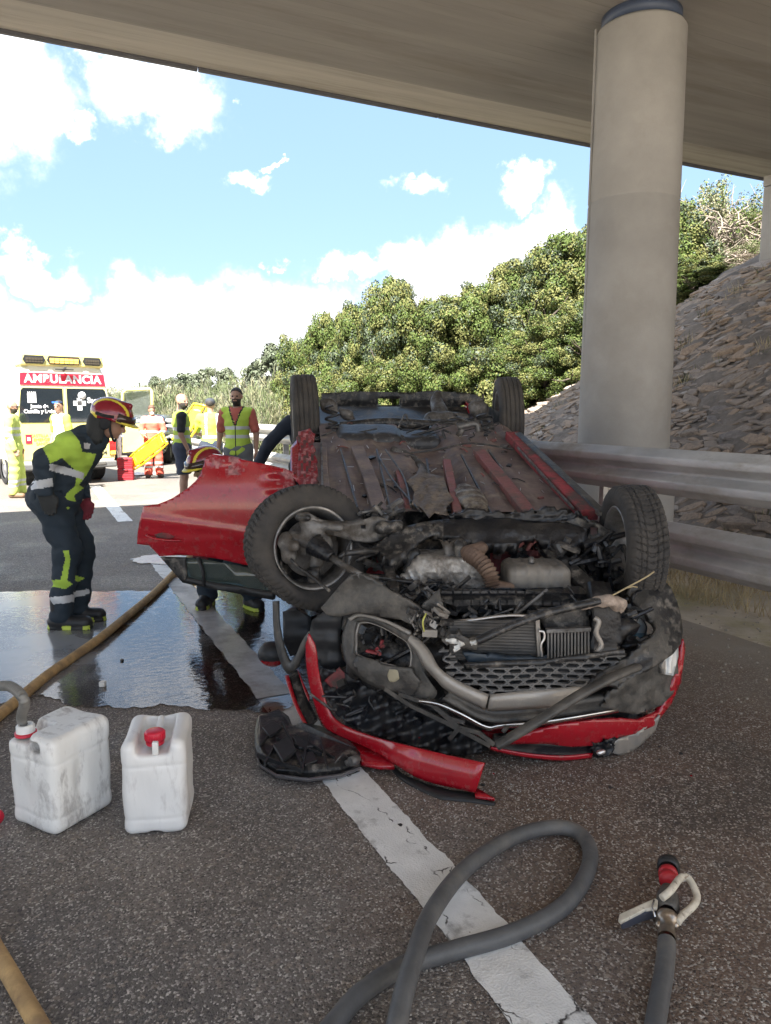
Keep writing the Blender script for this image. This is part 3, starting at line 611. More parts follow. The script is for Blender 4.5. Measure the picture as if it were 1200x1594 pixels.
hedge = [(478,508,21.5,2.4,'farthest hedge bush, where the hedge meets the dry broom'),(520,470,20,2.6,'hedge bush rising behind the raised rear wheel nearer the road'),(575,452,19,2.6,'hedge bush left of the spiky-topped one, at the skyline'),(612,418,18.3,2.6,'spiky-topped hedge bush standing proud of the hedge'),(655,448,17.5,2.6,'hedge bush in the dip of the skyline beside the spiky-topped one'),(705,448,17,2.8,'yellowish hedge bush on the skyline above the wreck'),(760,425,17.6,2.8,'hedge bush on the skyline above the rear wheel by the guardrail'),(812,388,17.8,2.9,'tall hedge bush on the skyline second from the column'),(862,362,17.6,2.9,'tall hedge bush rising just before the column'),(905,345,17.4,3.0,'tallest hedge bush, touching the edge of the bridge column'),(960,320,17,3.2,'hedge bush hidden behind the middle of the column'),(1010,300,17,3.2,'hedge bush hidden behind the far side of the column'),
 (505,575,18.2,1.9,'low hedge bush at the tyre of the raised rear wheel'),(560,560,17.3,2.0,'low hedge bush above the near end of the rear panel'),(625,545,16.4,2.1,'low hedge bush above the slot in the rear panel'),(690,540,16.7,2.1,'low hedge bush above the silencer pipe'),(752,525,16.6,2.1,'low hedge bush above the rear wheel next to the bank'),(812,505,16.6,2.2,'low hedge bush overhanging the sunlit foot of the bank'),(866,480,16.2,2.2,'low hedge bush at the sunlit bank just before the column'),(915,455,15.9,2.2,'low hedge bush cut off by the edge of the column'),(1062,395,15.6,2.0,'leafy bush emerging from behind the column at mid height'),(1085,430,14.8,1.5,'low green bush beyond the column on the edge of the stones'),(1125,318,18.6,3.0,'dark bush behind the bare twigs under the bridge edge'),(1172,335,18.2,3.0,'dark bush behind the bare twigs next to the abutment')]
for i, h_ in enumerate(hedge): bush(HB[i % 4], 'hedge_bush', h_[4], 'bushes of the hedge on the bank', *h_[:4])
for i, h_ in enumerate([(452,520,27,3.2,'grey green tree just behind the start of the hedge'),(425,545,31,3.4,'grey green tree behind the broom, above the man in coral shirt'),(335,562,42,3.6,'small grey green tree above the man in the cap'),(300,570,45,3.4,'small grey green tree above the bald bearded man'),(262,578,52,4,'far grey green tree above the opened ambulance door')]):
    bush(GB[i % 2], 'grey_green_tree', h_[4], 'small trees behind the broom', *h_[:4], cat='tree')
# scraggly half-bare bush under the bridge end
def scrag(seed, R, H):
    g_ = random.Random(seed); q = MB()
    for i in range(120):
        a = g_.uniform(0, 6.28); r_ = g_.uniform(0, .8)*R; p = np.array([math.cos(a)*r_, math.sin(a)*r_, g_.uniform(0, .7)*H]); d = nrm([g_.gauss(0, .7), g_.gauss(0, .7), g_.uniform(.1, 1)]); pts = [p]
        for k in range(5): d = nrm(d+np.array([g_.gauss(0, .4), g_.gauss(0, .4), g_.gauss(0, .3)-.05])); p = p+d*H*.07; pts.append(p)
        q.tube(pts, [.016*(1-.17*k) for k in range(6)], 4)
    me = q.mesh('twigs'); me.materials.append(TWIG); return me
sc_m = [(crown_mesh(50+i, 1.0, 2.0, 40, 45, .022, [OLIVE[1], OLIVE[0], LEAFM[0]], 4), scrag(50+i, 1.0, 2.0)) for i in range(2)]
for i, h_ in enumerate([(1112,272,17,2.6,'scrub bush under the bridge edge, pale twigs showing'),(1150,285,17,2.6,'scrub bush next to the abutment pillar, mostly bare'),(1185,300,16.6,2.4,'scrub bush directly behind the abutment corner'),(1135,380,16,2.0,'low tangle of twigs at the top edge of the stones'),(1170,370,15.6,1.8,'low tangle of twigs at the foot of the abutment pillar'),(1215,320,16.5,2.4,'scrub bush hidden behind the abutment'),(1075,262,18,2.6,'scrub bush touching the far edge of the column')]):
    x = bush(sc_m[i % 2], 'scrub_bush', h_[4], 'scrub bushes above the stone slope', *h_[:4])
# broom: sprays of thin upright stems
def broom_mesh(seed, n=9500):
    g_ = np.random.default_rng(seed); a = g_.uniform(0, 2*np.pi, n); r_ = np.sqrt(g_.uniform(0, 1, n)); x = np.cos(a)*r_; y = np.sin(a)*r_
    lump = .75+.25*np.sin(a*3+seed)*r_+.15*np.sin(x*7+seed)*np.cos(y*6); z0 = g_.uniform(0, 1, n)**.8*(1.65*lump-.35*r_**2)
    C = np.stack([x, y, z0], 1); d = np.stack([x*.35+g_.normal(0, .5, n), y*.35+g_.normal(0, .5, n), np.ones(n)], 1); d /= np.linalg.norm(d, axis=1)[:, None]
    L_ = g_.uniform(.06, .20, n)[:, None]; s = np.cross(d, g_.normal(size=(n, 3))); s /= np.linalg.norm(s, axis=1)[:, None]; w_ = .009
    mid = C+d*L_*.55+s*.0; tip = C+d*L_+np.stack([g_.normal(0, .03, n)]*3, 1)
    V = np.stack([C-s*w_*.6, C+s*w_*.6, mid+s*w_, mid-s*w_], 1).reshape(-1, 3); V2 = np.stack([mid-s*w_, mid+s*w_, tip+s*w_*.2, tip-s*w_*.2], 1).reshape(-1, 3)
    Vv = np.concatenate([V, V2]); F = np.arange(8*n).reshape(2*n, 4); blk = ((np.sin(x*5+seed)+np.cos(y*4))*1.2+g_.normal(0, .7, n) > .4).astype(int); mi = np.where(g_.uniform(size=n) < .2, 2, blk)
    return raw_mesh('stems', Vv, F, OLIVE, np.concatenate([mi, mi]))
BRM = [broom_mesh(i) for i in range(3)]
BW = ['beside the raised rear wheel','behind the gap between man in coral shirt and wheel','above the shoulder of the man in coral shirt','low, at the elbow of the man in coral shirt','right behind the man in coral shirt','low, between the men in cap and coral shirt','behind the man in the cap','low, between the bald man and the man in the cap','behind the bald bearded man','low, at the back of the bald bearded man','above the upright yellow board','between the opened ambulance door and the bald man','seen over the opened ambulance door','beside the ambulance corner, the farthest one','low, at the guardrail next to the raised wheel','low, by the upright yellow board','mid distance, above the cap','mid distance, above the woman in overalls','low, at the guardrail behind the man in coral shirt','low, at the guardrail before the raised wheel']
for i, (px, py, Y, wd) in enumerate([(462,585,20,1.7),(440,575,22.5,2.0),(412,568,25,2.4),(392,590,22,1.9),(368,575,28,2.6),(345,598,24,2.2),(322,582,31,2.8),(300,596,28,2.6),(278,585,36,3.2),(255,600,32,3.0),(235,590,40,3.4),(212,602,37,3.2),(190,592,48,3.8),(170,600,44,3.6),(440,612,20,1.7),(305,612,26,2.0),(345,600,35,3),(255,596,44,3.6),(380,605,24,1.8),(415,600,22,1.8)]):
    x, y, u, v_ = cxz(px, Y); zb = float(terrain(u, v_))-.1; h = max(.8, at(px, py, Y)[2]-zb)/1.7
    e = empty('broom_bush', (x, y, zb), 'dry broom bush '+BW[i], 'bush', 'dry broom bushes along the road', random.uniform(0, 6)); e.scale = (wd/1.7, wd/1.7, h)
    o = bpy.data.objects.new('stems', BRM[i % 3]); COL.objects.link(o); o.parent = e
# dry grass beyond the rail
def grass(name, pts, hmin, hmax, wd, mats_):
    n = len(pts); P = np.array(pts); d = np.stack([rng.normal(0, .35, n), rng.normal(0, .35, n), np.ones(n)], 1); L_ = rng.uniform(hmin, hmax, n)[:, None]; s = rng.normal(size=(n, 3)); s[:, 2] = 0; s /= np.linalg.norm(s, axis=1)[:, None]
    tip = P+d*L_; mid = P+d*L_*.5+[0, 0, .01]; V = np.stack([P-s*wd, P+s*wd, mid+s*wd*.8, mid-s*wd*.8], 1).reshape(-1, 3); V2 = np.stack([mid-s*wd*.8, mid+s*wd*.8, tip+s*wd*.15, tip-s*wd*.15], 1).reshape(-1, 3)
    me = raw_mesh(name, np.concatenate([V, V2]), np.arange(8*n).reshape(2*n, 4), mats_, np.concatenate([rng.integers(0, len(mats_), n)]*2)); o = bpy.data.objects.new(name, me); COL.objects.link(o); o['kind'] = 'stuff'; return o
gp = []
for i in range(9000):
    u, v_ = random.uniform(5.0, 6.5), random.uniform(2, 12)
    if math.sin(u*9+v_*1.3)+math.sin(v_*2.9)+random.gauss(0, .5) > -.3: p = RW(u, v_, float(terrain(u, v_))-.01); gp.append(tuple(p))
for i in range(5000):
    u, v_ = random.uniform(4.5, 6.8), random.uniform(12, 40); gp.append(tuple(RW(u, v_, float(terrain(u, v_))-.01)))
grass('dry_grass', gp, .06, .24, .004, [mat('straw', (.42, .34, .20), .9, var=.25, bump=0), mat('straw_brown', (.34, .27, .16), .9, var=.25, bump=0)])
tf = []
for i in range(46):
    u0, v0 = random.uniform(6.3, 11.4), random.uniform(4, 12)
    for k in range(random.randint(8, 40)): u1, v1 = u0+random.gauss(0, .07), v0+random.gauss(0, .07); tf.append(tuple(RW(u1, v1, float(terrain(u1, v1))+.03)))
grass('weed_tufts', tf, .05, .20, .004, [mat('straw', (.42, .34, .20)), mat('weed_green', (.09, .11, .04), .9, bump=0)])
# gravelly litter on the shoulder
q = MB()
for i in range(900):
    u, v_ = random.uniform(3.3, 5.2), random.uniform(1.5, 8); s = random.uniform(.004, .013); q.ball(RW(u, v_, s*.3), (s, s*.8, s*.6), 3)
for i in range(260):
    u, v_ = random.uniform(-2.2, 3.4), random.uniform(1.2, 6); s = random.uniform(.002, .006); q.ball(RW(u, v_, s*.3), (s, s*.8, s*.6), 3)
props(q.build('loose_gravel', mat('gravel', (.30, .27, .23), .9, var=.4, scale=60), fix=False), kind='stuff')
# far pylon and tree behind the ambulances
py_ = empty('power_pylon', at(155, 638, 170)*[1, 1, 0], 'slim lattice power pylon far away above the ambulance', 'pylon')
q = MB(); b0 = at(155, 638, 170); b0[2] = 0; hp = at(155, 543, 170)[2]
for sx_ in (-1, 1):
    for sy_ in (-1, 1): q.beam(b0+[sx_*1.1, sy_*1.1, 0], b0+[sx_*.25, sy_*.25, hp], .12, .12)
for k in range(10): z0, z1 = hp*k/10, hp*(k+1)/10; w0, w1 = 1.1-.85*k/10, 1.1-.85*(k+1)/10; q.beam(b0+[-w0, -w0, z0], b0+[w1, -w1, z1], .07, .07); q.beam(b0+[w0, -w0, z0], b0+[-w1, -w1, z1], .07, .07)
q.build('mast', mat('pylon_steel', (.32, .34, .36), .6, metal=.3), py_, fix=False)
q = MB(); [q.beam(b0+[-w_, 0, z_], b0+[w_, 0, z_], .12, .12) for w_, z_ in ((2.6, hp*.78), (3.0, hp*.88), (2.2, hp*.99))]; q.build('cross_arm', mat('pylon_steel', (.32, .34, .36)), py_, fix=False)
bush(GB[0], 'grey_green_tree', 'distant tree crown showing above the roof of the nearer ambulance', None, 124, 541, 60, 4.5, cat='tree')

# ================================================================== AMBULANCES
YEL = mat('ambulance_yellow', (.66, .60, .22), .35, var=.04, coat=.4, bump=0)
YPALE = mat('ambulance_cream', (.72, .71, .56), .35, var=.04, coat=.4, bump=0)
GLASSD = mat('tinted_glass', (.015, .02, .025), .06, var=.1, bump=0, spec=.8)
REDS = mat('red_sticker', (.68, .02, .045), .4, var=.03, bump=0)
WHT = mat('white_letters', (.70, .70, .70), .5, var=.02, bump=0)
BLKP = mat('black_plastic', (.022, .023, .025), .5, var=.2, scale=20, bump=.1)
GREYP = mat('grey_plastic', (.12, .12, .12), .55)
CHR = mat('chrome_trim', (.62, .62, .62), .22, metal=1., bump=0)
RUB = mat('tyre_rubber', (.022, .021, .021), .85, var=.25, scale=12, bump=.3)
AMB = mat('amber_lens', (.55, .25, .03), .25, emis=((1, .55, .12), .5), bump=0)
LENS = mat('dark_lens', (.07, .06, .045), .15, bump=0)
REDL = mat('tail_red', (.45, .01, .01), .2, bump=0, coat=.5)
HUB = mat('wheel_grey', (.35, .35, .36), .4, metal=.7)
TEXTS = []
def text(body, size, loc, xdir, zdir, m, parent, name='lettering', align='CENTER', bold=.0, ext=.002, kern=1.):
    c = bpy.data.curves.new(name, 'FONT'); c.body = body; c.size = size; c.align_x = align; c.align_y = 'CENTER'; c.extrude = ext; c.offset = bold; c.space_character = kern; c.materials.append(m)
    t_ = bpy.data.objects.new(name, c); COL.objects.link(t_); dg = bpy.context.evaluated_depsgraph_get(); me = bpy.data.meshes.new_from_object(t_.evaluated_get(dg)); bpy.data.objects.remove(t_); o = bpy.data.objects.new(name, me); COL.objects.link(o)
    x = Vector(xdir).normalized(); y = Vector(zdir).normalized(); z = x.cross(y)
    M_ = Matrix((x, y, z)).transposed().to_4x4(); M_.translation = Vector(loc); o.parent = parent; o.matrix_basis = M_; return o
def wheel_simple(parent, c, ax, R=.34, W=.22, hubm=HUB):
    q = MB(); ax = nrm(ax); prof = [(-W*.5, R*.62), (-W*.5, R*.93), (-W*.4, R), (W*.4, R), (W*.5, R*.93), (W*.5, R*.62)]; q.lathe(c, ax, prof, 36); t = q.build('wheel', RUB, parent, inv=False)
    q = MB(); q.lathe(c, ax, [(-W*.42, R*.63), (W*.40, R*.63), (W*.38, R*.55), (W*.30, R*.3), (W*.44, R*.2), (W*.44, 0)], 30); h_ = q.build('rim', hubm, t, inv=False); return t
def ambulance():
    root = empty('ambulance', (0, 0, 0), 'x', 'ambulance')
    hw = [(.42, 1.00), (.55, 1.04), (.95, 1.06), (1.30, 1.04), (2.05, .93), (2.38, .87), (2.52, .80), (2.58, .66)]
    def sec(y, ztop, wf=1., zb=.42):
        L_ = [(-w_*wf, y, zb+(z-.42)*(ztop-zb)/(2.58-.42)) for z, w_ in hw]; return L_+[(-x, y_, z) for x, y_, z in L_[::-1]]
    S = [sec(0.03, 2.50, .97), sec(.0, 2.0, .985), sec(.06, 2.58), sec(1, 2.60), sec(3.7, 2.60), sec(4.2, 2.42, .98), sec(4.75, 1.75, .96), sec(5.0, 1.30, .94), sec(5.6, 1.0, .86), sec(5.72, .85, .8)]
    S = [sec(0, 2.50, .985)]+S[2:]
    q = MB(); n = len(S[0])
    for s_ in S: q.v += s_
    for i in range(len(S)-1):
        for k in range(n): q.f.append((i*n+k, i*n+(k+1) % n, (i+1)*n+(k+1) % n, (i+1)*n+k)); q.m.append(0); q.sm.append(False)
    q.f += [tuple(range(n)), tuple(range((len(S)-1)*n, len(S)*n))]; q.m += [0, 0]; q.sm += [False, False]
    body = q.build('body', YPALE, root, inv=False); bevel_obj(body, .05, 3)
    for s_ in (-1, 1):
        q = MB(); W0, W1 = .97, .86; q.prism([(s_*.008, -.012, .52), (s_*1.0, -.012, .56), (s_*1.005, -.012, .95), (s_*.985, -.012, 1.3), (s_*.86, -.012, 2.07), (s_*.008, -.012, 2.07)], (0, .012, 0)); dr = q.build('rear_door', YEL, root, inv=False); bevel_obj(dr, .008)
        q = MB(); pts = [(s_*.045, 1.34), (s_*.90, 1.34), (s_*.93, 1.40), (s_*.865, 2.0), (s_*.82, 2.05), (s_*.045, 2.05)]; q.prism([(x, -.024, z) for x, z in pts], (0, .010, 0)); q.build('window', GLASSD, dr, inv=False)
        q = MB(); q.prism([(s_*.90, -.03, .60), (s_*1.03, -.03, .60), (s_*1.04, -.03, .92), (s_*.90, -.03, .92)], (0, .06, 0)); tl = q.build('tail_light', REDL, root, inv=False)
        q = MB(); q.box((s_*.97, -.034, .66), (.11, .01, .08)); q.build('reflector', mat('yellow_reflector', (.8, .6, .1), .4, bump=0), tl, inv=False)
        q = MB(); q.box((s_*.03, -.03, 1.05), (.03, .03, .22)); q.build('door_handle', BLKP, dr, inv=False)
        q = MB(); q.box((0, 0, 0), (.2, .04, .3)); 
    q = MB(); q.prism([(-.875, -.016, 2.11), (.875, -.016, 2.11), (.855, -.016, 2.36), (-.855, -.016, 2.36)], (0, .006, 0)); bd = q.build('name_band', REDS, root, inv=False)
    text('AMBULANCIA', .235, (0, -.0205, 2.235), (1, 0, 0), (0, 0, 1), WHT, bd, bold=.008, kern=1.08)
    text('Junta de\nCastilla y León', .105, (-.52, -.030, 1.62), (1, 0, 0), (0, 0, 1), WHT, root, bold=.004)
    text('Sacyl', .16, (.62, -.030, 1.80), (1, 0, 0), (0, 0, 1), WHT, root, bold=.005)
    text('CASTILLA Y LEÓN\nEMERGENCIAS\nSANITARIAS', .085, (-.40, -.017, .98), (1, 0, 0), (0, 0, 1), mat('ochre_letters', (.55, .42, .05), .5, bump=0), root)
    text('S DE UR', .065, (.45, -.017, .86), (1, 0, 0), (0, 0, 1), mat('ochre_letters', (.55, .42, .05)), root)
    text('4204', .12, (.72, -.017, .66), (1, 0, 0), (0, 0, 1), BLKP, root, bold=.004)
    # shield with castle crown, cross-and-dot emblem, small red square
    q = MB(); q.box((-.66, -.027, 1.84), (.17, .006, .19))
    for k in range(5): q.box((-.73+k*.035, -.027, 1.955), (.016, .006, .035))
    q.build('coat_of_arms', WHT, root, inv=False)
    q = MB(); [q.box((-.66+a*.042, -.032, 1.84+b*.05), (.055, .004, .06)) for a in (-1, 1) for b in (-1, 1)]; q.build('shield_fields', mat('grey_print', (.25, .25, .25)), root, inv=False)['kind'] = 'stuff'
    q = MB(); q.box((.30, -.027, 1.74), (.26, .006, .10)); q.box((.30, -.027, 1.72), (.10, .006, .26)); q.lathe((.36, -.024, 1.90), (0, -1, 0), [(0, .085), (.006, .085), (.006, 0)], 20); q.build('health_emblem', WHT, root, inv=False)
    q = MB(); q.box((-.77, -.02, 1.0), (.12, .006, .19)); q.build('red_badge', REDS, root, inv=False)
    q = MB(); q.box((-.77, -.025, 1.0), (.06, .004, .07)); q.build('badge_mark', WHT, root, inv=False)
    # light bar
    q = MB(); q.prism([(-.86, -.05, 2.50), (.86, -.05, 2.50), (.84, -.05, 2.76), (-.84, -.05, 2.76)], (0, .5, 0)); lb = q.build('light_bar', YEL, root, inv=False); bevel_obj(lb, .04, 3)
    for x0, x1, mm in ((-.80, -.36, LENS), (-.33, .36, AMB), (.40, .80, LENS)):
        q = MB(); q.prism([(x0+.05, -.075, 2.545), (x1-.05, -.075, 2.545), (x1, -.075, 2.62), (x1-.04, -.075, 2.71), (x0+.04, -.075, 2.71), (x0, -.075, 2.62)], (0, .04, 0)); ln = q.build('beacon_lens', BLKP, lb, inv=False)
        q = MB()
        for k in range(6):
            xx = x0+.05+(x1-x0-.1)*(k+.5)/6; q.box((xx, -.079, 2.64), ((x1-x0-.1)/6*.88, .01, .05)); q.box((xx, -.079, 2.585), ((x1-x0-.1)/6*.8, .01, .035))
        q.build('led_cell', mm if mm is LENS else [AMB], lb, inv=False)['kind'] = 'stuff'
    q = MB(); q.tube([(0, -.04, 2.42), (0, -.16, 2.47)], .025, 8); q.box((0, -.10, 2.44), (.36, .05, .02)); q.build('rear_camera', BLKP, root, inv=False)
    q = MB(); q.box((0, -.06, .42), (2.0, .22, .14)); bp = q.build('rear_bumper', GREYP, root, inv=False); bevel_obj(bp, .03)
    q = MB(); q.box((0, -.175, .44), (1.5, .015, .05)); q.build('bumper_step', CHR, bp, inv=False)
    q = MB(); q.box((0, 2.8, .38), (1.7, 5.0, .2)); q.build('underframe', BLKP, root, inv=False)
    for yy in (.95, 4.75):
        for s_ in (-1, 1): wheel_simple(root, (s_*.93, yy, .34), (s_, 0, 0))
    # dark rear side-window band and the cab glass
    for s_ in (-1, 1):
        q = MB(); q.prism([(s_*1.035, 3.75, 1.38), (s_*1.02, 4.6, 1.38), (s_*.93, 4.3, 1.98), (s_*.945, 3.75, 2.02)], (s_*.02, 0, 0)); q.build('side_window', GLASSD, root, inv=False)
    return root
am = ambulance(); am['label'] = 'yellow ambulance parked behind the stooping firefighter, rear doors reading AMBULANCIA'; am['group'] = 'ambulances on the road'
def place_amb(o, pl, pr):
    a, b = gnd(*pl), gnd(*pr); c = (a+b)/2; o.location = (c[0], c[1], 0); o.rotation_euler = (0, 0, math.atan2(b[1]-a[1], b[0]-a[0]))
place_amb(am, (23, 760), (186, 749.5))
am2 = copy_tree(am); am2['label'] = 'second yellow ambulance behind, mostly hidden past the man in the yellow suit'; am2.location = (at(-24, 638, 28)[0], 28, 0); am2.rotation_euler = (0, 0, A+.03)
# opened cab door and sliding door of the nearer one
q = MB(); c_ = lambda px, py, Y: at(px, py, Y)
fr = [c_(191,612,20.4), c_(196,607,20.4), c_(233,605,20.9), c_(236,609,20.9), c_(240,700,20.9), c_(191,705,20.4)]
q.prism([fr[4], c_(238,657,20.9), c_(191,662,20.4), fr[5]], (-.02, .07, 0)); dd = q.build('cab_door', YEL, am, .01)
q = MB(); q.tube([c_(191,662,20.4), fr[0], fr[1], fr[2], fr[3], c_(238,660,20.9)], .045, 8); q.build('window_frame', YEL, dd)
q = MB(); q.prism([c_(193,660,20.45), c_(193,612,20.45), c_(234,609,20.93), c_(236,657,20.93)], (0, .006, 0)); q.build('window_glass', mat('clear_dull_glass', (.5, .55, .55), .1, trans=.9, bump=0), dd)
q = MB(); q.strip([c_(181,668,17.3), c_(182,700,17.3), c_(184,727,17.3)], [c_(187,664,17.5), c_(188,700,17.5), c_(187,727,17.5)], (0, .05, 0)); q.build('sliding_door_edge', mat('door_white', (.75, .74, .70), .5), am)
# ---- dark car facing us behind the nurse
dc = empty('dark_car', at(206, 638, 21.5)*[1, 1, 0], 'black car facing the camera half hidden behind the rescuer in orange-red overalls', 'car', rz=.12)
DKP = mat('black_car_paint', (.016, .018, .022), .22, var=.1, coat=1., bump=0)
def fn(P):
    b = dbox(P, (0, 2.1, .62), (.88, 2.15, .34), .2); c = dbox(P, (0, 2.6, 1.1), (.70, 1.35, .36), .28); d = smin(b, c, .15)
    return smax(d, -(np.hypot(P[..., 1]-.85, P[..., 2]-.33)-.38)+np.where(abs(P[..., 0]) > .6, 0, 9)*0-np.where(abs(P[..., 0]) > .62, 0, 1.), .02)
o = field_obj('body', fn, (-1, -.15, .1), (1, 4.4, 1.6), .045, DKP, dc, inv=False)
q = MB(); q.prism([(-.60, 1.28, 1.06), (.60, 1.28, 1.06), (.52, 1.62, 1.38), (-.52, 1.62, 1.38)], (0, -.03, .03)); q.build('windscreen', GLASSD, dc, inv=False)
for s_ in (-1, 1):
    q = MB(); q.prism([(s_*.50, -.06, .70), (s_*.78, .03, .72), (s_*.80, .06, .84), (s_*.52, -.03, .80)], (0, .06, 0)); q.build('headlight', mat('headlight_glass', (.6, .62, .65), .12, metal=.3, bump=0), dc, inv=False)
    for yy in (.85, 3.4): wheel_simple(dc, (s_*.80, yy, .33), (s_, 0, 0), .33)
    q = MB(); q.box((s_*.98, 1.5, 1.02), (.18, .1, .13)); bevel_obj(q.build('mirror', DKP, dc, inv=False), .03)
q = MB(); q.box((0, -.075, .66), (.8, .03, .16)); q.build('grille', BLKP, dc, inv=False)
q = MB(); q.box((0, -.10, .44), (1.3, .02, .05)); q.build('chrome_strip', CHR, dc, inv=False)
q = MB(); q.box((0, -.11, .54), (.50, .012, .11)); q.build('number_plate', WHT, dc, inv=False)
# ---- red kit boxes on the ground by the ambulance
RKIT = mat('red_fabric', (.38, .015, .03), .7, var=.2)
for k, (px, py, hh, lb) in enumerate([(196, 737, .27, 'red ribbed equipment case on the road beside the ambulance, under another'), (196, 724, .24, 'red equipment case lying on top of another beside the ambulance')]):
    b0 = at(196, 737, 17.0); z_ = 0 if k == 0 else .275
    e = empty('equipment_case', (b0[0], 17.0, z_), lb, 'case', rz=.2)
    q = MB(); q.box((0, 0, hh/2), (.34, .26, hh)); bevel_obj(q.build('case_shell', RKIT, e, inv=False), .02)
    q = MB(); [q.box((0, -.133, hh*t), (.33, .012, .018)) for t in (.22, .42, .62, .82)]; q.build('ridges', mat('dark_red_rib', (.16, .01, .015), .6), e, inv=False)['kind'] = 'stuff'
    q = MB(); q.tube([(-.06, -.14, hh*.9), (-.05, -.17, hh*.93), (.05, -.17, hh*.93), (.06, -.14, hh*.9)], .01, 6); q.build('handle', BLKP, e, inv=False)
# white sheet crumpled on the road
sh = MB(); s0 = gnd(216, 739)
sh.grid(lambda a, b: (s0[0]-.35+a*.75+.05*math.sin(b*7), s0[1]-.3+b*.6+.06*math.sin(a*9), .02+.05*abs(math.sin(a*11+b*4))*abs(math.cos(b*9))*(1 if 0 < a < 1 and 0 < b < 1 else .1)), 18, 14)
props(sh.build('white_sheet', mat('white_cloth', (.75, .75, .77), .9, var=.05)), 'crumpled white sheet lying on the road at the feet of the rescuer in overalls', 'sheet')
# ================================================================== PEOPLE
SKIN = mat('skin', (.33, .19, .13), .55, var=.12, scale=12, bump=.05); SKIN.node_tree.nodes['Principled BSDF'].inputs['Subsurface Weight'].default_value = .05
HAIR = mat('dark_hair', (.022, .018, .015), .7, var=.3, scale=60, bump=.4, bscale=200)
def cloth(name, col, rough=.85, var=.12, bump=.35): return mat(name, col, rough, var=var, scale=7, bump=bump, bscale=28, bdist=.012)
HIV = cloth('hi_vis_yellow', (.40, .55, .07)); NAVY = cloth('navy_cloth', (.018, .026, .045)); REFL = cloth('reflective_grey', (.45, .47, .48), .45, .05, .2)
WHIV = cloth('pale_hi_vis', (.46, .55, .13)); BLKC = cloth('black_cloth', (.016, .017, .02)); DENIM = cloth('dark_shorts', (.035, .045, .075)); GREYT = cloth('grey_trousers', (.13, .14, .15))
ORNG = cloth('orange_red_overall', (.62, .11, .07)); CORAL = cloth('coral_shirt', (.38, .10, .075)); LIME = cloth('lime_panel', (.45, .66, .09)); PALEO = cloth('pale_coral', (.80, .36, .28))
SHOE = mat('shoe_leather', (.05, .04, .035), .6); BROWNSH = mat('brown_shoe', (.14, .085, .05), .7); PLW = mat('white_cotton', (.78, .80, .74), .9)
def rotz(a): c, s = math.cos(a), math.sin(a); return np.array([[c, -s, 0], [s, c, 0], [0, 0, 1.]])
def basis(fwd, up=(0, 0, 1)):
    y = nrm(fwd); x = nrm(np.cross(y, up)); return np.stack([x, y, np.cross(x, y)], 1)      # columns right, forward, up
def stand(H=1.75, pose=None):
    """joints of a relaxed stance, person facing +y; x is the picture side opposite to their left"""
    k = H/1.75; J = dict(pel=(0, 0, .93), waist=(0, .01, 1.08), chest=(0, .0, 1.30), neck=(0, -.01, 1.47), head=(0, .025, 1.63),
        shL=(-.185, 0, 1.41), shR=(.185, 0, 1.41), elL=(-.25, -.02, 1.13), elR=(.25, -.02, 1.13), wrL=(-.26, .06, .89), wrR=(.26, .06, .89), haL=(-.255, .085, .80), haR=(.255, .085, .80),
        hiL=(-.095, 0, .92), hiR=(.095, 0, .92), knL=(-.12, .02, .50), knR=(.12, .02, .50), anL=(-.13, -.03, .09), anR=(.13, -.03, .09), toL=(-.17, .13, .035), toR=(.17, .13, .035))
    J = {a: np.array(b, float) for a, b in J.items()}
    for a, b in (pose or {}).items(): J[a] = np.array(b, float)
    return {a: b*k for a, b in J.items()}, k
def torso_f(P, J, g, k, thin=1.):
    up = nrm(J['neck']-J['pel']); sr = nrm(J['shR']-J['shL']); R = np.stack([sr, nrm(np.cross(up, sr)), up], 1)
    d = dell(P, J['chest'], np.array([.155, .105*thin, .20])*k+g, R)
    d = smin(d, dell(P, J['waist'], np.array([.135, .10*thin, .16])*k+g, R), .06)
    hr = nrm(J['hiR']-J['hiL']); Rp = np.stack([hr, nrm(np.cross((0, 0, 1), hr)), (0, 0, 1)], 1)
    d = smin(d, dell(P, J['pel'], np.array([.165, .118, .13])*k+g, Rp), .06)
    d = smin(d, dcap(P, J['shL']*.93+J['shR']*.07, J['shR']*.93+J['shL']*.07, .058*k+g), .05)
    return smin(d, dcap(P, J['neck']-up*.08*k, J['neck'], .075*k+g, .055*k+g), .04)
def arm_f(P, J, s, g, k, part='full'):
    d = dcap(P, J['sh'+s], J['el'+s], .054*k+g, .041*k+g)
    if part == 'full': d = smin(d, dcap(P, J['el'+s], J['wr'+s], .041*k+g, .027*k+g), .02)
    if part == 'upper': d = dcap(P, J['sh'+s], J['sh'+s]*.25+J['el'+s]*.75, .056*k+g, .050*k+g)
    return d
def leg_f(P, J, s, g, k, part='full', thigh=.085):
    if part == 'short': return dcap(P, J['hi'+s], J['hi'+s]*.12+J['kn'+s]*.88, thigh*k+g, .072*k+g)
    d = dcap(P, J['hi'+s], J['kn'+s], thigh*k+g, .055*k+g)
    calf = J['kn'+s]*.7+J['an'+s]*.3
    return smin(smin(d, dcap(P, J['kn'+s], J['an'+s], .052*k+g, .036*k+g), .03), dell(P, calf+nrm(J['pel']*[1, 1, 0]-J['kn'+s]*[1, 1, 0]+1e-6)*.01, np.array([.055, .055, .11])*k+g), .03)
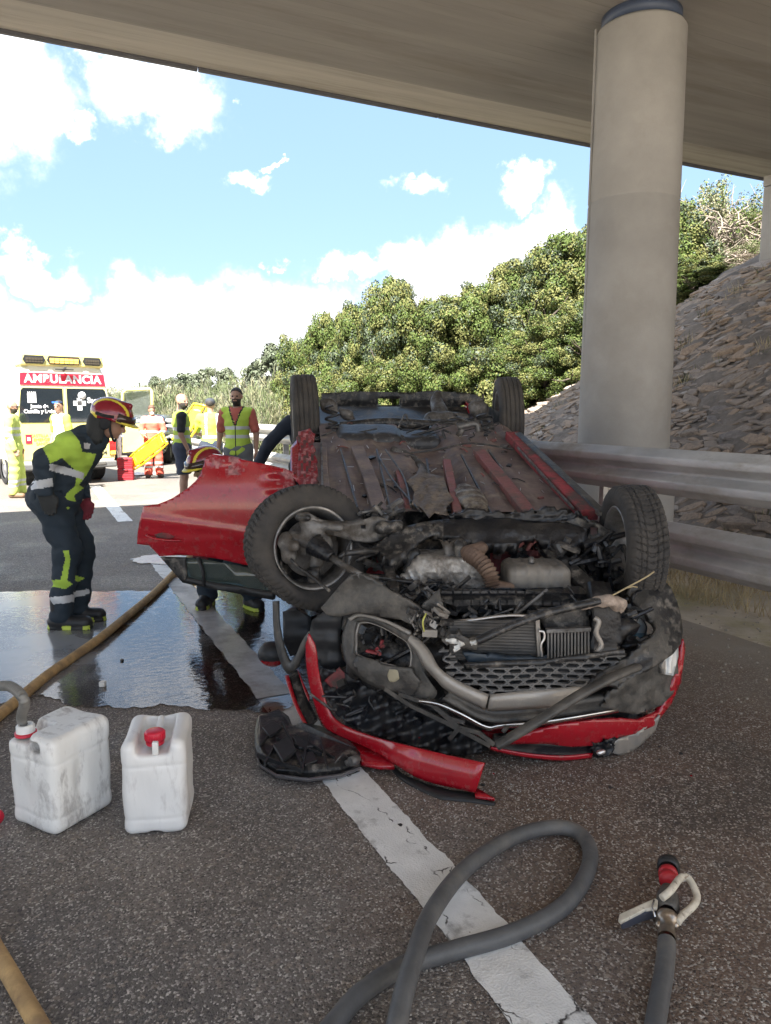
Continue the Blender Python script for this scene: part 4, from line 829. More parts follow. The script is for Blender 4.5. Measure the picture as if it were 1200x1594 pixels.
def head_f(P, c, R, k, beard=0.):
    def L(x, y, z): return np.asarray(c)+R@(np.array([x, y, z])*k)
    d = dell(P, L(0, -.012, .03), np.array([.074, .094, .088])*k, R)
    d = smin(d, dell(P, L(0, .022, -.045), np.array([.056+beard, .066+beard, .066+beard])*k, R), .03*k)
    d = smin(d, dcap(P, L(0, .083, .010), L(0, .104+beard*.3, -.028), .010*k, .0155*k), .012*k)          # nose
    d = smin(d, dcap(P, L(-.035, .076, .026), L(.035, .076, .026), .012*k), .012*k)           # brow
    for s in (-1, 1):
        d = np.maximum(d, -(dell(P, L(s*.031, .098, .006), np.array([.017, .014, .010])*k, R)))   # eye sockets
        d = smin(d, dell(P, L(s*.076, -.01, -.005), np.array([.012, .022, .033])*k, R), .006)      # ears
    d = smin(d, dcap(P, L(-.016, .083, -.052), L(.016, .083, -.052), .0085*k), .006)           # lips
    d = smin(d, dell(P, L(0, .068, -.088), np.array([.020, .018, .014])*k, R), .015)
    return d
def hand_f(P, w, h, fwd, k, curl=.4, r=1.):
    """w wrist, h knuckle centre, fwd = side of the thumb"""
    a = nrm(h-w); t = nrm(np.asarray(fwd)-a*(np.asarray(fwd)@a)); n = np.cross(a, t); d = dbox(P, (w*.35+h*.65), np.array([.040, .014, .045])*k*r, .012, np.stack([t, n, a], 1))
    for i, (o_, L_) in enumerate(((.030, .070), (.010, .080), (-.010, .074), (-.029, .058))):
        p0 = h+t*o_*k; p1 = p0+(a*.75+n*curl*.5)*L_*.5*k; p2 = p1+(a*(1-curl)+n*curl)*L_*.5*k
        d = np.minimum(d, np.minimum(dcap(P, p0-a*.02*k, p1, .0100*k*r, .0092*k*r), dcap(P, p1, p2, .0092*k*r, .0078*k*r)))
    b0 = w*.65+h*.35+t*.030*k; b1 = b0+(t*.7+a*.6)*.035*k; b2 = b1+(a+n*.3)*.030*k
    return smin(d, np.minimum(dcap(P, b0, b1, .0125*k*r, .011*k*r), dcap(P, b1, b2, .011*k*r, .009*k*r)), .008)
def fold(P, amp=.006, f=26., seed=0.): return amp*(np.sin(P[..., 0]*f+np.sin(P[..., 2]*f*.7+seed)*1.6+seed)*np.sin(P[..., 2]*f*.9+P[..., 1]*f*.8+seed*2)+.5*np.sin(P[..., 2]*f*2.1+P[..., 0]*13+seed))
def bbox(J, pad=.2, keys=None):
    A_ = np.array([J[k] for k in (keys or J)]); return A_.min(0)-pad, A_.max(0)+pad
def seg_t(C, a, b): ab = b-a; return ((C-a)@ab)/(ab@ab)
def person(label, px, Y, face, H, fits, group=None, pose=None, hdir=None, vox=.016, beard=0., hair=None, py_ground=None, cat='person', skin=SKIN, loc=None):
    """fits: list of dicts (garment name, material(s), parts...)"""
    p0 = at(px, 638, Y) if loc is None else np.array(loc, float); root = empty('person', (p0[0], p0[1], .002), label, cat, group, face)
    J, k = stand(H, pose); Rh = basis(hdir if hdir is not None else (0, 1, 0)); 
    def body(P):
        d = torso_f(P, J, 0, k)
        for s in 'LR':
            d = smin(d, arm_f(P, J, s, 0, k), .03); d = smin(d, leg_f(P, J, s, 0, k), .03); d = smin(d, dcap(P, J['an'+s], J['to'+s], .038*k, .030*k), .02)
            d = np.minimum(d, hand_f(P, J['wr'+s], J['ha'+s], (0, 1, .2), k, .45, 1.15))
        d = smin(d, dcap(P, J['neck']-[0, 0, .04], J['head']-[0, .02, .03], .056*k, .052*k), .02)
        return smin(d, head_f(P, J['head'], Rh, k, beard), .012)
    lo, hi = bbox(J, .22); lo[2] = -.01; hi[2] = J['head'][2]+.16
    def pk(C):
        c = np.zeros(len(C), int); q = (C-J['head'])@Rh/k
        if beard: c[(q[:, 2] < -.028) & (q[:, 1] > -.01) & (np.linalg.norm(q, axis=1) < .17) & ~((abs(q[:, 0]) < .022) & (abs(q[:, 2]+.052) < .010)) & (q[:, 2] > -.13)] = 1
        return c
    field_obj('body', body, lo, hi, vox, [skin, HAIR], root, pk, inv=False)
    for s in (-1, 1):
        q = MB(); q.ball(J['head']+Rh@(np.array([s*.031, .085, .006])*k), .0115*k, 5); q.build('eye', mat('eye_dark', (.03, .02, .015), .2, bump=0), root, inv=False)
    if hair:
        hf = {'short': .006, 'buzz': .003, 'tied': .012}[hair]
        def hfn(P):
            q = (P-J['head'])@Rh/k; d = dell(P, J['head']+Rh@(np.array([0, -.014, .034])*k), np.array([.076+hf, .096+hf, .090+hf])*k, Rh)
            cut = np.maximum(-(q[..., 2]-.0-.45*np.clip(q[..., 1]+.02, -.2, .2))*1, q[..., 1]-.085); d = np.maximum(d, .045*0-(q[..., 2]-.02-.62*np.clip(q[..., 1]+.03, -.07, .2))*k)
            return smin(d, dell(P, J['head']+Rh@np.array([0, -.12, .03]), (.035, .04, .04)), .02) if hair == 'tied' else d
        field_obj('hair', hfn, J['head']-.2, J['head']+.22, vox*.8, HAIR if hair != 'tied' else mat('brown_hair', (.10, .05, .03), .7), root, inv=False)
    for f in fits: f(root, J, k, Rh, vox)
    return root
# garment factories -------------------------------------------------
def g_top(name, mats, sleeve='long', g=.016, hem=.80, pick=None, neck=.075, extra=0., seed=1., vox=None, front=False):
    def f(root, J, k, Rh, vx):
        def fn(P):
            d = torso_f(P, J, g, k)
            if sleeve != 'none':
                for s in 'LR': d = smin(d, arm_f(P, J, s, g+extra, k, 'full' if sleeve == 'long' else 'upper'), .04)
            else: d = smax(d, -np.minimum(dcap(P, J['shL']+(J['shL']-J['shR'])*.05, J['elL'], .060*k, .05*k), dcap(P, J['shR']+(J['shR']-J['shL'])*.05, J['elR'], .060*k, .05*k)), .01)
            d = d+fold(P, .005, 26, seed); d = np.maximum(d, (hem*k-P[..., 2]))
            return np.maximum(d, -(np.linalg.norm(P-(J['neck']+nrm(J['head']-J['neck'])*.055*k), axis=-1)-neck*k))
        lo, hi = bbox(J, .15, ['pel', 'neck', 'shL', 'shR']+(['elL', 'elR', 'wrL', 'wrR'] if sleeve == 'long' else (['elL', 'elR'] if sleeve == 'short' else []))); lo[2] = min(lo[2], hem*k-.03)
        field_obj(name, fn, lo, hi, vox or vx, mats, root, (lambda C: pick(C, J, k)) if pick else None, inv=False)
    return f
def g_legs(name, mats, kind='full', g=.02, pick=None, seed=2., top=1.02, flare=0.):
    def f(root, J, k, Rh, vx):
        def fn(P):
            d = None
            for s in 'LR':
                x = leg_f(P, J, s, g, k, 'short' if kind == 'short' else 'full')
                if kind == 'full': x = smin(x, dcap(P, J['kn'+s], J['an'+s], .058*k+g, .052*k+g+flare), .03)
                if kind == 'short': x = np.maximum(x, -( (P-(J['hi'+s]*.08+J['kn'+s]*.92))@nrm(J['hi'+s]-J['kn'+s]).astype(np.float32) ))
                d = x if d is None else smin(d, x, .03)
            R = np.eye(3); hr = nrm(J['hiR']-J['hiL']); Rp = np.stack([hr, nrm(np.cross((0, 0, 1), hr)), (0, 0, 1)], 1)
            d = smin(d, dell(P, J['pel'], np.array([.165, .118, .13])*k+g, Rp), .05); d = d+fold(P, .006, 24, seed)
            d = np.maximum(d, P[..., 2]-top*k)
            return np.maximum(d, .055-P[..., 2]) if kind == 'full' else d
        lo, hi = bbox(J, .15, ['pel', 'hiL', 'hiR', 'knL', 'knR', 'anL', 'anR'])
        field_obj(name, fn, lo, hi, vx, mats, root, (lambda C: pick(C, J, k)) if pick else None, inv=False)
    return f
def g_shoes(mats=SHOE, g=.008, high=.10, pick=None):
    def f(root, J, k, Rh, vx):
        for s in 'LR':
            a, t = J['an'+s], J['to'+s]; hl = a+nrm((a-t)*[1, 1, 0])*.035; 
            def fn(P):
                d = smin(dcap(P, hl*[1, 1, 0]+[0, 0, .045+t[2]-.035], t*[1, 1, 0]+[0, 0, t[2]+.005], .043+g, .040+g), dcap(P, a+[0, 0, high-.09], a*[1, 1, 0]+[0, 0, .05], .046+g), .02); return np.maximum(d, t[2]-.035-P[..., 2]+.0)
            lo, hi = np.minimum(a, t)-.12, np.maximum(a, t)+.14; lo[2] = -.02; hi[2] = high+.09
            field_obj('shoe', fn, lo, hi, min(vx, .013), mats, root, (lambda C: pick(C, J, k)) if pick else None, inv=False)
    return f
def bands(*zs, w=.05, base=0, hi=1, legs=False):
    """horizontal reflective bands at heights (fractions of the skeleton)"""
    def p(C, J, k):
        c = np.full(len(C), base)
        for z in zs: c[abs(C[:, 2]-z*k) < w/2] = hi
        return c
    return p
def vestpick(C, J, k):
    c = np.zeros(len(C), int); c[(abs(C[:, 2]-1.10*k) < .026) | (abs(C[:, 2]-1.22*k) < .026)] = 1
    fr = C[:, 1] > 0; c[fr & (abs(C[:, 0]) < .010)] = 2; c[fr & (C[:, 2] > 1.24*k) & (abs(abs(C[:, 0])-(C[:, 2]-1.24*k)*.38) < .011)] = 2
    c[fr & (C[:, 2] > 1.25*k) & (abs(C[:, 0]) < (C[:, 2]-1.25*k)*.38-.008)] = 3
    c[(abs(C[:, 2]-.84*k) < .012)] = 2; return c
CUFF = lambda t, base=0, hi=1: None
def suitpick(C, J, k):                      # long hi-vis jacket: bands on torso and sleeves
    c = np.zeros(len(C), int); c[(abs(C[:, 2]-1.13*k) < .024) | (abs(C[:, 2]-1.25*k) < .024)] = 1
    for s in 'LR':
        near = np.linalg.norm(np.cross(C-J['el'+s], nrm(J['wr'+s]-J['el'+s])), axis=1) < .09; t = seg_t(C, J['el'+s], J['wr'+s]); far = abs(C[:, 0]) > .19*k
        c[near & far & (abs(t-.35) < .10)] = 1
    return c
# ---- rescuers and bystanders -----------------------------------------
person('man in full pale yellow hi-vis suit standing beside the nearer ambulance', 17, 13.6, math.radians(-75), 1.77,
    [g_legs('trousers', [WHIV, REFL], pick=bands(.30, .22, w=.045), g=.03), g_top('jacket', [WHIV, REFL], 'long', g=.028, hem=.82, pick=suitpick, seed=3), g_shoes(BROWNSH)], beard=.004,
    pose=dict(haR=(.27, .10, .80), wrR=(.27, .07, .89), knL=(-.13, .05, .50), anL=(-.15, .06, .09), toL=(-.17, .22, .035)), hdir=(.15, 1, -.05))
q = MB(); pm_ = bpy.data.objects['person']
def glasses(root, J, k, Rh, vx, m=None, lift=0.):
    q = MB(); c = J['head']
    for s in (-1, 1):
        q.box(c+Rh@(np.array([s*.033, .100, .008+lift])*k), np.array([.052, .008, .030])*k, Rh); q.box(c+Rh@(np.array([s*.076, .045, .012+lift])*k), np.array([.006, .11, .010])*k, Rh)
    q.box(c+Rh@(np.array([0, .104, .014+lift])*k), np.array([.03, .006, .006])*k, Rh)
    bevel_obj(q.build('sunglasses', m or BLKP, root, inv=False), .002)
def rig(root): return root
J_, k_ = stand(1.77); glasses(pm_, J_, k_, basis((.15, 1, -.05)), 0)
p2 = person('man with blue sunglasses on his dark hair, white and yellow top, by the ambulance', 93, 14.6, math.radians(150), 1.78,
    [g_legs('trousers', [WHIV, REFL], pick=bands(.30, w=.05), g=.025), g_top('polo', [PLW, HIV], 'short', g=.016, hem=.86, pick=lambda C, J, k: (np.abs(C[:, 0]) > .15).astype(int)), g_shoes(SHOE)], hair='short', hdir=(-.35, 1, 0))
J_, k_ = stand(1.78); glasses(p2, J_, k_, basis((-.35, 1, 0)), 0, mat('blue_mirror', (.03, .15, .65), .15, bump=0), .075)
p3 = person('woman in orange-red reflective overalls and white face mask carrying a yellow spinal board', 236, 17.6, math.radians(-160), 1.70,
    [g_legs('overall_trousers', [ORNG, REFL, PALEO], pick=bands(.36, .26, w=.05), g=.035, flare=.01), g_top('overall_jacket', [ORNG, REFL, PALEO], 'long', g=.024, hem=.82, pick=lambda C, J, k: np.where(abs(C[:, 2]-1.12*k) < .03, 1, np.where(C[:, 2] > 1.33*k, 2, 0))), g_shoes(SHOE)],
    pose=dict(elL=(-.27, .05, 1.16), wrL=(-.14, .26, 1.05), haL=(-.10, .33, 1.02), elR=(.26, .06, 1.17), wrR=(.20, .28, 1.02), haR=(.16, .35, 1.0)), hair='tied', hdir=(0, 1, -.3))
q = MB(); J_, k_ = stand(1.70); Rh = basis((0, 1, -.3)); q.ball(J_['head']+Rh@(np.array([0, .078, -.045])*k_), np.array([.045, .035, .040]), 8, R=Rh); q.build('face_mask', PLW, p3, inv=False)
# spinal board (yellow plastic, hand slots round the rim)
BOARDY = mat('board_yellow', (.85, .50, .01), .4, var=.05, coat=.3, bump=0)
def spine_board(name, label, c, ax, side, n, L_, W_):
    c = np.array(c, float); ax = nrm(ax); side = nrm(np.asarray(side)-ax*(np.asarray(side)@ax)); nn = np.cross(ax, side); R = np.stack([side, nn, ax], 1)
    e = empty(name, c, label, 'spinal board', 'yellow spinal boards')
    def fn(P):
        q = (P-c)@R; t = q[..., 2]/(L_/2); hw = W_/2*(1-.22*np.clip(np.abs(t)-.35, 0, 1)**1.2*1.3); d = np.maximum(np.maximum(np.abs(q[..., 0])-hw, np.abs(q[..., 2])-L_/2), np.abs(q[..., 1]-.03*(q[..., 0]/(W_/2))**2)-.026)
        for s in (-1, 1):
            for k in range(6): d = np.maximum(d, -dbox(q, (s*(W_/2-.055-(.012 if k in (0, 5) else 0)), 0, (k-2.5)*L_/6.6), (.020, .1, .085), .018))
        for s in (-1, 1): d = np.maximum(d, -dbox(q, (0, 0, s*(L_/2-.06)), (.09, .1, .02), .018))
        return np.maximum(d, -(dbox(q, (0, -.045, 0), (.10, .03, L_*.32), .02)))
    return field_obj('board', fn, c-abs(ax)*L_/2-.28, c+abs(ax)*L_/2+.28, .014, BOARDY, e)
a0, a1 = at(209, 722, 17.1), at(250, 690, 16.9)
spine_board('spinal_board', 'long yellow spinal board tilted in the hands of the woman in orange-red overalls', (at(229, 702, 17.0)), a1-a0, (.5, -.4, -.8), 0, 1.15, .42)
spine_board('spinal_board', 'yellow spinal board sticking up behind the bald bearded man', at(296, 657, 13.6), at(302, 640, 13.6)-at(290, 678, 13.6)+[0, .5, 0], (1, .2, .1), 0, 1.0, .36)
p4 = person('bald bearded man in dark T-shirt, hi-vis vest and dark shorts turned towards us', 281, 12.0, math.radians(-72), 1.86,
    [g_legs('shorts', [DENIM], 'short', g=.035, top=1.04), g_top('tshirt', [BLKC], 'short', g=.014, hem=.92), g_top('vest', [HIV, REFL, BLKC, BLKC], 'none', g=.030, hem=.84, pick=vestpick, neck=.11, seed=5), g_shoes(SHOE)],
    beard=.010, hdir=(1.0, .95, 0), pose=dict(elR=(.24, -.02, 1.14), wrR=(.25, .08, .90), haR=(.245, .11, .81)))
q = MB(); q.tube([(.255, .16, .95), (.26, .17, .82), (.25, .14, .72), (.235, .19, .83), (.255, .16, .95)], .006, 6); o_ = q.build('hanging_strap', mat('dark_red_strap', (.15, .02, .02), .7), p4, inv=False)
p5 = person('man in cap and hi-vis yellow polo shirt seen from behind', 327, 13.6, math.radians(8), 1.80,
    [g_legs('trousers', [NAVY], g=.025), g_top('polo_shirt', [HIV, REFL], 'short', g=.020, hem=.84, pick=lambda C, J, k: ((abs(C[:, 2]-1.08*k) < .022) | ((C[:, 1] < 0) & (abs(abs(C[:, 0]-.03)-.10) < .022) & (C[:, 2] > 1.08*k))).astype(int), seed=6), g_shoes(SHOE)],
    hair='buzz', pose=dict(elL=(-.27, .08, 1.15), wrL=(-.20, .27, 1.10), haL=(-.15, .34, 1.10), elR=(.26, .06, 1.15), wrR=(.18, .26, 1.08), haR=(.13, .33, 1.08)))
q = MB(); J_, k_ = stand(1.80); h0 = J_['head']; q.lathe(h0+[0, -.012, .03], (0, 0, 1), [(-.01, .086), (.03, .092), (.06, .088), (.085, .07), (.102, .04), (.107, 0)], 20); q.prism([h0+[-.07, .05, .022], h0+[.07, .05, .022], h0+[.055, .15, .012], h0+[-.055, .15, .012]], (0, 0, .008)); q.build('cap', mat('dark_cap', (.03, .035, .045), .8), p5, inv=False)
p6 = person('dark haired bearded man in coral shirt, hi-vis vest and grey trousers facing us', 369, 11.1, math.radians(177), 1.92,
    [g_legs('trousers', [GREYT], g=.025), g_top('shirt', [CORAL], 'short', g=.015, hem=.92, seed=7), g_top('vest', [HIV, REFL, BLKC, CORAL], 'none', g=.032, hem=.84, pick=vestpick, neck=.085, seed=8), g_shoes(SHOE)], beard=.005, hair='short')
p7 = person('person in dark clothes half hidden behind the raised rear wheel', 476, 8.3, math.radians(-160), 1.80,
    [g_legs('trousers', [BLKC], g=.02), g_top('jacket', [NAVY, BLKC], 'long', g=.03, hem=.80, seed=9), g_shoes(SHOE)], hair='short',
    pose=dict(elR=(.42, .05, 1.20), wrR=(.55, .16, 1.0), haR=(.60, .20, .94)))
# ================================================================== THE OVERTURNED CAR
REDP = mat('red_car_paint', (.36, .006, .016), .26, var=.10, scale=5, coat=.7, bump=.05, bscale=6, dirt=(.26, .055, .05), dscale=22, dlo=.56, dhi=.72, bdist=.02)
REDD = mat('dusty_red_paint', (.28, .025, .032), .55, var=.3, scale=9, bump=.3, bscale=50, dirt=(.075, .055, .05), dscale=6, dlo=.42, dhi=.6)
SCR = mat('scraped_paint', (.40, .17, .17), .7, var=.5, scale=30, bump=.7, bscale=70, dirt=(.30, .02, .03), dscale=12, dlo=.45, dhi=.55)
UND = mat('underseal', (.15, .11, .10), .6, var=.4, scale=6, bump=.6, bscale=45, bdist=.008, dirt=(.26, .215, .18), dscale=9, dlo=.48, dhi=.66)
UND2 = mat('underseal_red', (.26, .075, .065), .5, var=.4, scale=6, bump=.5, bscale=40, dirt=(.12, .095, .085), dscale=6, dlo=.42, dhi=.62)
GRIM = mat('grimy_black', (.022, .022, .023), .36, var=.5, scale=8, bump=.5, bscale=35, bdist=.008, dirt=(.20, .18, .155), dscale=17, dlo=.5, dhi=.68)
OILY = mat('oily_black', (.012, .013, .016), .30, var=.5, scale=8, bump=.7, bscale=25, bdist=.01, dirt=(.05, .045, .04), dscale=7, dlo=.5, dhi=.7)
DPL = mat('dusty_plastic', (.055, .052, .048), .40, var=.25, scale=5, bump=.4, bscale=60, dirt=(.16, .145, .125), dscale=7, dlo=.45, dhi=.7)
SAT = mat('satin_grey_trim', (.32, .295, .265), .36, metal=.3, var=.15, scale=5, bump=.25, bscale=60, dirt=(.30, .27, .235), dscale=6, dlo=.5, dhi=.7)
CAST = mat('cast_aluminium', (.48, .465, .44), .42, metal=.4, var=.3, scale=12, bump=.6, bscale=30, dirt=(.16, .14, .12), dscale=8, dlo=.42, dhi=.62)
STL = mat('dirty_steel', (.17, .165, .16), .5, metal=.5, var=.35, scale=12, bump=.4, bscale=50, dirt=(.085, .072, .06), dscale=9, dlo=.42, dhi=.62)
RUST = mat('rusty_steel', (.15, .10, .075), .65, metal=.3, var=.35, scale=18, bump=.4, dirt=(.22, .155, .115), dscale=8)
BRT = mat('bright_steel', (.62, .60, .58), .3, metal=.8, var=.15, scale=12, bump=.2)
TYR = mat('tyre', (.034, .032, .031), .82, var=.3, scale=10, bump=.35, bscale=120, bdist=.003, dirt=(.085, .075, .065), dscale=6, dlo=.40, dhi=.75)
FIN = mat('cooler_fins', (.16, .155, .15), .5, metal=.6, var=.3, bump=.2)
WPL = mat('broken_white_plastic', (.75, .74, .70), .5)
car = empty('overturned_car', at(700, 960, 4.4)*[1, 1, 0], 'wrecked red car lying on its roof with wheels up, nose crushed and underbody exposed', 'car')
AF = at(735, 857, 3.78); AR = at(630, 652, 6.12)
cf = nrm(AF-AR); cs_ = nrm(np.cross(cf, (0, 0, 1))*-1); cs_ = nrm([abs(cs_[0]), cs_[1]*np.sign(cs_[0]), 0]); ch = nrm(np.cross(cf, cs_)); ch = ch*np.sign(ch[2])
CR = np.stack([cs_, cf, ch], 1)
def CL(s, f, h): return AF+CR@np.array([s, f, h])                 # car frame: s sideways, f forward (towards the nose), h towards the wheels
def on_plane(px, py, off):
    x = (px-600)/FPX; y = (797-py)/FPX; c, s = math.cos(PITCH), math.sin(PITCH); r = V3(x, c+y*s, -s+y*c); o = V3(0, 0, CAMH); p0 = AF+ch*off
    return o+r*(((p0-o)@ch)/(r@ch))
def panel(name, poly, Yf, th, mats, parent=car, step=14, jit=0., smooth=True, rnd=0, bev=0., pick=None, holes=()):
    """a sheet-metal or plastic panel: outline, depth law, thickness"""
    if rnd: P = [p[:2] for p in spline([V3(p[0], p[1], 0) for p in poly+poly[:1]], rnd)][:-1]
    else: P = poly
    bm = bmesh.new(); bm.faces.new([bm.verts.new((p[0], p[1], 0)) for p in P])
    xs = [p[0] for p in P]; ys = [p[1] for p in P]
    for x in np.arange(min(xs)+step*.5, max(xs), step): bmesh.ops.bisect_plane(bm, geom=bm.verts[:]+bm.edges[:]+bm.faces[:], plane_co=(x, 0, 0), plane_no=(1, 0, 0))
    for y in np.arange(min(ys)+step*.5, max(ys), step): bmesh.ops.bisect_plane(bm, geom=bm.verts[:]+bm.edges[:]+bm.faces[:], plane_co=(0, y, 0), plane_no=(0, 1, 0))
    if holes:
        dl = [f for f in bm.faces if any((f.calc_center_median().x-hx)**2/hr**2+(f.calc_center_median().y-hy)**2/hs**2 < 1 for hx, hy, hr, hs in holes)]; bmesh.ops.delete(bm, geom=dl, context='FACES')
    if pick:
        for f in bm.faces: c = f.calc_center_median(); f.material_index = pick(c.x, c.y)
    for v in bm.verts: v.co = Vector(at(v.co.x, v.co.y, Yf(v.co.x, v.co.y)+(random.gauss(0, jit) if jit else 0)))
    for f in bm.faces: f.smooth = smooth
    bmesh.ops.recalc_face_normals(bm, faces=bm.faces)
    me = bpy.data.meshes.new(name); bm.to_mesh(me); bm.free()
    o = link(name, me, mats if isinstance(mats, list) else [mats], parent)
    if np.mean([f.normal.y for f in me.polygons]) > 0: me.flip_normals()
    s = o.modifiers.new('thickness', 'SOLIDIFY'); s.thickness = th; s.offset = -1; s.use_even_offset = False
    if bev: bevel_obj(o, bev)
    return o
def FY(px, py): return 3.12+.30*((px-790)/270)**2+.0012*max(0, 1040-py)+.0006*max(0, py-1090)
# --- tyres and wheels
def tyre(name, c, ax, R=.325, W=.20, tread='v', sag=None, parent=car):
    """ax points to the outer side of the wheel"""
    c = np.asarray(c, float); ax = nrm(ax); x0 = nrm(np.cross(ax, (0, 0, 1))); y0 = np.cross(ax, x0); n = 336 if tread == 'v' else 96
    side = [(-.36, .63), (-.44, .66), (-.50, .74), (-.50, .84), (-.46, .93), (-.42, .965)]; tr = [(-.40+.8*i/24, 1-.012*((i-12)/12)**2-(.012 if i in (0, 24) else 0)) for i in range(25)]
    prof = side+tr+[(-a, b) for a, b in side[::-1]]; V = []; m = len(prof)
    th = np.arange(n)*2*np.pi/n
    for (t, r_) in prof:
        rr = np.full(n, r_*R); tt = np.full(n, t*W)
        if abs(t) <= .405 and r_ > .97:
            if tread == 'v':
                ph = (th*R/.036+abs(t)*2.0*(1 if True else 0)) % 1; rr -= np.where(ph < .24, .0075, 0); rr -= .006 if min(abs(abs(t)-.13), abs(abs(t)-.27)) < .018 else 0
            else: rr -= .007 if min(abs(abs(t)-.10), abs(abs(t)-.27)) < .02 else 0
        if .9 < r_ <= .97 and tread == 'v': rr -= np.where((th*R/.036+.8) % 1 < .3, .005, 0)
        if sag:
            k_ = np.clip(np.cos(th-sag[0]), 0, 1)**6*sag[1]; rr -= k_*.5*(r_-.6)/.4*R*.3; tt += k_*math.copysign(1, t or 1)*W*.28*np.sin((r_-.62)/.38*np.pi)
        V.append(c+ax*tt[:, None]+rr[:, None]*(np.cos(th)[:, None]*x0+np.sin(th)[:, None]*y0))
    V = np.concatenate(V); F = np.array([(i*n+k, i*n+(k+1) % n, (i+1)*n+(k+1) % n, (i+1)*n+k) for i in range(m-1) for k in range(n)])
    me = raw_mesh(name, V, F, [TYR]); me.polygons.foreach_set('use_smooth', np.array([i < 7 or i > m-8 for i in range(m-1) for k in range(n)]))
    return link(name, me, [TYR], parent)
RIMM = mat('dirty_alloy', (.30, .29, .28), .38, metal=.7, var=.25, scale=14, bump=.2, dirt=(.10, .09, .08), dscale=6, dlo=.45, dhi=.7)
def rim(parent, c, ax, R=.325, W=.20, spokes=5, face='out'):
    c = np.asarray(c, float); ax = nrm(ax); q = MB(); r = R*.635
    q.lathe(c, ax, [(-W*.40, r-.002), (-W*.42, r+.006), (-W*.44, r), (-W*.40, r-.012), (-W*.1, r-.026), (W*.25, r-.028), (W*.38, r-.012), (W*.43, r), (W*.42, r+.007), (W*.38, r+.004)], 64)
    o = q.build('rim', RIMM, parent, fix=False)
    o.modifiers.new('t', 'SOLIDIFY').thickness = .003
    q = MB(); x0 = nrm(np.cross(ax, (0, 0, 1))); y0 = np.cross(ax, x0)
    for k in range(spokes):
        for da in (-.11, .11):
            a = 2*math.pi*k/spokes+.3; d0 = math.cos(a)*x0+math.sin(a)*y0; d1 = math.cos(a+da)*x0+math.sin(a+da)*y0
            q.beam(c+ax*W*.30+d0*.035, c+ax*W*.36+d1*(r-.010), .028, .016, up=ax)
    q.lathe(c, ax, [(W*.22, .055), (W*.36, .052), (W*.38, .04), (W*.38, 0)], 24); q.build('spokes', RIMM, parent)['kind'] = 'stuff'
    return o
nFL = nrm([.44, -.86, .14]); cFL = at(485, 853, 3.78)+(-nFL)*.05; w1 = empty
def wheel(c, ax, R=.325, W=.2, tread='v', sag=None, spokes=5):
    t = tyre('wheel', c, ax, R, W, tread, sag); rim(t, c, ax, R, W, spokes); return t
wFL = wheel(cFL, -nFL, .335, .205, 'v', (math.radians(135), .9)); wFL['label'] = 'torn front wheel turned flat towards us with a half collapsed tyre'
nFR = nrm([1, .0, .03]); cFR = at(983, 847, 3.74); wFR = wheel(cFR, nFR, .305, .195)
nRL = nrm(np.array([-1, -.16, -.03])); cRL = at(474, 650, 5.85); wRL = wheel(cRL, nRL, .335, .20, 'r')
nRR = nrm([.995, -.03, .03]); cRR = at(790, 650, 6.02); wRR = wheel(cRR, nRR, .325, .19, 'r')
# --- body shell: crushed cabin under the floor
def shell_pt(a, b):
    f = -3.38+a*2.95; k = b*2-1; t = abs(k); sgn = 1 if k > 0 else -1
    if t > .55: s = .80-.03*(t-.55); h = .06-(1-t)/.45*.62                # side, sill to beltline
    elif t > .30: s = .79-(.55-t)/.25*.22; h = -.56-(.55-t)/.25*.42
    else: s = .57*t/.30; h = -.98-.05*(1-t/.3)
    if a < .07: s *= .93
    h -= .16*max(0, 1-a/.32)
    p = CL(s*sgn, f, h+.015*math.sin(a*17+t*9)); p[2] = max(p[2], .03+.01*math.sin(a*23+b*19)); return p
q = MB(); q.grid(shell_pt, 30, 40)
o = q.build('body_shell', [REDP, GLASSD, GRIM], car)
for p in o.data.polygons:
    l = CR.T@(np.array(p.center)-AF)
    if abs(l[0]) < .775 and l[2] < -.55: p.material_index = 1 if abs(l[0]) > .55 else 0
o.modifiers.new('t', 'SOLIDIFY').thickness = .02
for f_ in (-3.36, -.5):                                                   # rear and front bulkheads
    q = MB(); q.add([CL(-.75, f_, -.25 if f_ < -3 else .02), CL(.75, f_, -.25 if f_ < -3 else .02), CL(.78, f_, -.55), CL(.5, f_, -.95), CL(-.5, f_, -.95), CL(-.78, f_, -.55)], [(0, 1, 2, 3, 4, 5)])
    for i, v_ in enumerate(q.v): q.v[i] = (v_[0], v_[1], max(v_[2], .02))
    o = q.build('bulkhead', GRIM, car); o.modifiers.new('t', 'SOLIDIFY').thickness = .02
# --- floor pan: pressed sheet with tunnel and swages
def floor_h(s, f):
    h = 0.
    h -= .085*math.exp(-((s-.02)/.13)**4)                                # exhaust tunnel is sunk
    h += .012*smooth01((math.sin(s*30+.6)-.2)*3)*smooth01((math.sin(f*6.5)+.5)*4)*(abs(s) > .2)
    h += .006*smooth01((math.sin(f*52)-.3)*3)*(abs(s) < .2)
    h += .006*math.sin(f*9+s*5)+.004*math.sin(f*3+s*13)
    if f < -2.02: h -= .10*min(1, (-2.02-f)/.12)
    return h+.085
q = MB(); q.grid(lambda a, b: CL(-.72+1.44*b, -2.36+2.05*a, floor_h(-.72+1.44*b, -2.36+2.05*a)), 90, 64); q.build('floor_pan', UND, car)
def chan(name, pts, wd, ht, m, off=.10, parent=car, bev=.006):
    """hat-section rail following picture points on the floor plane"""
    q = MB(); P = [on_plane(px, py, off) for px, py in pts]
    for i in range(len(P)-1): q.beam(P[i], P[i+1], wd, ht, up=ch, ext=.003)
    return q.build(name, m, parent, bev)
chan('floor_rail', [(556,700),(575,745),(592,800)], .085, .05, UND)
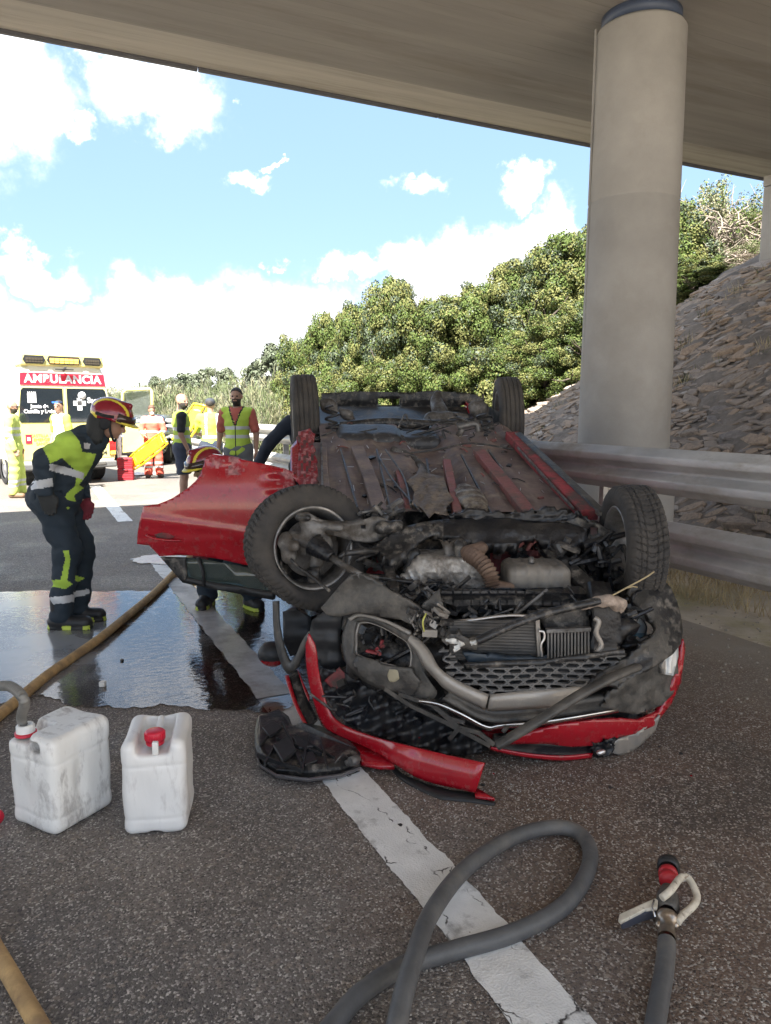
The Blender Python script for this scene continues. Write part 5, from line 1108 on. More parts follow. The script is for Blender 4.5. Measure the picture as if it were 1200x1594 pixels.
chan('floor_rail', [(745,705),(778,745),(822,800)], .08, .055, UND2)
chan('floor_rail', [(695,720),(703,760),(712,802)], .05, .05, UND2)
chan('floor_rail', [(620,735),(636,790)], .04, .03, UND2)
chan('sill', [(797,678),(845,728),(918,802)], .10, .06, REDD, .12)
chan('sill_flange', [(806,676),(862,728),(938,800)], .05, .03, GRIM, .145)
chan('sill_flange', [(806,697),(850,745),(893,792)], .012, .02, STL, .13)
chan('sill', [(497,694),(497,730),(500,765)], .10, .05, UND, .11)
chan('sill_seam', [(500,690),(502,760)], .012, .03, STL, .14)
for (a_, b_) in (((530,700),(556,790)),((586,700),(607,790)),((664,715),(676,790)),((760,700),(800,760)),((718,708),(765,800))): chan('seam_bead', [a_, b_], .010, .012, GRIM, .115, bev=0)
# heat shield bulge and tunnel exhaust
P0, P1 = on_plane(720, 752, .11), on_plane(748, 806, .12); ax_ = nrm(P1-P0)
def fn(P):
    q_ = (P-(P0+P1)/2)@np.stack([cs_, ax_, ch], 1); return dell(q_, (0, 0, 0), (.085, .22, .045))+.003*np.sin(q_[..., 1]*70)
field_obj('heat_shield', fn, np.minimum(P0, P1)-.16, np.maximum(P0, P1)+.16, .012, mat('heat_shield_foil', (.23, .20, .16), .45, metal=.4, var=.5, scale=25, bump=.7, bscale=40, dirt=(.09, .07, .06), dscale=14, dlo=.42, dhi=.6), car)
q = MB(); q.tube(spline([on_plane(668, 770, .09), on_plane(660, 735, .07), on_plane(640, 712, .06), on_plane(610, 700, .08)], 6), .028, 10); q.build('exhaust_pipe', STL, car)
q = MB(); q.tube(spline([on_plane(640, 705, .12), on_plane(680, 700, .13), on_plane(735, 690, .14), on_plane(800, 700, .12)], 6), .007, 6); q.tube(spline([on_plane(600, 700, .13), on_plane(628, 742, .12), on_plane(640, 790, .13)], 6), .006, 6); q.tube(spline([on_plane(590, 712, .13), on_plane(612, 748, .12), on_plane(655, 797, .13)], 6), .006, 6); b_ = q.build('brake_line', GRIM, car); b_['kind'] = 'stuff'
# loosened ribs and brackets strewn over the floor
for i in range(60):
    s, f = random.uniform(-.66, .66), random.uniform(-2.1, -.45); h_ = floor_h(s, f)+.01; a_ = random.uniform(0, 3.1); d_ = CR@np.array([math.cos(a_), math.sin(a_), random.uniform(-.1, .15)]); L_ = random.uniform(.02, .10); p = CL(s, f, h_)
    q = MB()
    if i % 3: q.tube([p-d_*L_/2, p+ch*.008, p+d_*L_/2+CR@np.array([.01, .01, 0])], random.uniform(.003, .006), 5)
    else: q.beam(p-d_*L_*.3, p+d_*L_*.3, random.uniform(.015, .04), .012, up=ch)
    q.build('bracket' if i % 3 == 0 else 'clip_wire', [GRIM, STL, OILY, UND2][i % 4], car)
q = MB()
for i in range(70):
    s, f = random.uniform(-.66, .66), random.uniform(-2.0, -.45); a_ = random.gauss(0, .25)+(1.57 if random.random() < .25 else 0); L_ = random.uniform(.02, .09); d_ = CR@np.array([math.sin(a_), math.cos(a_), 0]); p = CL(s, f, floor_h(s, f)+.006); q.beam(p-d_*L_/2, p+d_*L_/2, .003, .003, up=ch)
q.build('scrape_marks', BRT, car, fix=False)['kind'] = 'stuff'
# torn felt / silver sheet patch over the tunnel
panel('torn_shield', [(632,748),(648,738),(655,722),(664,736),(690,742),(698,765),(706,778),(694,790),(700,803),(676,798),(668,806),(655,790),(640,786),(645,765)], lambda x, y: float(on_plane(x, y, .13)[1])-.0+.012*math.sin(x*.3)*math.cos(y*.25), .003, mat('olive_foil', (.11, .085, .065), .55, var=.5, scale=25, bump=1., bscale=30, dirt=(.22, .18, .14), dscale=14, dlo=.5, dhi=.6), step=5, jit=.006)
# --- rear: tank, axle, valance, springs
def fnt(P):
    c = on_plane(572, 688, .03); q_ = (P-c)@CR; return smin(dbox(q_, (0, 0, .0), (.24, .17, .10), .07), dbox(q_, (.32, -.03, -.02), (.22, .13, .07), .06), .04)+.004*np.sin(q_[..., 0]*45)
field_obj('fuel_tank', fnt, on_plane(572, 688, .03)-.45, on_plane(572, 688, .03)+.75, .018, mat('tank_black', (.03, .03, .033), .42, var=.4, scale=12, bump=.5, dirt=(.16, .15, .14), dscale=22, dlo=.56, dhi=.66), car)
q = MB(); q.tube(spline([at(500, 672, 5.75), at(530, 665, 5.8), at(600, 658, 5.85), at(690, 662, 5.9), at(765, 655, 5.95)], 5), .042, 12); q.build('rear_axle_beam', GRIM, car)
q = MB(); q.beam(at(505, 668, 5.7), at(512, 700, 5.35), .09, .06); q.build('trailing_arm', GRIM, car, .01); q = MB(); q.beam(at(757, 655, 5.8), at(765, 700, 5.4), .09, .06); q.build('trailing_arm', GRIM, car, .01)
for (px, py) in ((517, 655), (752, 668)):
    q = MB(); c = at(px, py, 5.55); q.tube([c+np.array([.05*math.cos(t), .05*math.sin(t), .012*t-.1]) for t in np.arange(0, 18, .45)], .009, 6); q.build('coil_spring', OILY, car)
panel('rear_valance', [(500,612),(560,609),(640,611),(668,608),(735,612),(748,618),(762,640),(770,668),(640,676),(500,672)], lambda x, y: 7.06+.12*((x-630)/140)**2+.01*math.sin(x*.2)+(.02 if 630 < y < 636 else 0), .02, GRIM, step=5, holes=[(605,626,17,6.5),(724,634,5,4)])
panel('rear_valance_rib', [(504,640),(630,636),(764,640),(764,648),(630,645),(504,648)], lambda x, y: 7.0, .04, GRIM)
q = MB(); q.tube(spline([at(682, 612, 6.5), at(680, 628, 6.4), at(690, 650, 6.2), at(695, 670, 6.0)], 5), [.035, .04, .045, .05, .055, .06, .06, .065, .065, .06, .055, .05, .05, .05, .05, .05][:16], 12); q.build('rear_silencer', STL, car)
def fnm(P): c = at(688, 655, 6.1); return dbox(P, c, (.15, .12, .075), .06)+.004*np.sin(P[..., 0]*60)
field_obj('muffler', fnm, at(688, 655, 6.1)-.25, at(688, 655, 6.1)+.25, .016, STL, car)
for (px, py, sx) in ((512, 632, .07), (745, 637, .08), (540, 645, .05), (722, 652, .05)):
    c_ = at(px, py, 5.95); sd = random.random()*9
    field_obj('hub_carrier', lambda P: smin(dell(P, c_, (sx, sx*.8, sx*.9)), dcap(P, c_+[-.05, 0, .03], c_+[.06, 0, -.06], .025), .03)+.004*np.sin(P[..., 0]*90+sd)*np.sin(P[..., 2]*80), c_-.16, c_+.16, .012, [STL, GRIM][0], car)
q = MB()
for pts in ([(720,668),(708,690),(716,705),(702,722)], [(712,665),(740,660),(745,672)]): q.tube(spline([at(x, y, 5.45) for x, y in pts], 6), .022, 8)
q.build('bent_pipe', STL, car); 
q = MB()
for i in range(34):
    px, py = random.uniform(505, 765), random.uniform(655, 700); Y0 = 5.5+random.uniform(-.2, .3); a = at(px, py, Y0); pts = [a, a+[random.uniform(-.15, .15), .03, random.uniform(-.08, .08)], a+[random.uniform(-.3, .3), random.uniform(-.1, .1), random.uniform(-.12, .08)]]; q.tube(spline(pts, 4), random.uniform(.004, .012), 5)
q.build('underbody_hoses', GRIM, car)['kind'] = 'stuff'
q = MB(); q.grid(lambda a, b: CL(-.74+1.48*b, -3.34+1.05*a, -.14-.05*math.sin(b*9)*math.sin(a*5)), 14, 18); q.build('rear_floor', GRIM, car)
for s_ in (-1, 1): q = MB(); q.grid(lambda a, b: CL(s_*(.80-.10*math.sin(a*3.14)), -3.0+.75*a, .09-.4*b), 10, 5); q.build('wheel_arch', GRIM, car)
# --- torn sill and door on the near side
panel('torn_sill', [(464,672),(483,667),(489,700),(494,729),(492,753),(466,755),(462,729),(467,697)], lambda x, y: 5.0-(y-668)*.009+.012*math.sin(y*.5+x*.7), .03, [REDD, SCR], step=4, jit=.006, pick=lambda x, y: int(math.sin(x*.6+y*.25) > -.1))
panel('rear_wing', [(452,696),(467,678),(468,750),(452,738)], lambda x, y: 5.0-(y-668)*.008+.05, .02, REDP, step=8)
def doorY(x, y): 
    t = (x-213)/240; return 4.78-.28*t-.05*math.sin(math.pi*min(1, max(0, (y-715)/160)))-.012/(1+((y-(812+(x-250)*.13))/5)**2)-.010/(1+((y-(842-(x-300)*.06))/4)**2)+(.02*math.exp(-((x-350)/22)**2-((y-727)/9)**2))-.015*math.exp(-((x-430)/14)**2)*math.sin(y*.25)
def dpick(x, y): return 1 if ((y < 722+6*math.sin(x*.21) and x < 372 and y > 710) or ((x-365)**2/200+(y-733)**2/60 < 1) or (x > 436+4*math.sin(y*.5) and y < 775)) else 0
DR = [(321,712),(329,707),(360,712),(400,720),(440,728),(457,735),(457,762),(440,800),(430,850),(424,886),(379,879),(345,871),(307,865),(278,864),(248,866),(239,856),(232,849),(213,847),(214,830),(217,812),(223,788),(245,785),(258,780),(269,775),(293,759),(305,748),(312,738)]
door = panel('door', DR, doorY, .035, [REDP, SCR], step=5, pick=dpick)
panel('door_inner_trim', [(x*.93+24, y*.93+58) for x, y in DR], lambda x, y: doorY(x, y)+.06, .05, GRIM, parent=door, step=20)
panel('handle_recess', [(240,832),(252,829),(262,830),(272,836),(262,841),(246,840)], lambda x, y: doorY(x, y)-.004+.0*x, .01, REDD, parent=door, step=4)
q = MB(); q.tube(spline([at(228, 833, doorY(228, 833)-.012), at(240, 838, doorY(240, 838)-.035), at(262, 841, doorY(262, 841)-.035), at(281, 841, doorY(281, 841)-.012)], 6), [.010]*6+[.012]*8+[.010]*5, 8, flat=.7); q.build('door_handle', REDP, door)
fw = [(249,867),(284,907),(330,917),(380,926),(425,934),(428,922),(384,915),(332,907),(292,899),(262,868)]
panel('window_frame', fw, lambda x, y: doorY(x, 866)+.01, .03, BLKP, parent=door, step=20)
panel('window_glass', [(258,868),(307,868),(379,882),(426,890),(428,928),(380,917),(332,908),(290,900)], lambda x, y: doorY(x, 866)+.02, .005, mat('door_glass', (.10, .13, .12), .05, var=.1, bump=0, trans=.55, spec=.8), parent=door, step=20)
panel('quarter_panel', [(249,867),(284,907),(290,900),(288,868)], lambda x, y: doorY(x, 866)+.004, .02, GRIM, parent=door, step=10)
q = MB(); q.tube([at(308, 868, 4.66), at(316, 890, 4.66), at(318, 912, 4.66)], .012, 6); q.build('window_bar', BLKP, door)
# black plastic triangle standing beyond the rear wheel is somebody's jacket: see people
# --- front running gear, near side
def P(px, py, Y): return at(px, py, Y)
q = MB(); q.lathe(cFL+nFL*.035, nFL, [(-.012, .145), (.0, .15), (.012, .15), (.014, .08), (.04, .075), (.045, 0)], 40); q.build('brake_disc', STL, car)
q = MB(); q.lathe(cFL-nFL*.0, nFL, [(-.06, .02), (-.055, .19), (-.02, .205), (.0, .205)], 40); q.build('rim_inner', GRIM, car)
def blob(name, pts, k, m, vox=.009, nz=.004, fr=80, parent=car):
    """cast part: list of (a, b, ra, rb) capsules blended together"""
    lo = np.min([np.minimum(a, b)-max(ra, rb) for a, b, ra, rb in pts], 0)-.03; hi = np.max([np.maximum(a, b)+max(ra, rb) for a, b, ra, rb in pts], 0)+.03; sd = random.random()*6
    def fn(Q):
        d = None
        for a, b, ra, rb in pts: x = dcap(Q, a, b, ra, rb); d = x if d is None else smin(d, x, k)
        return d+nz*np.sin(Q[..., 0]*fr+sd)*np.sin(Q[..., 2]*fr*.9+sd*2)*np.sin(Q[..., 1]*fr*.8)
    return field_obj(name, fn, lo, hi, vox, m, parent)
Yk = 3.66
blob('steering_knuckle', [(P(478,815,Yk), P(500,850,Yk), .035, .05), (P(500,850,Yk), P(490,885,Yk), .05, .03), (P(500,850,Yk), P(455,835,Yk), .045, .03), (P(478,815,Yk), P(530,822,Yk-.02), .025, .02)], .03, STL)
blob('brake_caliper', [(P(446,838,Yk-.02), P(450,866,Yk-.02), .035, .04), (P(440,845,Yk-.03), P(458,850,Yk-.06), .025, .03)], .02, STL)
q = MB(); a_, b_ = P(487, 846, Yk-.04), P(516, 868, Yk-.10); n_ = 16; q.tube([a_+(b_-a_)*i/n_ for i in range(n_+1)], [(.062-.030*i/n_)*(1 if i % 2 else .78) for i in range(n_+1)], 20); q.build('rubber_boot', OILY, car)
q = MB(); q.tube([b_, P(540,883,3.46), P(562,896,3.38)], [.018, .016, .016], 12); q.build('drive_shaft', STL, car)
q = MB(); q.tube(spline([P(452,870,Yk-.05), P(466,884,Yk-.08), P(480,893,3.52), P(513,920,3.42)], 6), .008, 8); q.tube(spline([P(440,868,Yk), P(438,880,Yk-.05), P(446,893,3.55)], 5), .006, 6); q.build('brake_hose', GRIM, car)
q = MB(); q.tube([P(487,884,Yk-.06), P(490,905,Yk-.06)], .035, 14); q.build('ball_joint', GRIM, car)
panel('control_arm', [(462,801),(478,797),(505,812),(540,818),(580,804),(606,810),(612,826),(590,842),(560,843),(520,834),(490,824),(470,812)], lambda x, y: 3.62+(x-462)*.0012-.012*math.sin((y-800)*.13), .045, STL, rnd=3, step=8, holes=[(566,822,7,4)])
blob('control_arm_bush', [(P(593,822,3.74), P(620,818,3.78), .035, .03), (P(466,805,3.6), P(478,806,3.58), .022, .02)], .02, GRIM)
q = MB(); q.tube([P(534,862,3.55), P(566,858,3.62), P(600,858,3.7)], [.014, .018, .016], 10); q.tube([P(534,866,3.55), P(530,862,3.55)], .026, 12); q.build('tie_rod', GRIM, car)
q = MB(); q.box(P(437, 843, 3.66), (.012, .03, .05)); q.build('balance_tab', mat('red_tab', (.5, .03, .03), .5), car)
# --- subframe and cross members
sub = panel('subframe', [(585,849),(600,836),(627,820),(660,812),(693,808),(740,806),(790,806),(830,812),(880,812),(915,824),(905,842),(880,856),(862,846),(830,838),(802,846),(770,848),(735,846),(718,838),(700,836),(682,832),(662,838),(643,850),(625,862),(610,872),(596,868)], lambda x, y: 3.86-(y-806)*.004-.02*math.sin((y-806)*.11)-.012*math.sin(x*.09), .07, [GRIM, OILY], step=6, jit=.004, pick=lambda x, y: int(x > 690 and y > 806), holes=[(652,826,7,3.5)])
panel('oily_undertray', [(712,798),(740,795),(790,800),(850,792),(900,800),(930,815),(900,822),(850,815),(800,820),(740,816),(700,808)], lambda x, y: 3.86+.015*math.sin(x*.13)*math.cos(y*.4), .02, OILY, step=5, jit=.008)
panel('stamped_plate', [(866,812),(900,806),(936,818),(965,832),(950,850),(915,848),(885,858),(862,850)], lambda x, y: 3.82+.0004*(x-860)+.01*math.sin(x*.2), .03, GRIM, step=6, jit=.003, holes=[(880,834,10,4),(925,828,8,5)])
q = MB(); q.beam(P(846,850,3.82), P(934,931,3.42), .075, .05, up=(0, -1, 1)); o = q.build('chassis_leg', GRIM, car, .008)
q = MB(); [q.lathe(P(860+i*22, 862+i*20.3, 3.79-i*.10)+V3(0, -.035, .02), (0, -1, .6), [(0, .008), (.01, .008), (.01, 0)], 8) for i in range(4)]; q.build('bolt', STL, car)['kind'] = 'stuff'
q = MB(); q.beam(P(599,862,3.74), P(614,921,3.45), .05, .04, up=(0, -1, 1)); q.build('chassis_leg', GRIM, car, .008)
panel('engine_mount', [(686,840),(700,845),(714,840),(717,860),(711,880),(708,898),(698,896),(696,872),(690,856)], lambda x, y: 3.66-.012*math.sin(x*.3), .045, STL, step=5, jit=.003)
blob('mount_bracket', [(P(715,850,3.66), P(722,893,3.60), .03, .026)], .01, GRIM)
# --- engine bay
def fng(Q):
    c = P(692, 893, 3.72); d = dbox(Q, c, (.17, .15, .10), .05); d = smin(d, dcap(Q, P(628,905,3.62), P(670,886,3.62), .03, .06), .04); d = smin(d, dbox(Q, P(728,898,3.68), (.10, .12, .09), .04), .03)
    r_ = np.abs(np.mod(Q[..., 0]*1.0+Q[..., 2]*.5, .045)-.0225); d = d-.010*(r_ < .005)-.008*(np.abs(np.mod(Q[..., 2], .06)-.03) < .006)
    return d+.005*np.sin(Q[..., 0]*60)*np.sin(Q[..., 2]*50+1)
field_obj('gearbox', fng, P(692,893,3.72)-[.40, .3, .25], P(692,893,3.72)+[.32, .3, .25], .011, CAST, car)
q = MB(); pts = spline([P(728,862,3.60), P(745,872,3.54), P(762,893,3.48), P(768,918,3.45)], 9); q.tube(pts, [.036*(1.2 if i % 2 else .82) for i in range(len(pts))], 20); q.sm = [False]*len(q.sm); q.build('flexible_exhaust', RUST, car)
blob('exhaust_elbow', [(P(727,860,3.62), P(750,853,3.64), .036, .032)], .02, RUST, .009, .002)
def fno(Q):
    c = P(832, 896, 3.60); d = dbox(Q, c, (.155, .13, .068), .035); d = smin(d, dbox(Q, c+[0, .02, -.06], (.165, .14, .03), .02), .02)
    for k in range(5): d = d-.007*((np.abs(Q[..., 0]-(c[0]-.11+.055*k)) < .006) & (Q[..., 2] > c[2]-.02))
    return d-.006*((np.abs(Q[..., 1]-c[1]+.03) < .006) | (np.abs(Q[..., 1]-c[1]-.04) < .006))*(Q[..., 2] > c[2]-.02)
blob('exhaust_flange', [(P(768,914,3.46), P(792,916,3.46), .036, .03)], .02, RUST, .009, .002)
field_obj('oil_pan', fno, P(832,896,3.60)-[.22, .22, .16], P(832,896,3.60)+[.22, .22, .14], .009, mat('oil_pan_metal', (.20, .185, .165), .55, metal=.4, var=.2, scale=10, bump=.3, dirt=(.27, .245, .215), dscale=6), car)
q = MB(); q.tube([P(827,878,3.56), P(827,868,3.58)], .014, 10); q.build('drain_plug', STL, car)
blob('cooling_pipe', [(P(640,868,3.7), P(634,890,3.66), .028, .024), (P(646,862,3.7), P(636,872,3.7), .032, .028)], .01, GRIM)
panel('engine_bay_wall', [(560,830),(700,838),(860,838),(950,870),(985,960),(985,1110),(760,1120),(600,1090),(520,960)], lambda x, y: 4.02+.02*math.sin(x*.1)-.0014*(y-830), .03, [GRIM, REDD], step=18, jit=.012, pick=lambda x, y: int((770 < x < 800 and 850 < y < 890) or (x < 600 and y < 900)))
# dark crumpled mass of the crushed nose, resting on the road
def fnn(Q):
    l = (Q-AF)@CR; d = dbox(Q, P(790, 1010, 3.62)*[1, 1, 0]+[0, .12, .26], (.66, .36, .24), .08); d = smin(d, dbox(Q, [.12, 3.85, .28], (.32, .30, .26), .1), .1)
    return d+.018*np.sin(Q[..., 0]*23+np.sin(Q[..., 2]*17)*2)*np.sin(Q[..., 2]*26+Q[..., 1]*9)
field_obj('crushed_inner_structure', fnn, (-.6, 3.1, .01), (1.55, 4.4, .75), .025, GRIM, car)
# clutter of hoses, brackets, wiring
def clutter(n, x0, x1, y0, y1, Y0, Y1, rmin, rmax, ms, seed, L=.12):
    g_ = random.Random(seed); qs = [MB() for _ in ms]
    for i in range(n):
        px, py = g_.uniform(x0, x1), g_.uniform(y0, y1); a = P(px, py, g_.uniform(Y0, Y1)); q = qs[i % len(ms)]
        if g_.random() < .6: q.tube(spline([a, a+[g_.uniform(-L, L)*.6, g_.uniform(-.03, .03), g_.uniform(-L, L)*.5], a+[g_.uniform(-L, L), g_.uniform(-.05, .05), g_.uniform(-L, L)*.7]], 4), g_.uniform(rmin, rmax), 6)
        else:
            Rr = np.array(Matrix.Rotation(g_.uniform(0, 3), 3, Vector((g_.random(), g_.random(), g_.random())).normalized())); q.box(a, (g_.uniform(.02, .08), g_.uniform(.01, .04), g_.uniform(.01, .05)), Rr)
    for q, m in zip(qs, ms): q.build('engine_clutter', m, car, .002)['kind'] = 'stuff'
clutter(60, 610, 700, 905, 945, 3.45, 3.6, .004, .012, [GRIM, OILY, STL], 1)
clutter(70, 860, 975, 840, 935, 3.6, 3.95, .005, .02, [GRIM, OILY], 2)
clutter(50, 770, 900, 840, 870, 3.8, 4.0, .006, .02, [GRIM, UND2], 3)
clutter(60, 690, 920, 930, 975, 3.36, 3.48, .004, .010, [GRIM, OILY, STL], 4)
clutter(40, 640, 700, 950, 1000, 3.22, 3.35, .004, .010, [GRIM, SAT], 5, .06)
clutter(30, 560, 640, 975, 1035, 3.38, 3.5, .005, .012, [OILY, GRIM], 6, .08); clutter(3, 575, 610, 1000, 1020, 3.36, 3.4, .008, .012, [REDD], 16, .04)
clutter(30, 520, 720, 1060, 1140, 3.3, 3.42, .003, .007, [OILY, GRIM], 7, .15)
clutter(40, 930, 990, 945, 1010, 3.3, 3.45, .005, .016, [GRIM, OILY], 8)
clutter(60, 560, 620, 790, 880, 3.8, 4.0, .006, .02, [GRIM, STL], 9)
# crash beam and slam panel
panel('crash_beam', [(684,922),(700,915),(760,918),(840,921),(925,926),(924,938),(912,945),(830,942),(760,941),(710,944),(692,938)], lambda x, y: 3.36+.10*((x-800)/120)**2*.3-.014*math.sin((y-915)*.22)-(.010 if int((x-690)/14) % 2 else 0), .05, [GRIM, OILY], step=3.5, pick=lambda x, y: int(y < 926), smooth=False)
panel('beam_upper', [(560,893),(700,913),(700,916),(560,900)], lambda x, y: 3.5, .03, GRIM)
q = MB(); q.tube(spline([P(700,968,3.27), P(740,964,3.25), P(790,958,3.25), P(829,959,3.26)], 5), [.011]*16, 8, flat=.6); q.build('silver_tube', BRT, car)
# coolers
def cooler(name, x0, y0, x1, y1, Y, horiz, n, frame=STL):
    b = panel(name, [(x0, y0), (x1, y0-2), (x1, y1-2), (x0, y1)], lambda x, y: Y+.02, .03, OILY, step=60)
    q = MB()
    for i in range(n):
        t = (i+.5)/n
        if horiz: q.beam(P(x0, y0+(y1-y0)*t, Y), P(x1, y0-2+(y1-y0)*t, Y), .020, (y1-y0)/n*.0028*.5, up=(0, 0, 1))
        else: q.beam(P(x0+(x1-x0)*t, y0, Y), P(x0+(x1-x0)*t, y1, Y), (x1-x0)/n*.0028*.55, .02, up=(0, 1, 0))
    q.build('fin', FIN, b, fix=False)['kind'] = 'stuff'
    return b
rb = cooler('radiator', 700, 966, 834, 1026, 3.24, True, 26); cooler('intercooler', 850, 982, 918, 1027, 3.24, False, 13)
q = MB(); q.beam(P(849,982,3.215), P(919,979,3.215), .03, .02); q.build('intercooler_tank', STL, car, .004)
q = MB(); q.beam(P(836,962,3.215), P(840,1028,3.215), .016, .02); q.build('radiator_side', SAT, car, .003)
q = MB(); q.tube(spline([P(838,982,3.19), P(846,984,3.19), P(847,994,3.19), P(842,1005,3.19), P(844,1026,3.19)], 5), .006, 8); q.build('thin_pipe', BRT, car)
panel('fan_shroud', [(836,948),(915,945),(918,980),(848,981)], lambda x, y: 3.28, .03, GRIM, step=10)
panel('battery_box', [(922,940),(958,938),(966,955),(968,1000),(960,1018),(924,1020)], lambda x, y: 3.22+.01*math.sin(y*.4), .12, OILY, step=8, jit=.002)
q = MB(); q.tube(spline([P(925,962,3.16), P(932,968,3.15), P(928,985,3.15), P(936,1003,3.15), P(930,1015,3.15)], 5), .012, 8); q.build('grey_duct', SAT, car)
panel('washer_bottle', [(982,960),(1003,958),(1007,985),(1004,998),(984,1002)], lambda x, y: 3.50-.02*math.sin((x-982)*.12), .08, [mat('bottle_white', (.45, .47, .46), .4), mat('washer_blue', (.12, .22, .28), .3)], step=5, pick=lambda x, y: int(y > 985), bev=.004)
q = MB(); q.tube(spline([P(985,978,3.42), P(995,962,3.40), P(1006,975,3.42), P(1002,995,3.42)], 6), .004, 6); q.build('black_cable', OILY, car)
# upper strut with torn bracket
q = MB(); pts = [P(742,998,3.10), P(800,972,3.12), P(860,952,3.16), P(940,934,3.2)]; q.tube(spline(pts, 6), .023, 8, flat=.85); q.build('bent_strut', GRIM, car, .006)
blob('torn_bracket', [(P(905,943,3.2), P(945,934,3.2), .020, .022), (P(940,934,3.2), P(966,940,3.24), .024, .03), (P(955,938,3.2), P(962,950,3.24), .02, .02)], .02, mat('torn_beige', (.34, .27, .22), .8, var=.4, scale=30, bump=.8), .008, .008, 90)
q = MB(); q.tube(spline([P(953,927,3.2), P(975,915,3.25), P(1003,900,3.3), P(1018,890,3.35)], 5), .004, 5); q.tube([P(972,916,3.24), P(985,913,3.26), P(992,914,3.27)], .003, 5); q.build('straw_stalk', mat('straw', (.42, .34, .19)), car)
# white broken bits
for poly in ([(693,995),(707,993),(715,999),(724,1004),(716,1008),(709,1013),(706,1008),(713,1003),(700,1002)], [(731,1001),(741,995),(738,1004),(733,1003)]): panel('broken_white_piece', poly, lambda x, y: 3.12+.01*math.sin(x), .01, WPL, step=4, jit=.004)
panel('broken_beam_end', [(700,985),(722,990),(745,1000),(742,1012),(722,1010),(704,1000)], lambda x, y: 3.16, .04, DPL, step=6, jit=.006)
panel('duct_panel', [(720,1015),(790,1022),(850,1024),(850,1032),(760,1038),(728,1032)], lambda x, y: 3.17+.01*math.sin(x*.1), .03, mat('blue_black_plastic', (.022, .035, .05), .4), step=8, jit=.003)
# --- honeycomb grille
def inpoly(x, y, poly):
    c = False; j = len(poly)-1
    for i in range(len(poly)):
        if (poly[i][1] > y) != (poly[j][1] > y) and x < (poly[j][0]-poly[i][0])*(y-poly[i][1])/(poly[j][1]-poly[i][1])+poly[i][0]: c = not c
        j = i
    return c
gp_ = [(684,1004),(704,1022),(727,1041),(855,1032),(970,1019),(940,1050),(905,1072),(760,1080),(722,1064),(700,1050)]
q = MB(); ww, hh = 25.0, 8.6; seen = set()
for i in range(-2, 16):
    for j in range(-2, 14):
        cx = 690+i*ww+(j % 2)*ww/2; cy = 1000+j*hh+0; 
        hx = [(cx+dx*ww/2, cy+dy*hh) for dx, dy in ((-.55, 0), (-.28, .55) , (.28, .55), (.55, 0), (.28, -.55), (-.28, -.55))]
        hx = [(cx-ww*.30, cy+hh*.5), (cx+ww*.30, cy+hh*.5), (cx+ww*.5, cy), (cx+ww*.30, cy-hh*.5), (cx-ww*.30, cy-hh*.5), (cx-ww*.5, cy)]
        for k in range(6):
            a, b = hx[k], hx[(k+1) % 6]; key = tuple(sorted([(round(a[0]), round(a[1])), (round(b[0]), round(b[1]))]))
            if key in seen: continue
            seen.add(key); mx_, my_ = (a[0]+b[0])/2, (a[1]+b[1])/2
            if inpoly(mx_, my_, gp_):
                f2 = lambda p: P(p[0]+1.5*math.sin(p[1]*.3), p[1]+1.2*math.sin(p[0]*.05), 3.10+.05*((p[0]-800)/120)**2+.0004*(1080-p[1])); q.beam(f2(a), f2(b), .0075, .018, up=(0, 1, 0), ext=.001)
gr_ = q.build('honeycomb_grille', mat('grille_black', (.10, .10, .10), .35, var=.3, bump=.2, dirt=(.16, .15, .14), dscale=9, dlo=.45, dhi=.65), car, fix=False); gr_['kind'] = 'stuff'
panel('grille_top_rail', [(722,1034),(855,1027),(972,1012),(974,1018),(855,1034),(726,1041)], lambda x, y: 3.10, .02, GRIM, step=9)
panel('grille_backing', [(684,1004),(727,1041),(970,1019),(905,1072),(760,1080),(700,1054)], lambda x, y: 3.26, .02, BLKP, step=40)
# --- bumper trims
def ribbon(name, top, bot, Yf, th, m, parent=car, n=6, bulge=.0, rows=4, bev=0.):
    T = spline([V3(x, y, 0) for x, y in top], n); B = spline([V3(x, y, 0) for x, y in bot], n)
    L_ = min(len(T), len(B)); T = [T[int(i*(len(T)-1)/(L_-1))] for i in range(L_)]; B = [B[int(i*(len(B)-1)/(L_-1))] for i in range(L_)]; q = MB()
    vs = []
    for i in range(L_):
        for k in range(rows+1):
            t = k/rows; p = T[i]*(1-t)+B[i]*t; vs.append(at(p[0], p[1], Yf(p[0], p[1])-bulge*math.sin(math.pi*t)))
    q.add(vs, [(i*(rows+1)+k, i*(rows+1)+k+1, (i+1)*(rows+1)+k+1, (i+1)*(rows+1)+k) for i in range(L_-1) for k in range(rows)], 0, True)
    o = q.build(name, m, parent)
    if np.mean([f.normal.y for f in o.data.polygons]) > 0: o.data.flip_normals()
    s = o.modifiers.new('t', 'SOLIDIFY'); s.thickness = th; s.offset = -1
    if bev: bevel_obj(o, bev)
    return o
ribbon('grille_surround', [(640,986),(656,998),(671,1016),(685,1040),(716,1061),(761,1081)], [(633,1000),(648,1018),(658,1036),(678,1058),(697,1076),(755,1106)], lambda x, y: FY(x, y)-.03, .03, SAT, bulge=.02)
ribbon('grille_bar', [(763,1081),(800,1077),(850,1073),(905,1067)], [(759,1107),(820,1104),(872,1100),(908,1086)], lambda x, y: FY(x, y)-.035, .03, SAT, bulge=.012)
ribbon('lower_lip', [(700,1080),(756,1108),(820,1107),(905,1092),(985,1080)], [(690,1086),(756,1122),(820,1122),(905,1112),(988,1104)], lambda x, y: FY(x, y)-.015, .04, DPL, bulge=-.01)
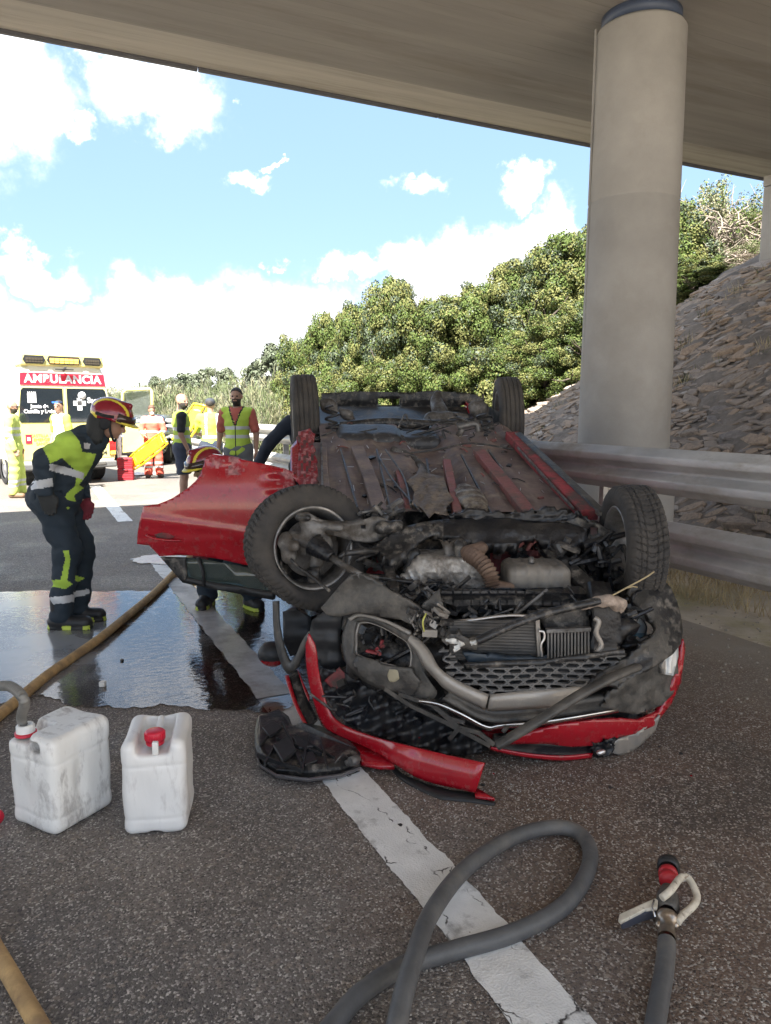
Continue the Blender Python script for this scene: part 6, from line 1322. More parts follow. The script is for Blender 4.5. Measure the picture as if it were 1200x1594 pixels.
ribbon('chrome_strip', [(653,1089),(683,1094),(718,1109),(757,1129),(781,1127),(857,1120),(963,1103)], [(651,1094),(681,1100),(716,1117),(757,1137),(780,1134),(857,1128),(963,1109)], lambda x, y: FY(x, y)-.05, .012, CHR, bulge=.006, rows=3)
ring_o = [(541,961),(533,985),(533,1010),(540,1036),(562,1058),(605,1078),(655,1094),(680,1080),(664,1050),(660,1010),(640,985),(600,966),(565,955)]
ring_i = [(556,969),(552,985),(552,1002),(553,1018),(575,1027),(605,1035),(636,1041),(641,1030),(641,1015),(634,1000),(620,990),(595,976),(572,968)]
ribbon('headlight_surround', ring_o+ring_o[:1], ring_i+ring_i[:1], lambda x, y: FY(x, y)+.02, .03, DPL, bulge=.012, rows=6)
ribbon('surround_edge', [(541,962),(560,954),(600,964),(640,982)], [(545,967),(562,960),(600,970),(638,990)], lambda x, y: FY(x, y)-.01, .015, SAT, bulge=.004)
ribbon('headlight_rim', ring_i+ring_i[:1], [(x*.94+35.8, y*.94+60.2) for x, y in ring_i+ring_i[:1]], lambda x, y: FY(x, y)+.035, .02, SAT, rows=3)
panel('headlight_recess', [(x*.98+12, y*.98+20) for x, y in ring_i], lambda x, y: FY(x, y)+.22, .02, OILY, step=10, jit=.01)
panel('bumper_skirt', [(556,1020),(605,1036),(640,1043),(655,1062),(640,1088),(600,1072),(562,1055),(548,1034)], lambda x, y: FY(x, y)-.004-.012*math.sin((y-1020)*.06), .02, DPL, step=7, jit=.003)
panel('fog_lamp', [(606,1042),(618,1044),(620,1058),(608,1062),(603,1052)], lambda x, y: FY(x, y)-.02, .02, mat('lamp_beige', (.33, .29, .20), .5, var=.3), rnd=3, step=5)
panel('wing_liner', [(499,946),(520,922),(544,897),(560,893),(590,908),(648,943),(664,957),(640,972),(625,965),(590,960),(556,954),(528,960),(508,957)], lambda x, y: 3.40-.0012*(x-540)+.012*math.sin(y*.10+x*.03), .018, DPL, step=7, jit=.002)
panel('wheel_arch_liner', [(485,966),(506,950),(535,958),(530,988),(531,1015),(538,1036),(520,1044),(502,1040),(488,1020),(480,995)], lambda x, y: 3.56-.03*math.sin((x-480)*.05)+.008*math.sin(y*.2), .02, BLKP, step=6, jit=.003)
panel('liner_flap', [(656,942),(683,917),(691,945),(678,972),(664,958)], lambda x, y: 3.30+.01*math.sin(x*.2), .012, DPL, step=6, jit=.003)
q = MB(); [q.tube(spline([P(650+i*4, 950+i*2, 3.2), P(646+i*7, 965, 3.17), P(652+i*5, 982-i*3, 3.18)], 5), .004, 5) for i in range(5)]; q.build('loose_wires', GRIM, car)['kind'] = 'stuff'
q = MB(); q.tube(spline([P(663,955,3.16), P(658,968,3.14), P(660,983,3.16)], 5), .004, 5); q.build('yellow_wire', mat('wire_yellow', (.5, .5, .12), .5), car)
# lower left: struts of the crushed grille, crumpled bonnet lining
q = MB()
for pts in ([(600,1072),(640,1098),(690,1122),(762,1160)], [(622,1080),(672,1096),(712,1130)], [(665,1090),(700,1118),(722,1124)], [(700,1150),(716,1132),(745,1140),(768,1158)]):
    Q_ = [P(x, y, FY(x, y)) for x, y in pts]; [q.beam(Q_[i], Q_[i+1], .014, .02, ext=.003) for i in range(len(Q_)-1)]
q.build('grille_frame', DPL, car)['kind'] = 'stuff'
panel('bonnet_lining', [(500,1040),(540,1050),(600,1085),(660,1110),(720,1135),(760,1165),(720,1178),(640,1160),(570,1140),(525,1115),(505,1080)], lambda x, y: 3.42-.0006*(x-500)-.0014*max(0, y-1100)+.035*math.sin(x*.09+y*.07)*math.sin(y*.15)+.012*math.sin(x*.3), .015, [OILY, BLKP], step=5, jit=.0015, pick=lambda x, y: int(math.sin(x*.07+y*.11) > .3))
panel('bonnet_inner', [(505,1060),(528,1040),(545,1058),(520,1075)], lambda x, y: 3.40, .02, REDD, step=9)
# bonnet lying upside down on the road
hood = [(772,1160),(800,1150),(836,1138),(876,1127),(925,1121),(965,1118),(995,1121),(1026,1108),(1040,1085),(1050,1056),(1064,995),(1067,1010),(1060,1062),(1046,1095),(1018,1130),(990,1142),(955,1150),(925,1161),(890,1163),(850,1158),(810,1158)]
panel('bonnet', hood, lambda x, y: FY(x, y)-.02-.012*math.sin((y-1118)*.08), .03, REDP, step=6)
ribbon('bonnet_edge_red', [(764,1162),(820,1172),(876,1176),(923,1172)], [(764,1169),(820,1180),(876,1185),(921,1181)], lambda x, y: FY(x, y)-.01, .03, REDP, bulge=.006, rows=3)
ribbon('bonnet_edge_black', [(770,1158),(820,1156),(890,1161),(925,1158),(950,1146),(975,1140)], [(764,1164),(820,1174),(876,1178),(923,1176),(945,1170),(965,1158)], lambda x, y: FY(x, y)-.005, .05, [OILY], bulge=-.01)
panel('grey_wing_fragment', [(946,1163),(960,1152),(995,1140),(1028,1114),(1020,1138),(1000,1158),(984,1170),(966,1176),(952,1172)], lambda x, y: FY(x, y)-.03+.01*math.sin(x*.2), .012, SAT, step=6, jit=.003)
panel('torn_tip', [(922,1162),(945,1150),(958,1160),(950,1176),(930,1180)], lambda x, y: FY(x, y)-.03, .03, OILY, step=4, jit=.01)
blob('bonnet_latch', [(P(932,1172,3.12), P(940,1170,3.12), .012, .01)], .01, BRT, .006, .001)
q = MB(); hb = [gnd(790,1172), gnd(1010,1130), gnd(960,1040), gnd(620,1060), gnd(600,1130)]; q.prism([[p[0], p[1]+.03, .02] for p in hb], (0, 0, .05)); q.build('bonnet_skin', REDP, car, .01)
# right corner: bumper, light, dark wing
panel('bumper_corner', [(972,1058),(1000,1042),(1034,1022),(1054,1020),(1056,1050),(1048,1080),(1030,1098),(992,1112),(960,1108),(935,1100),(948,1078)], lambda x, y: FY(x, y)-.02+.01*math.sin(x*.13)*math.sin(y*.17), .02, DPL, step=6, jit=.003)
panel('headlight', [(1030,1034),(1042,1014),(1056,1006),(1056,1022),(1048,1052),(1034,1050)], lambda x, y: FY(x, y)-.05, .03, [mat('headlamp_plastic', (.62, .64, .64), .15, metal=.2, var=.1, bump=0), SAT], step=4, pick=lambda x, y: int(x < 1038 and y > 1030))
panel('headlight_rib', [(1042,1016),(1048,1012),(1046,1048),(1040,1048)], lambda x, y: FY(x, y)-.06, .01, WPL)
wing = panel('dark_wing', [(975,924),(985,910),(998,903),(1016,900),(1032,902),(1044,914),(1053,934),(1060,958),(1063,982),(1060,1002),(1048,1018),(1034,1028),(1010,1044),(988,1054),(960,1066),(930,1072),(905,1082),(925,1058),(950,1042),(978,1024),(996,1006),(1016,990),(1021,978),(1015,964),(1000,950)], lambda x, y: FY(x, y)-.06+.0016*max(0, 1000-y)-.05*math.sin(max(0, min(1, (x-975)/88))*3.14)+.01*math.sin(y*.12+x*.08), .025, [GRIM, DPL], step=6, jit=.002, pick=lambda x, y: int(math.sin(x*.08-y*.03) > .1))
panel('wing_inner', [(975,924),(1004,932),(1020,975),(1008,966),(990,950)], lambda x, y: FY(x, y)+.14, .015, DPL, step=9)
q = MB(); pts = [P(773,1161,3.00), P(840,1121,2.99), P(900,1083,3.0), P(950,1056,3.06), P(992,1038,3.16)]
q.tube(spline(pts, 6), .034, 8, flat=.6)
q.build('diagonal_strut', DPL, car, .008)
q = MB(); q.tube([P(790,1130,3.06), P(783,1140,3.05)], .01, 8); q.build('strut_end', STL, car)
# --- left edge: thin trims, door mirror, dark panels by the puddle
ribbon('arch_trim', [(424,936),(425,970),(428,1000),(436,1030),(448,1049),(462,1038),(474,1010),(484,985)], [(432,936),(433,968),(438,998),(445,1020),(452,1031),(460,1020),(470,998),(480,983)], lambda x, y: 3.9-(x-424)*.005, .012, DPL, rows=2)
panel('dark_side_panel', [(440,952),(462,948),(484,960),(486,985),(470,1010),(452,1022),(441,1000)], lambda x, y: 4.05+.02*math.sin(y*.1), .03, BLKP, step=8, jit=.003)
def fnmir(Q): c = P(424, 1018, 4.15); return dell(Q, c, (.085, .07, .075))
field_obj('door_mirror', fnmir, P(424,1018,4.15)-.13, P(424,1018,4.15)+.13, .010, [BLKP, REDP], car, lambda C: (C[:, 2] < P(424, 1024, 4.15)[2]).astype(int))
ribbon('mesh_strip', [(463,1042),(470,1065),(480,1090),(494,1118)], [(447,1052),(456,1080),(466,1105),(480,1133)], lambda x, y: 3.75-(y-1040)*.003, .02, GRIM, rows=3)
ribbon('red_side_trim', [(449,1050),(458,1080),(468,1106),(482,1133)], [(443,1052),(453,1084),(464,1110),(478,1136)], lambda x, y: 3.73-(y-1040)*.003, .02, REDP, rows=2)
ribbon('red_shard', [(462,1040),(474,1066),(482,1084)], [(466,1052),(474,1076),(481,1092)], lambda x, y: 3.7-(y-1040)*.003, .01, REDP, rows=2)
ribbon('bumper_blade', [(482,986),(492,1008),(497,1047),(509,1096),(527,1124),(576,1145),(646,1163),(700,1176),(753,1187)], [(475,1004),(477,1040),(485,1082),(500,1124),(520,1143),(576,1168),(618,1192),(660,1215),(739,1234)], lambda x, y: 3.40-.33*smooth01((x-480)/170)-(.14*(x-650)/100 if x > 650 else 0)-.0006*(y-1100)*(x > 600), .02, REDP, bulge=.010, rows=8)
ribbon('blade_lip', [(604,1180),(625,1203),(660,1218),(700,1229),(737,1234),(771,1249)], [(602,1184),(624,1211),(677,1238),(705,1243),(735,1246),(768,1251)], lambda x, y: gnd(x, max(y, 1190))[1]-.02, .02, BLKP, rows=2)
panel('blade_tip', [(735,1228),(745,1232),(770,1247),(740,1243)], lambda x, y: gnd(x, y)[1]-.03, .012, REDP, step=8)
panel('red_fragment', [(530,1150),(576,1166),(606,1180),(614,1198),(590,1198),(563,1192),(545,1172)], lambda x, y: gnd(x, y)[1]-.05, .02, REDP, step=9)
for poly, m_ in (([(668,1160),(700,1150),(716,1148),(700,1170),(684,1172)], REDP), ([(690,1155),(712,1140),(718,1146),(700,1168)], SAT), ([(650,1148),(672,1152),(670,1166),(650,1162)], REDP)): panel('red_shard', poly, lambda x, y: 3.28, .012, m_, step=7)
# ================================================================== FIREFIGHTERS
FN = cloth('turnout_navy', (.022, .035, .050)); FL = cloth('turnout_lime', (.42, .62, .08)); FR_ = cloth('turnout_reflective', (.58, .60, .62), .4, .05, .2)
HELR = mat('helmet_dark_red', (.23, .010, .022), .25, coat=.7, bump=0, var=.15); HELY = mat('helmet_yellow', (.75, .62, .06), .35, bump=0); VIS = mat('smoked_visor', (.05, .03, .025), .08, bump=0, spec=.8)
GLR = mat('red_glove', (.16, .018, .03), .75, var=.3, scale=20, bump=.4); GLB = mat('black_glove', (.02, .022, .022), .7, var=.3, bump=.4)
def helmet(root, J, k, Rh, gog='dark'):
    c0 = J['head']
    def L(x, y, z): return c0+Rh@(np.array([x, y, z])*k)
    def fn(P):
        q = ((P-c0)@Rh)/k; d = dell(q, (0, -.012, .055), (.118, .145, .112)); d = smin(d, dcap(q, (0, -.13, .08), (0, .08, .155), .016), .03)
        cut = q[..., 2]-(.018+.25*np.clip(q[..., 1]-.02, 0, .2)-.40*np.clip(-.02-q[..., 1], 0, .12)); d = np.maximum(d, -cut); br_ = np.maximum(dell(q, (0, .03, .030), (.118, .155, .020)), -(q[..., 1]-.03)); d = smin(d, br_, .012)
        return np.maximum(d, -dell(q, (0, -.0, .02), (.100, .12, .10)))*k
    def pk(C):
        q = (C-c0)@Rh/k; c = np.zeros(len(C), int); c[(abs(abs(q[:, 0])-.062) < .010) & (q[:, 2] > .07)] = 1; c[(q[:, 1] > .05) & (q[:, 2] < .045)] = 1; c[(q[:, 1] < -.08) & (q[:, 2] < .03)] = 1; return c
    field_obj('helmet', fn, c0-.21, c0+.25, .0065, [HELR, HELY], root, pk, inv=False)
    q = MB(); n = 14
    for j, (z0, r0) in enumerate(((.030, .150), (.085, .138))):
        for i in range(n+1): a = math.radians(-72+144*i/n); q.v.append(tuple(L(math.sin(a)*.118*r0/.14, math.cos(a)*r0+.008, z0)))
    q.f = [(i, i+1, n+2+i, n+1+i) for i in range(n)]; q.m = [0]*n; q.sm = [True]*n
    o = q.build('visor', VIS, root, inv=False); o.modifiers.new('t', 'SOLIDIFY').thickness = .022; 
    q = MB()
    for s in (-1, 1): q.tube([L(s*.112, .03, .05), L(s*.118, -.03, .035), L(s*.10, -.09, .03)], .012, 8); q.tube([L(s*.085, .01, .0), L(s*.078, .03, -.05), L(s*.04, .06, -.105), L(0, .065, -.115)], .009, 8)
    q.build('chin_strap', BLKC, root, inv=False)
    q = MB(); [q.ball(L(s*.09, -.015, -.01), np.array([.022, .040, .05]), 8, R=Rh) for s in (-1, 1)]; q.build('ear_guard', BLKC, root, inv=False)
    def fh(P): q = ((P-c0)@Rh)/k; d = dcap(q, (0, -.07, -.02), (0, -.05, -.13), .085, .088); return np.maximum(np.maximum(d, q[..., 1]-.02), -dcap(q, (0, 0, .1), (0, .0, -.2), .062))*k
    field_obj('neck_guard', fh, c0-.28, c0+.2, .011, GLB, root, inv=False)
def polypick(root, polys):
    """panels of the suit traced on the cloth"""
    loc = np.array(root.location); c_, s_ = math.cos(PITCH), math.sin(PITCH)
    def pk(C):
        W = C+loc-[0, 0, CAMH]; d = W[:, 1]*c_-W[:, 2]*s_; yy = W[:, 1]*s_+W[:, 2]*c_; X = 600+FPX*W[:, 0]/d; Y = 797-FPX*yy/d; out = np.zeros(len(C), int)
        for mi, poly in polys:
            ins = np.zeros(len(C), bool); j = len(poly)-1
            for i in range(len(poly)):
                (x1, y1), (x2, y2) = poly[i], poly[j]; cr = ((y1 > Y) != (y2 > Y)) & (X < (x2-x1)*(Y-y1)/((y2-y1) or 1e-9)+x1); ins ^= cr; j = i
            out[ins] = mi
        return out
    return pk
def firefighter(label, root_p, jd, hdir, jp=None, tp=None, group='firefighters', gl=(GLB, GLR), vox=.009):
    rp = np.array(root_p, float); root = empty('person', rp, label, 'person', group); k = 1.0
    J = {a: at(*b)-rp for a, b in jd.items()}; Rh = basis(hdir)
    def body(P):
        d = torso_f(P, J, 0, k)
        for s in 'LR': d = smin(d, arm_f(P, J, s, 0, k), .03); d = smin(d, leg_f(P, J, s, -.012, k), .03)
        d = smin(d, dcap(P, J['neck'], J['head']-[0, 0, .03], .056, .052), .02); return smin(d, head_f(P, J['head'], Rh, k, .0), .012)
    lo, hi = bbox(J, .22); lo[2] = -.01
    def pk(C): q = (C-J['head'])@Rh; return ((q[:, 2] < -.035) & (q[:, 1] > .0) & (q[:, 2] > -.12) & (abs(q[:, 0]) > .012) & (np.linalg.norm(q, axis=1) < .15)).astype(int)*0
    field_obj('body', body, lo, hi, .0095, [SKIN, HAIR], root, pk, inv=False)
    for s in (-1, 1): q = MB(); q.ball(J['head']+Rh@np.array([s*.031, .085, .006]), .011, 6); q.build('eye', mat('eye_dark', (.03, .02, .015)), root, inv=False)
    def jk(P):
        d = torso_f(P, J, .040, k)
        for s in 'LR': d = smin(d, smin(dcap(P, J['sh'+s], J['el'+s], .085, .075), dcap(P, J['el'+s], J['wr'+s], .072, .058), .03), .045)
        d = smin(d, dcap(P, J['chest'], J['pel']+nrm(J['pel']-J['chest'])*.06, .135, .175), .06)
        d = smin(d, dcap(P, J['neck']-nrm(J['head']-J['neck'])*.04, J['neck']+nrm(J['head']-J['neck'])*.035, .085, .075), .03)
        d = d+fold(P, .008, 21, 4.)+fold(P, .004, 45, 1.); ax = nrm(J['pel']-J['chest']); d = np.maximum(d, (P-J['pel'])@ax-.085)
        for s in 'LR': a = nrm(J['wr'+s]-J['el'+s]); d = np.maximum(d, np.where(np.linalg.norm(P-J['wr'+s], axis=-1) < .13, (P-J['wr'+s])@a-.015, -1))
        return d
    lo, hi = bbox(J, .19, ['pel', 'neck', 'shL', 'shR', 'elL', 'elR', 'wrL', 'wrR', 'chest'])
    field_obj('jacket', jk, lo, hi, vox, [FN, FL, FR_], root, polypick(root, jp) if jp else (lambda C: ((C[:, 2] > J['chest'][2]-.05)).astype(int)), inv=False)
    def tr(P):
        d = dell(P, J['pel'], (.185, .17, .17))
        for s in 'LR': d = smin(d, smin(dcap(P, J['hi'+s], J['kn'+s], .125, .095), dcap(P, J['kn'+s], J['an'+s], .092, .078), .03), .035)
        d = d+fold(P, .009, 19, 2.)+fold(P, .004, 42, 3.); return np.maximum(d, .058-P[..., 2])
    lo, hi = bbox(J, .2, ['pel', 'hiL', 'hiR', 'knL', 'knR', 'anL', 'anR'])
    field_obj('trousers', tr, lo, hi, vox, [FN, FL, FR_], root, polypick(root, tp) if tp else (lambda C: 2*(abs(C[:, 2]-.26) < .025).astype(int)), inv=False)
    for s in 'LR':
        a, t = J['an'+s], J['to'+s]; dn = nrm((t-a)*[1, 1, 0]); hl = a-dn*.045
        def fb(P):
            d = smin(dcap(P, hl*[1, 1, 0]+[0, 0, .055], t*[1, 1, 0]+[0, 0, .052], .054, .052), dcap(P, a+[0, 0, .10], a*[1, 1, 0]+[0, 0, .07], .068, .062), .03); d = smin(d, np.maximum(dcap(P, hl*[1, 1, 0]+[0, 0, .02], t*[1, 1, 0]+[0, 0, .02], .056, .054), P[..., 2]-.026), .004); return np.maximum(d, -.0+.001-P[..., 2])
        lo, hi = np.minimum(a, t)-.14, np.maximum(a, t)+.14; lo[2] = -.02; hi[2] = a[2]+.16
        field_obj('boot', fb, lo, hi, .008, [mat('boot_black', (.02, .02, .022), .5, bump=.2), mat('boot_lime', (.50, .60, .08), .5)], root, lambda C: ((C[:, 2] > .012) & (C[:, 2] < .042) & (np.sin((C[:, 0]+C[:, 1])*42) > .2)).astype(int), inv=False)
    for s, gm in zip('RL', gl):
        def fg(P): return hand_f(P, J['wr'+s], J['ha'+s], (1, 0, .1), 1.12, .35, 1.25)
        c = J['ha'+s]; field_obj('glove', fg, np.minimum(c, J['wr'+s])-.13, np.maximum(c, J['wr'+s])+.13, .006, [gm, HIV], root, None, inv=False)
    helmet(root, J, 1.04, Rh); return root
z8 = lambda L_: [(20+x/3.89, 590+y/3.89) for x, y in L_]
Yf_ = 5.34
jd = dict(head=(173,657,Yf_), neck=(147,682,Yf_), chest=(117,708,Yf_), waist=(97,742,Yf_), pel=(84,776,Yf_), shR=(108,694,Yf_-.17), shL=(128,694,Yf_+.17), elR=(68,716,Yf_-.30), elL=(122,742,Yf_+.30),
    wrR=(70,766,Yf_-.26), haR=(77,787,Yf_-.25), wrL=(129,777,Yf_+.16), haL=(133,796,Yf_+.14), hiR=(80,780,Yf_-.09), hiL=(92,780,Yf_+.10), knR=(106,858,Yf_-.07), knL=(127,852,Yf_+.14), anR=(94,958,Yf_-.06), anL=(122,944,Yf_+.14), toR=(133,971,Yf_-.07), toL=(154,955,Yf_+.15))
JP = [(1, z8([(290,285),(340,300),(400,370),(420,440),(505,455),(480,520),(440,590),(400,640),(430,660),(370,705),(380,740),(335,792),(308,765),(320,700),(375,650),(385,600),(350,540),(290,480),(235,525),(175,405)])),
      (0, z8([(205,520),(300,480),(385,560),(380,590),(215,540)])), (2, z8([(222,512),(300,528),(432,568),(425,608),(300,575),(222,552)])), (2, z8([(105,622),(240,600),(245,650),(110,672)])), (2, z8([(428,385),(468,390),(465,425),(432,422)]))]
TP = [(1, z8([(303,1035),(340,1035),(348,1090),(328,1222),(365,1240),(320,1272),(228,1258),(230,1218),(290,1215),(316,1090)])), (1, z8([(378,1190),(438,1205),(400,1228),(376,1222)])), (2, z8([(200,1325),(372,1305),(372,1350),(200,1370)])), (2, z8([(366,1290),(460,1268),(465,1302),(370,1324)]))]
ff = firefighter('stooping firefighter in navy and lime turnout suit and dark red helmet standing in the puddle', gnd(112, 975), jd, (1, .12, -.42), JP, TP)
q = MB(); lp = np.array(ff.location); q.box(at(67, 779, Yf_-.2)-lp, (.02, .02, .03)); q.tube([at(66, 776, Yf_-.25)-lp, at(72, 772, Yf_-.26)-lp, at(84, 773, Yf_-.26)-lp, at(88, 785, Yf_-.25)-lp], .006, 6); q.build('glove_strap', FL, ff, inv=False)
Yg = 5.85
jd2 = dict(head=(320,728,Yg), neck=(334,745,Yg), chest=(350,765,Yg), waist=(368,790,Yg), pel=(378,815,Yg+.05), shR=(338,752,Yg+.17), shL=(342,768,Yg-.17), elR=(322,800,Yg+.2), elL=(330,815,Yg-.2), wrR=(305,830,Yg+.1), haR=(297,845,Yg+.1), wrL=(318,850,Yg-.15), haL=(312,862,Yg-.15),
    hiR=(372,820,Yg+.12), hiL=(384,820,Yg-.06), knR=(326,870,Yg+.06), knL=(368,880,Yg-.08), anR=(322,925,Yg+.08), anL=(392,927,Yg-.02), toR=(314,941,Yg-.06), toL=(402,943,Yg-.10))
firefighter('crouching firefighter behind the open red car door, only helmet and boots showing', gnd(350, 942), jd2, (-.75, -.65, -.3), vox=.012)
# ================================================================== THINGS ON THE ROAD NEAR US
CANW = mat('scuffed_white_plastic', (.80, .80, .78), .42, var=.06, scale=5, bump=.25, bscale=25, dirt=(.34, .32, .31), dscale=9, dlo=.50, dhi=.68, stretch=(1, 1.6, .55), spec=.5)
CANR = mat('stained_white_plastic', (.78, .78, .77), .38, var=.04, scale=5, bump=.12, bscale=20, dirt=(.50, .48, .47), dscale=7, dlo=.56, dhi=.74, stretch=(1.6, 1, .45))
REDC = mat('red_cap', (.62, .02, .05), .35, bump=0)
def jerrycan(px, py, ang, hw, hd, H_, m, label, style, dent):
    b = gnd(px, py); e = empty('jerrycan', (b[0], b[1], .001), label, 'jerrycan', None, ang)
    def fn(P):
        d = dbox(P, (0, 0, H_/2), (hw, hd, H_/2), .035)
        if style == 'notch':                   # valley for the cap between two shoulders, handle along it
            d = smax(d, -dbox(P, (0, -hd*.7, H_), (.062, .085, .055), .02), .02); d = smax(d, -dbox(P, (0, hd*.35, H_), (.062, .07, .05), .02), .015); d = smin(d, dcap(P, (0, -hd*.1, H_-.045), (0, hd*.75, H_-.014), .016), .012)
            d = smax(d, -dbox(P, (0, 0, 0), (.02, hd*1.1, .014), .01), .015)
        else:
            d = smax(d, -dbox(P, (-hw*.62, -hd*.62, H_), (.075, .075, .042), .02), .02); d = smax(d, -dbox(P, (hw*.25, hd*.25, H_-.045), (.030, hd*2, .020), .015), .012)
            d = smax(d, -dbox(P, (-hw, -hd, H_*.50), (.0, .0, .0)), .01)
        rb = dbox(P, (0, 0, H_*.30), (hw*2, hd*2, .0)); 
        d = d+.0035*np.exp(-((P[..., 2]-H_*.18)/.006)**2)+.0035*np.exp(-((P[..., 2]-H_*.74)/.006)**2)
        d = d+.0030*np.sin(P[..., 0]*31+P[..., 2]*13)*np.sin(P[..., 2]*24+P[..., 1]*19)+dent*(np.exp(-(((P[..., 0]-hw)/.09)**2+((P[..., 1]+.02)/.025)**2+((P[..., 2]-H_*.45)/.10)**2))+.6*np.exp(-(((P[..., 1]+hd)/.06)**2+((P[..., 0]+.05)/.06)**2+((P[..., 2]-H_*.35)/.07)**2)))
        return np.maximum(d, .001-P[..., 2])
    field_obj('container', fn, (-hw-.05, -hd-.05, -.01), (hw+.05, hd+.05, H_+.05), .0055, m, e, inv=False, smooth_it=2)
    return e
WCAP = mat('white_neck', (.78, .78, .76), .4, bump=0)
c1 = jerrycan(101, 1266, math.radians(-27), .128, .145, .385, CANW, 'dirty dented white jerrycan with a grey ribbed hose in its neck', 'corner', .018)
q = MB(); n0 = V3(-.128*.62, -.145*.62, .0); q.lathe(n0+[0, 0, .35], (0, 0, 1), [(0, .034), (.038, .034), (.040, .030), (.044, .030), (.044, .020), (.01, .020)], 28); q.build('neck', WCAP, c1, inv=False)
q = MB(); q.lathe(n0+[0, 0, .352], (0, 0, 1), [(0, .040), (.012, .040), (.012, .034)], 28); q.build('red_ring', REDC, c1, inv=False)
c2 = jerrycan(251, 1270, math.radians(9), .118, .145, .375, CANR, 'cleaner white jerrycan with a red screw cap, the one nearer the wreck', 'notch', .004)
q = MB(); cc_ = V3(0, -.145*.45, .335); prof = [(0, .034), (.012, .035), (.012, .031), (.018, .031), (.018, .038), (.048, .036), (.052, .030), (.052, 0)]
q.lathe(cc_, (0, 0, 1), prof, 36); q.build('red_cap', REDC, c2, inv=False)
q = MB(); [q.box(cc_+[.0375*math.cos(a), .0375*math.sin(a), .033], (.003, .003, .024), [[math.cos(a), -math.sin(a), 0], [math.sin(a), math.cos(a), 0], [0, 0, 1]]) for a in np.arange(0, 6.28, .26)]; q.build('cap_grip', REDC, c2, inv=False)['kind'] = 'stuff'
q = MB(); q.box((0.01, -.13, .345), (.022, .02, .05)); q.build('neck_tab', WCAP, c2, .004, inv=False)
# grey ribbed suction hose into the first can
M1 = Matrix.LocRotScale(c1.location, c1.rotation_euler, None); neck = np.array(M1 @ Vector(n0+V3(0, 0, .36)))
hp_ = spline([V3(-2.4, 3.3, .1), at(-60, 1078, 2.9), at(0, 1068, 2.72), at(22, 1072, 2.62), at(38, 1092, 2.56), neck+[-.012, 0, .06], neck+[0, 0, -.02]], 160)
hp2 = [hp_[0]]; 
for p in hp_[1:]:
    if np.linalg.norm(p-hp2[-1]) > .0029: hp2.append(p)
q = MB(); q.tube(hp2, [(.0150, .0150, .0195, .0195)[i % 4] for i in range(len(hp2))], 14); props(q.build('ribbed_hose', mat('ribbed_grey', (.22, .215, .20), .5, metal=.2, var=.2), fix=False), 'grey ribbed suction hose arching into the dirty jerrycan', 'hose')
# tan fire hose across the puddle
TAN = mat('tan_hose', (.46, .30, .13), .75, var=.25, scale=18, bump=.5, bscale=120, bdist=.003, dirt=(.24, .16, .09), dscale=6, dlo=.45, dhi=.65)
def hose(name, pts, r, m, label, n=10, sides=16, wob=.0):
    P = [gnd(p[0], p[1], r+(p[2] if len(p) > 2 else 0)) for p in pts]; S = spline(P, n); S = [p+V3(random.gauss(0, wob), random.gauss(0, wob), 0) for p in S]; q = MB(); q.tube(S, r, sides); return props(q.build(name, m, fix=False), label, 'hose')
hose('fire_hose', [(300,862),(270,893,.0),(238,925),(200,957,.005),(160,990,.01),(118,1020,.005),(75,1050),(30,1087),(0,1112),(-60,1160),(-200,1260)], .030, TAN, 'tan fire hose lying across the puddle from the open car door', 12)
hose('fire_hose', [(-100,1318),(0,1490),(30,1542),(62,1598),(120,1700)], .024, TAN, 'tan hose cutting across the bottom corner of the road beside the camera')
GH = mat('grey_rubber_hose', (.095, .097, .10), .5, var=.2, scale=12, bump=.2, bscale=50, dirt=(.20, .18, .155), dscale=5, dlo=.5, dhi=.8)
hose('grey_hose', [(420,1720),(515,1600),(560,1548),(625,1505),(705,1480),(800,1452),(875,1412),(912,1362),(918,1322),(898,1295),(858,1288,.01),(795,1305,.02),(725,1352,.035),(672,1420,.052),(645,1490,.068),(625,1560,.05),(612,1640,.02),(610,1760)], .0275, GH, 'thick grey rubber hose looped over the painted line', 14, 20)
# nozzle
nz = empty('hose_nozzle', gnd(1035, 1440), 'fire hose branch nozzle with white pistol grip and bail handle on the road', 'nozzle')
WH2 = mat('worn_cream_plastic', (.62, .57, .47), .6, var=.2, scale=30, bump=.3, dirt=(.22, .17, .12), dscale=25, dlo=.55, dhi=.65)
g2 = lambda x, y, z=.045: gnd(900+x/5, 1300+y/5, z)
A0, A1 = g2(700, 215), g2(690, 900); ad = nrm(A1-A0)
q = MB(); q.lathe(g2(702, 215), ad, [(0, 0), (0, .030), (.006, .036), (.035, .037), (.04, .030)], 28); q.build('tip', BLKP, nz)
q = MB(); q.lathe(g2(700, 290), ad, [(0, .0), (0, .031), (.018, .031), (.02, .024), (.026, .024), (.028, .030), (.055, .028), (.055, 0)], 28); q.build('red_ring', mat('nozzle_red', (.45, .02, .03), .4), nz)
q = MB(); q.lathe(g2(697, 420), ad, [(0, .022), (.02, .026), (.045, .034), (.095, .036), (.10, .032), (.115, .033), (.12, .025)], 28); q.build('valve_body', GREYP if False else DPL, nz)
q = MB(); q.lathe(g2(692, 640), ad, [(0, .026), (.004, .034), (.022, .036), (.03, .030), (.034, .024), (.07, .023), (.075, .026), (.10, .026)], 28)
for s_ in (-1, 1): q.ball(g2(692+s_*62, 700, .045), .013, 6)
q.build('coupling', mat('worn_chrome', (.42, .36, .30), .3, metal=.9, var=.3, scale=20, bump=.1), nz)
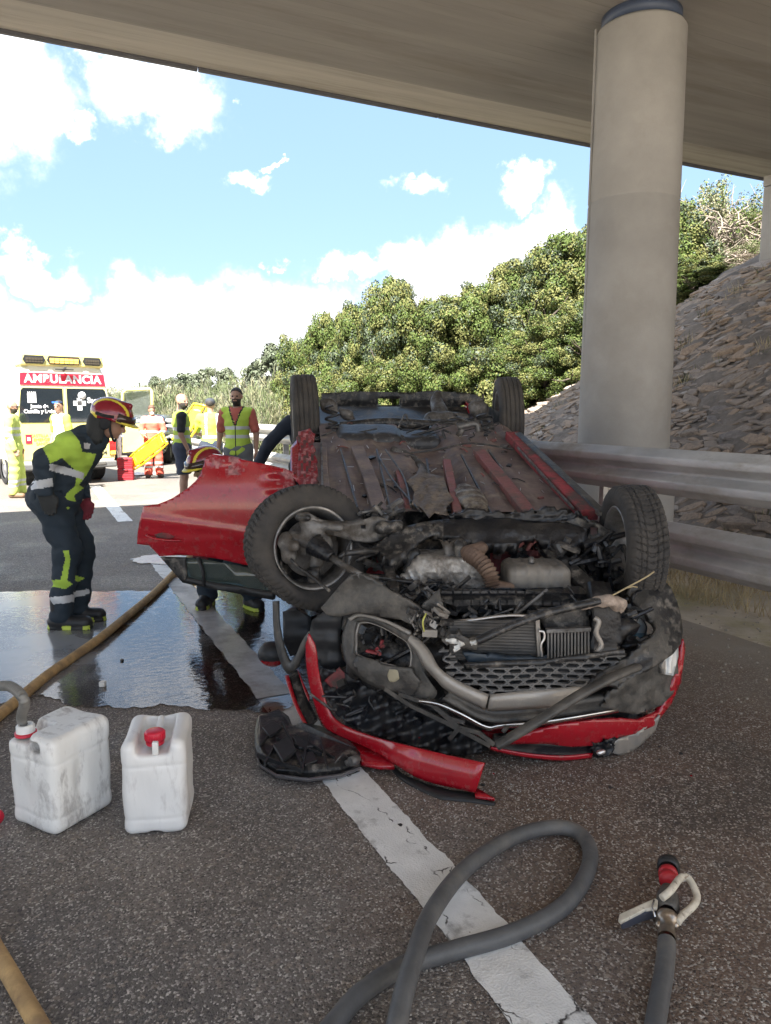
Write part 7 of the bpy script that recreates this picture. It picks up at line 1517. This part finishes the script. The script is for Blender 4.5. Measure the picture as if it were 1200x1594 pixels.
q = MB(); q.tube(spline([g2(650, 490, .085), g2(720, 430, .095), g2(790, 340, .085), g2(840, 325, .08), g2(885, 375, .07), g2(925, 480, .055), g2(895, 550, .055), g2(830, 610, .055), g2(765, 680, .055)], 6), [.0115]*49, 10); q.build('bail_handle', WH2, nz)
q = MB(); q.prism([g2(620, 530, .06), g2(600, 515, .06), g2(500, 555, .055), g2(320, 640, .05), g2(310, 680, .05), g2(330, 700, .05), g2(520, 600, .055), g2(615, 590, .06)], (0, 0, .012)); q.build('grip_shell', WH2, nz, .003)
q = MB(); q.prism([g2(615, 560, .025), g2(520, 590, .025), g2(325, 690, .02), g2(335, 745, .02), g2(400, 725, .02), g2(500, 680, .025), g2(610, 650, .025)], (0, 0, .033)); q.build('pistol_grip', mat('grip_dark', (.06, .065, .085), .5), nz, .006)
q = MB(); q.tube([g2(590, 505, .075), g2(575, 560, .07), g2(600, 640, .06)], .003, 6); q.build('wire_loop', CHR, nz)
P_ = [g2(688, 830, .042), g2(685, 900, .040), g2(670, 1050, .036), g2(640, 1230, .032), g2(600, 1470, .03), g2(560, 1800, .03), g2(530, 2200, .03)]
q = MB(); q.tube(spline(P_, 8), .0265, 18); props(q.build('nozzle_hose', GH, fix=False), 'straight dark grey hose fixed to the branch nozzle', 'hose')
# headlamp unit torn off the car
hl = empty('headlamp_unit', gnd(478, 1180), 'torn off black plastic headlamp housing lying on its back on the painted line', 'car part')
out_ = [(396,1150),(400,1128),(412,1120),(433,1115),(449,1126),(455,1138),(470,1141),(500,1140),(537,1156),(561,1182),(560,1196),(530,1206),(480,1212),(430,1207),(404,1190),(397,1170)]
q = MB(); bot = [gnd(x, y, .02) for x, y in out_]; cc_ = sum(bot)/len(bot); top = [cc_+(p-cc_)*.93+[0, 0, .045+.012*math.sin(i*2.3)] for i, p in enumerate(bot)]; n = len(bot); mid = [p*1.0+[0, 0, .03] for p in bot]
q.add([p-[0, 0, .018] for p in bot]+mid+top, [(i, (i+1) % n, n+(i+1) % n, n+i) for i in range(n)]+[(n+i, n+(i+1) % n, 2*n+(i+1) % n, 2*n+i) for i in range(n)]+[tuple(range(2*n, 3*n))]); q.build('housing', GRIM, hl, .006)
TOPZ = .072
for pl, z_, h_ in (([(425,1165),(447,1150),(462,1172),(440,1190)], .07, .018), ([(408,1135),(425,1125),(440,1135),(420,1150)], .07, .012), ([(455,1150),(480,1148),(488,1165),(465,1168)], .065, .014), ([(468,1178),(486,1170),(494,1186),(474,1194)], .065, .010)):
    q = MB(); q.prism([gnd(x, y, z_) for x, y in pl], (0, 0, h_)); q.build('moulded_cover', BLKP, hl, .004)
q = MB()
for a, b in (((405,1160),(430,1130)),((412,1190),(428,1160)),((440,1125),(470,1195)),((400,1175),(470,1200)),((460,1145),(520,1180)),((500,1150),(510,1195)),((430,1150),(500,1175)),((480,1145),(470,1200))): q.beam(gnd(*a, .075), gnd(*b, .07), .008, .018)
q.build('stiffening_ribs', BLKP, hl)['kind'] = 'stuff'
q = MB(); L_ = [(398,1178),(404,1196),(430,1213),(480,1219),(530,1212),(560,1200)]; T_ = [gnd(x, y-6, .055) for x, y in L_]; B_ = [gnd(x, y, .004) for x, y in L_]; q.strip(T_, B_, (0, .012, 0)); q.build('lens_edge', [mat('smoked_lens', (.10, .095, .10), .2, var=.3, spec=.7)], hl)
q = MB(); q.tube([gnd(538, 1188, .07), gnd(560, 1180, .075)], .012, 10); q.tube([gnd(545, 1186, .085), gnd(556, 1182, .085)], .02, 12); q.build('adjuster', STL, hl)
q = MB(); q.tube(spline([gnd(520, 1190, .06), gnd(535, 1175, .09), gnd(552, 1192, .03)], 5), .004, 6); q.build('cut_cable', GRIM, hl)
# shards and small litter
q = MB(); a = gnd(159, 1072, 0); q.prism([a+[-.02, 0, .009], a+[.012, 0, .009], a+[.016, .03, .009], a+[-.016, .035, .009]], (0, 0, .03)); props(q.build('white_stopper', WPL, None, .004), 'small white plastic cap standing in the puddle', 'debris')
q = MB(); a = gnd(190, 1031, 0); q.ball(a+[0, 0, .014], (.012, .01, .009), 5); props(q.build('black_pebble', GRIM), 'small black lump in the middle of the puddle reflection', 'debris')
rd_ = empty('red_coupling', gnd(-4, 1276), 'small red and blue hose coupling just inside the edge of the picture', 'coupling')
q = MB(); a = gnd(-6, 1270, .03); q.lathe(a+[.0, -.01, 0], (.8, -.3, 0), [(0, 0), (0, .028), (.012, .03), (.022, .024), (.022, 0)], 20); q.build('red_cap', REDC, rd_)
q = MB(); q.tube([a+[-.1, .03, -.005], a], .02, 12); q.build('blue_sleeve', mat('blue_sleeve', (.03, .05, .2), .5), rd_)
q = MB()
for i in range(500):
    px, py = random.gauss(760, 150), random.gauss(1215, 45)
    if py < 1150 or py > 1400: continue
    a = gnd(px, py); s = random.uniform(.0015, .0038); q.box(a+[0, 0, s*.5+.001], (s, s*1.2, s), rotz(random.random()*3))
props(q.build('glass_crumbs', mat('glass_crumb', (.55, .60, .60), .1, spec=.9, bump=0), fix=False), kind='stuff')
for i in range(26):
    px, py = random.choice([(random.uniform(560, 780), random.uniform(1200, 1290)), (random.uniform(440, 640), random.uniform(1080, 1260)), (random.uniform(900, 1100), random.uniform(1120, 1230))]); a = gnd(px, py); s = random.uniform(.004, .012)
    q = MB(); q.prism([a+[s*math.cos(t)*random.uniform(.6, 1.3), s*math.sin(t)*random.uniform(.6, 1.3), .003] for t in (0, 1.3, 2.6, 3.9, 5.1)], (0, 0, .003)); props(q.build('plastic_shard', [GRIM, BLKP, REDP, GRIM][i % 4]), 'tiny shard of broken car plastic scattered on the asphalt around the wreck', 'debris', 'shards scattered round the wreck')
# tidy
for o in bpy.data.objects:
    if o.type == 'MESH' and o.data.users and not o.data.materials: o.data.materials.append(GRD)
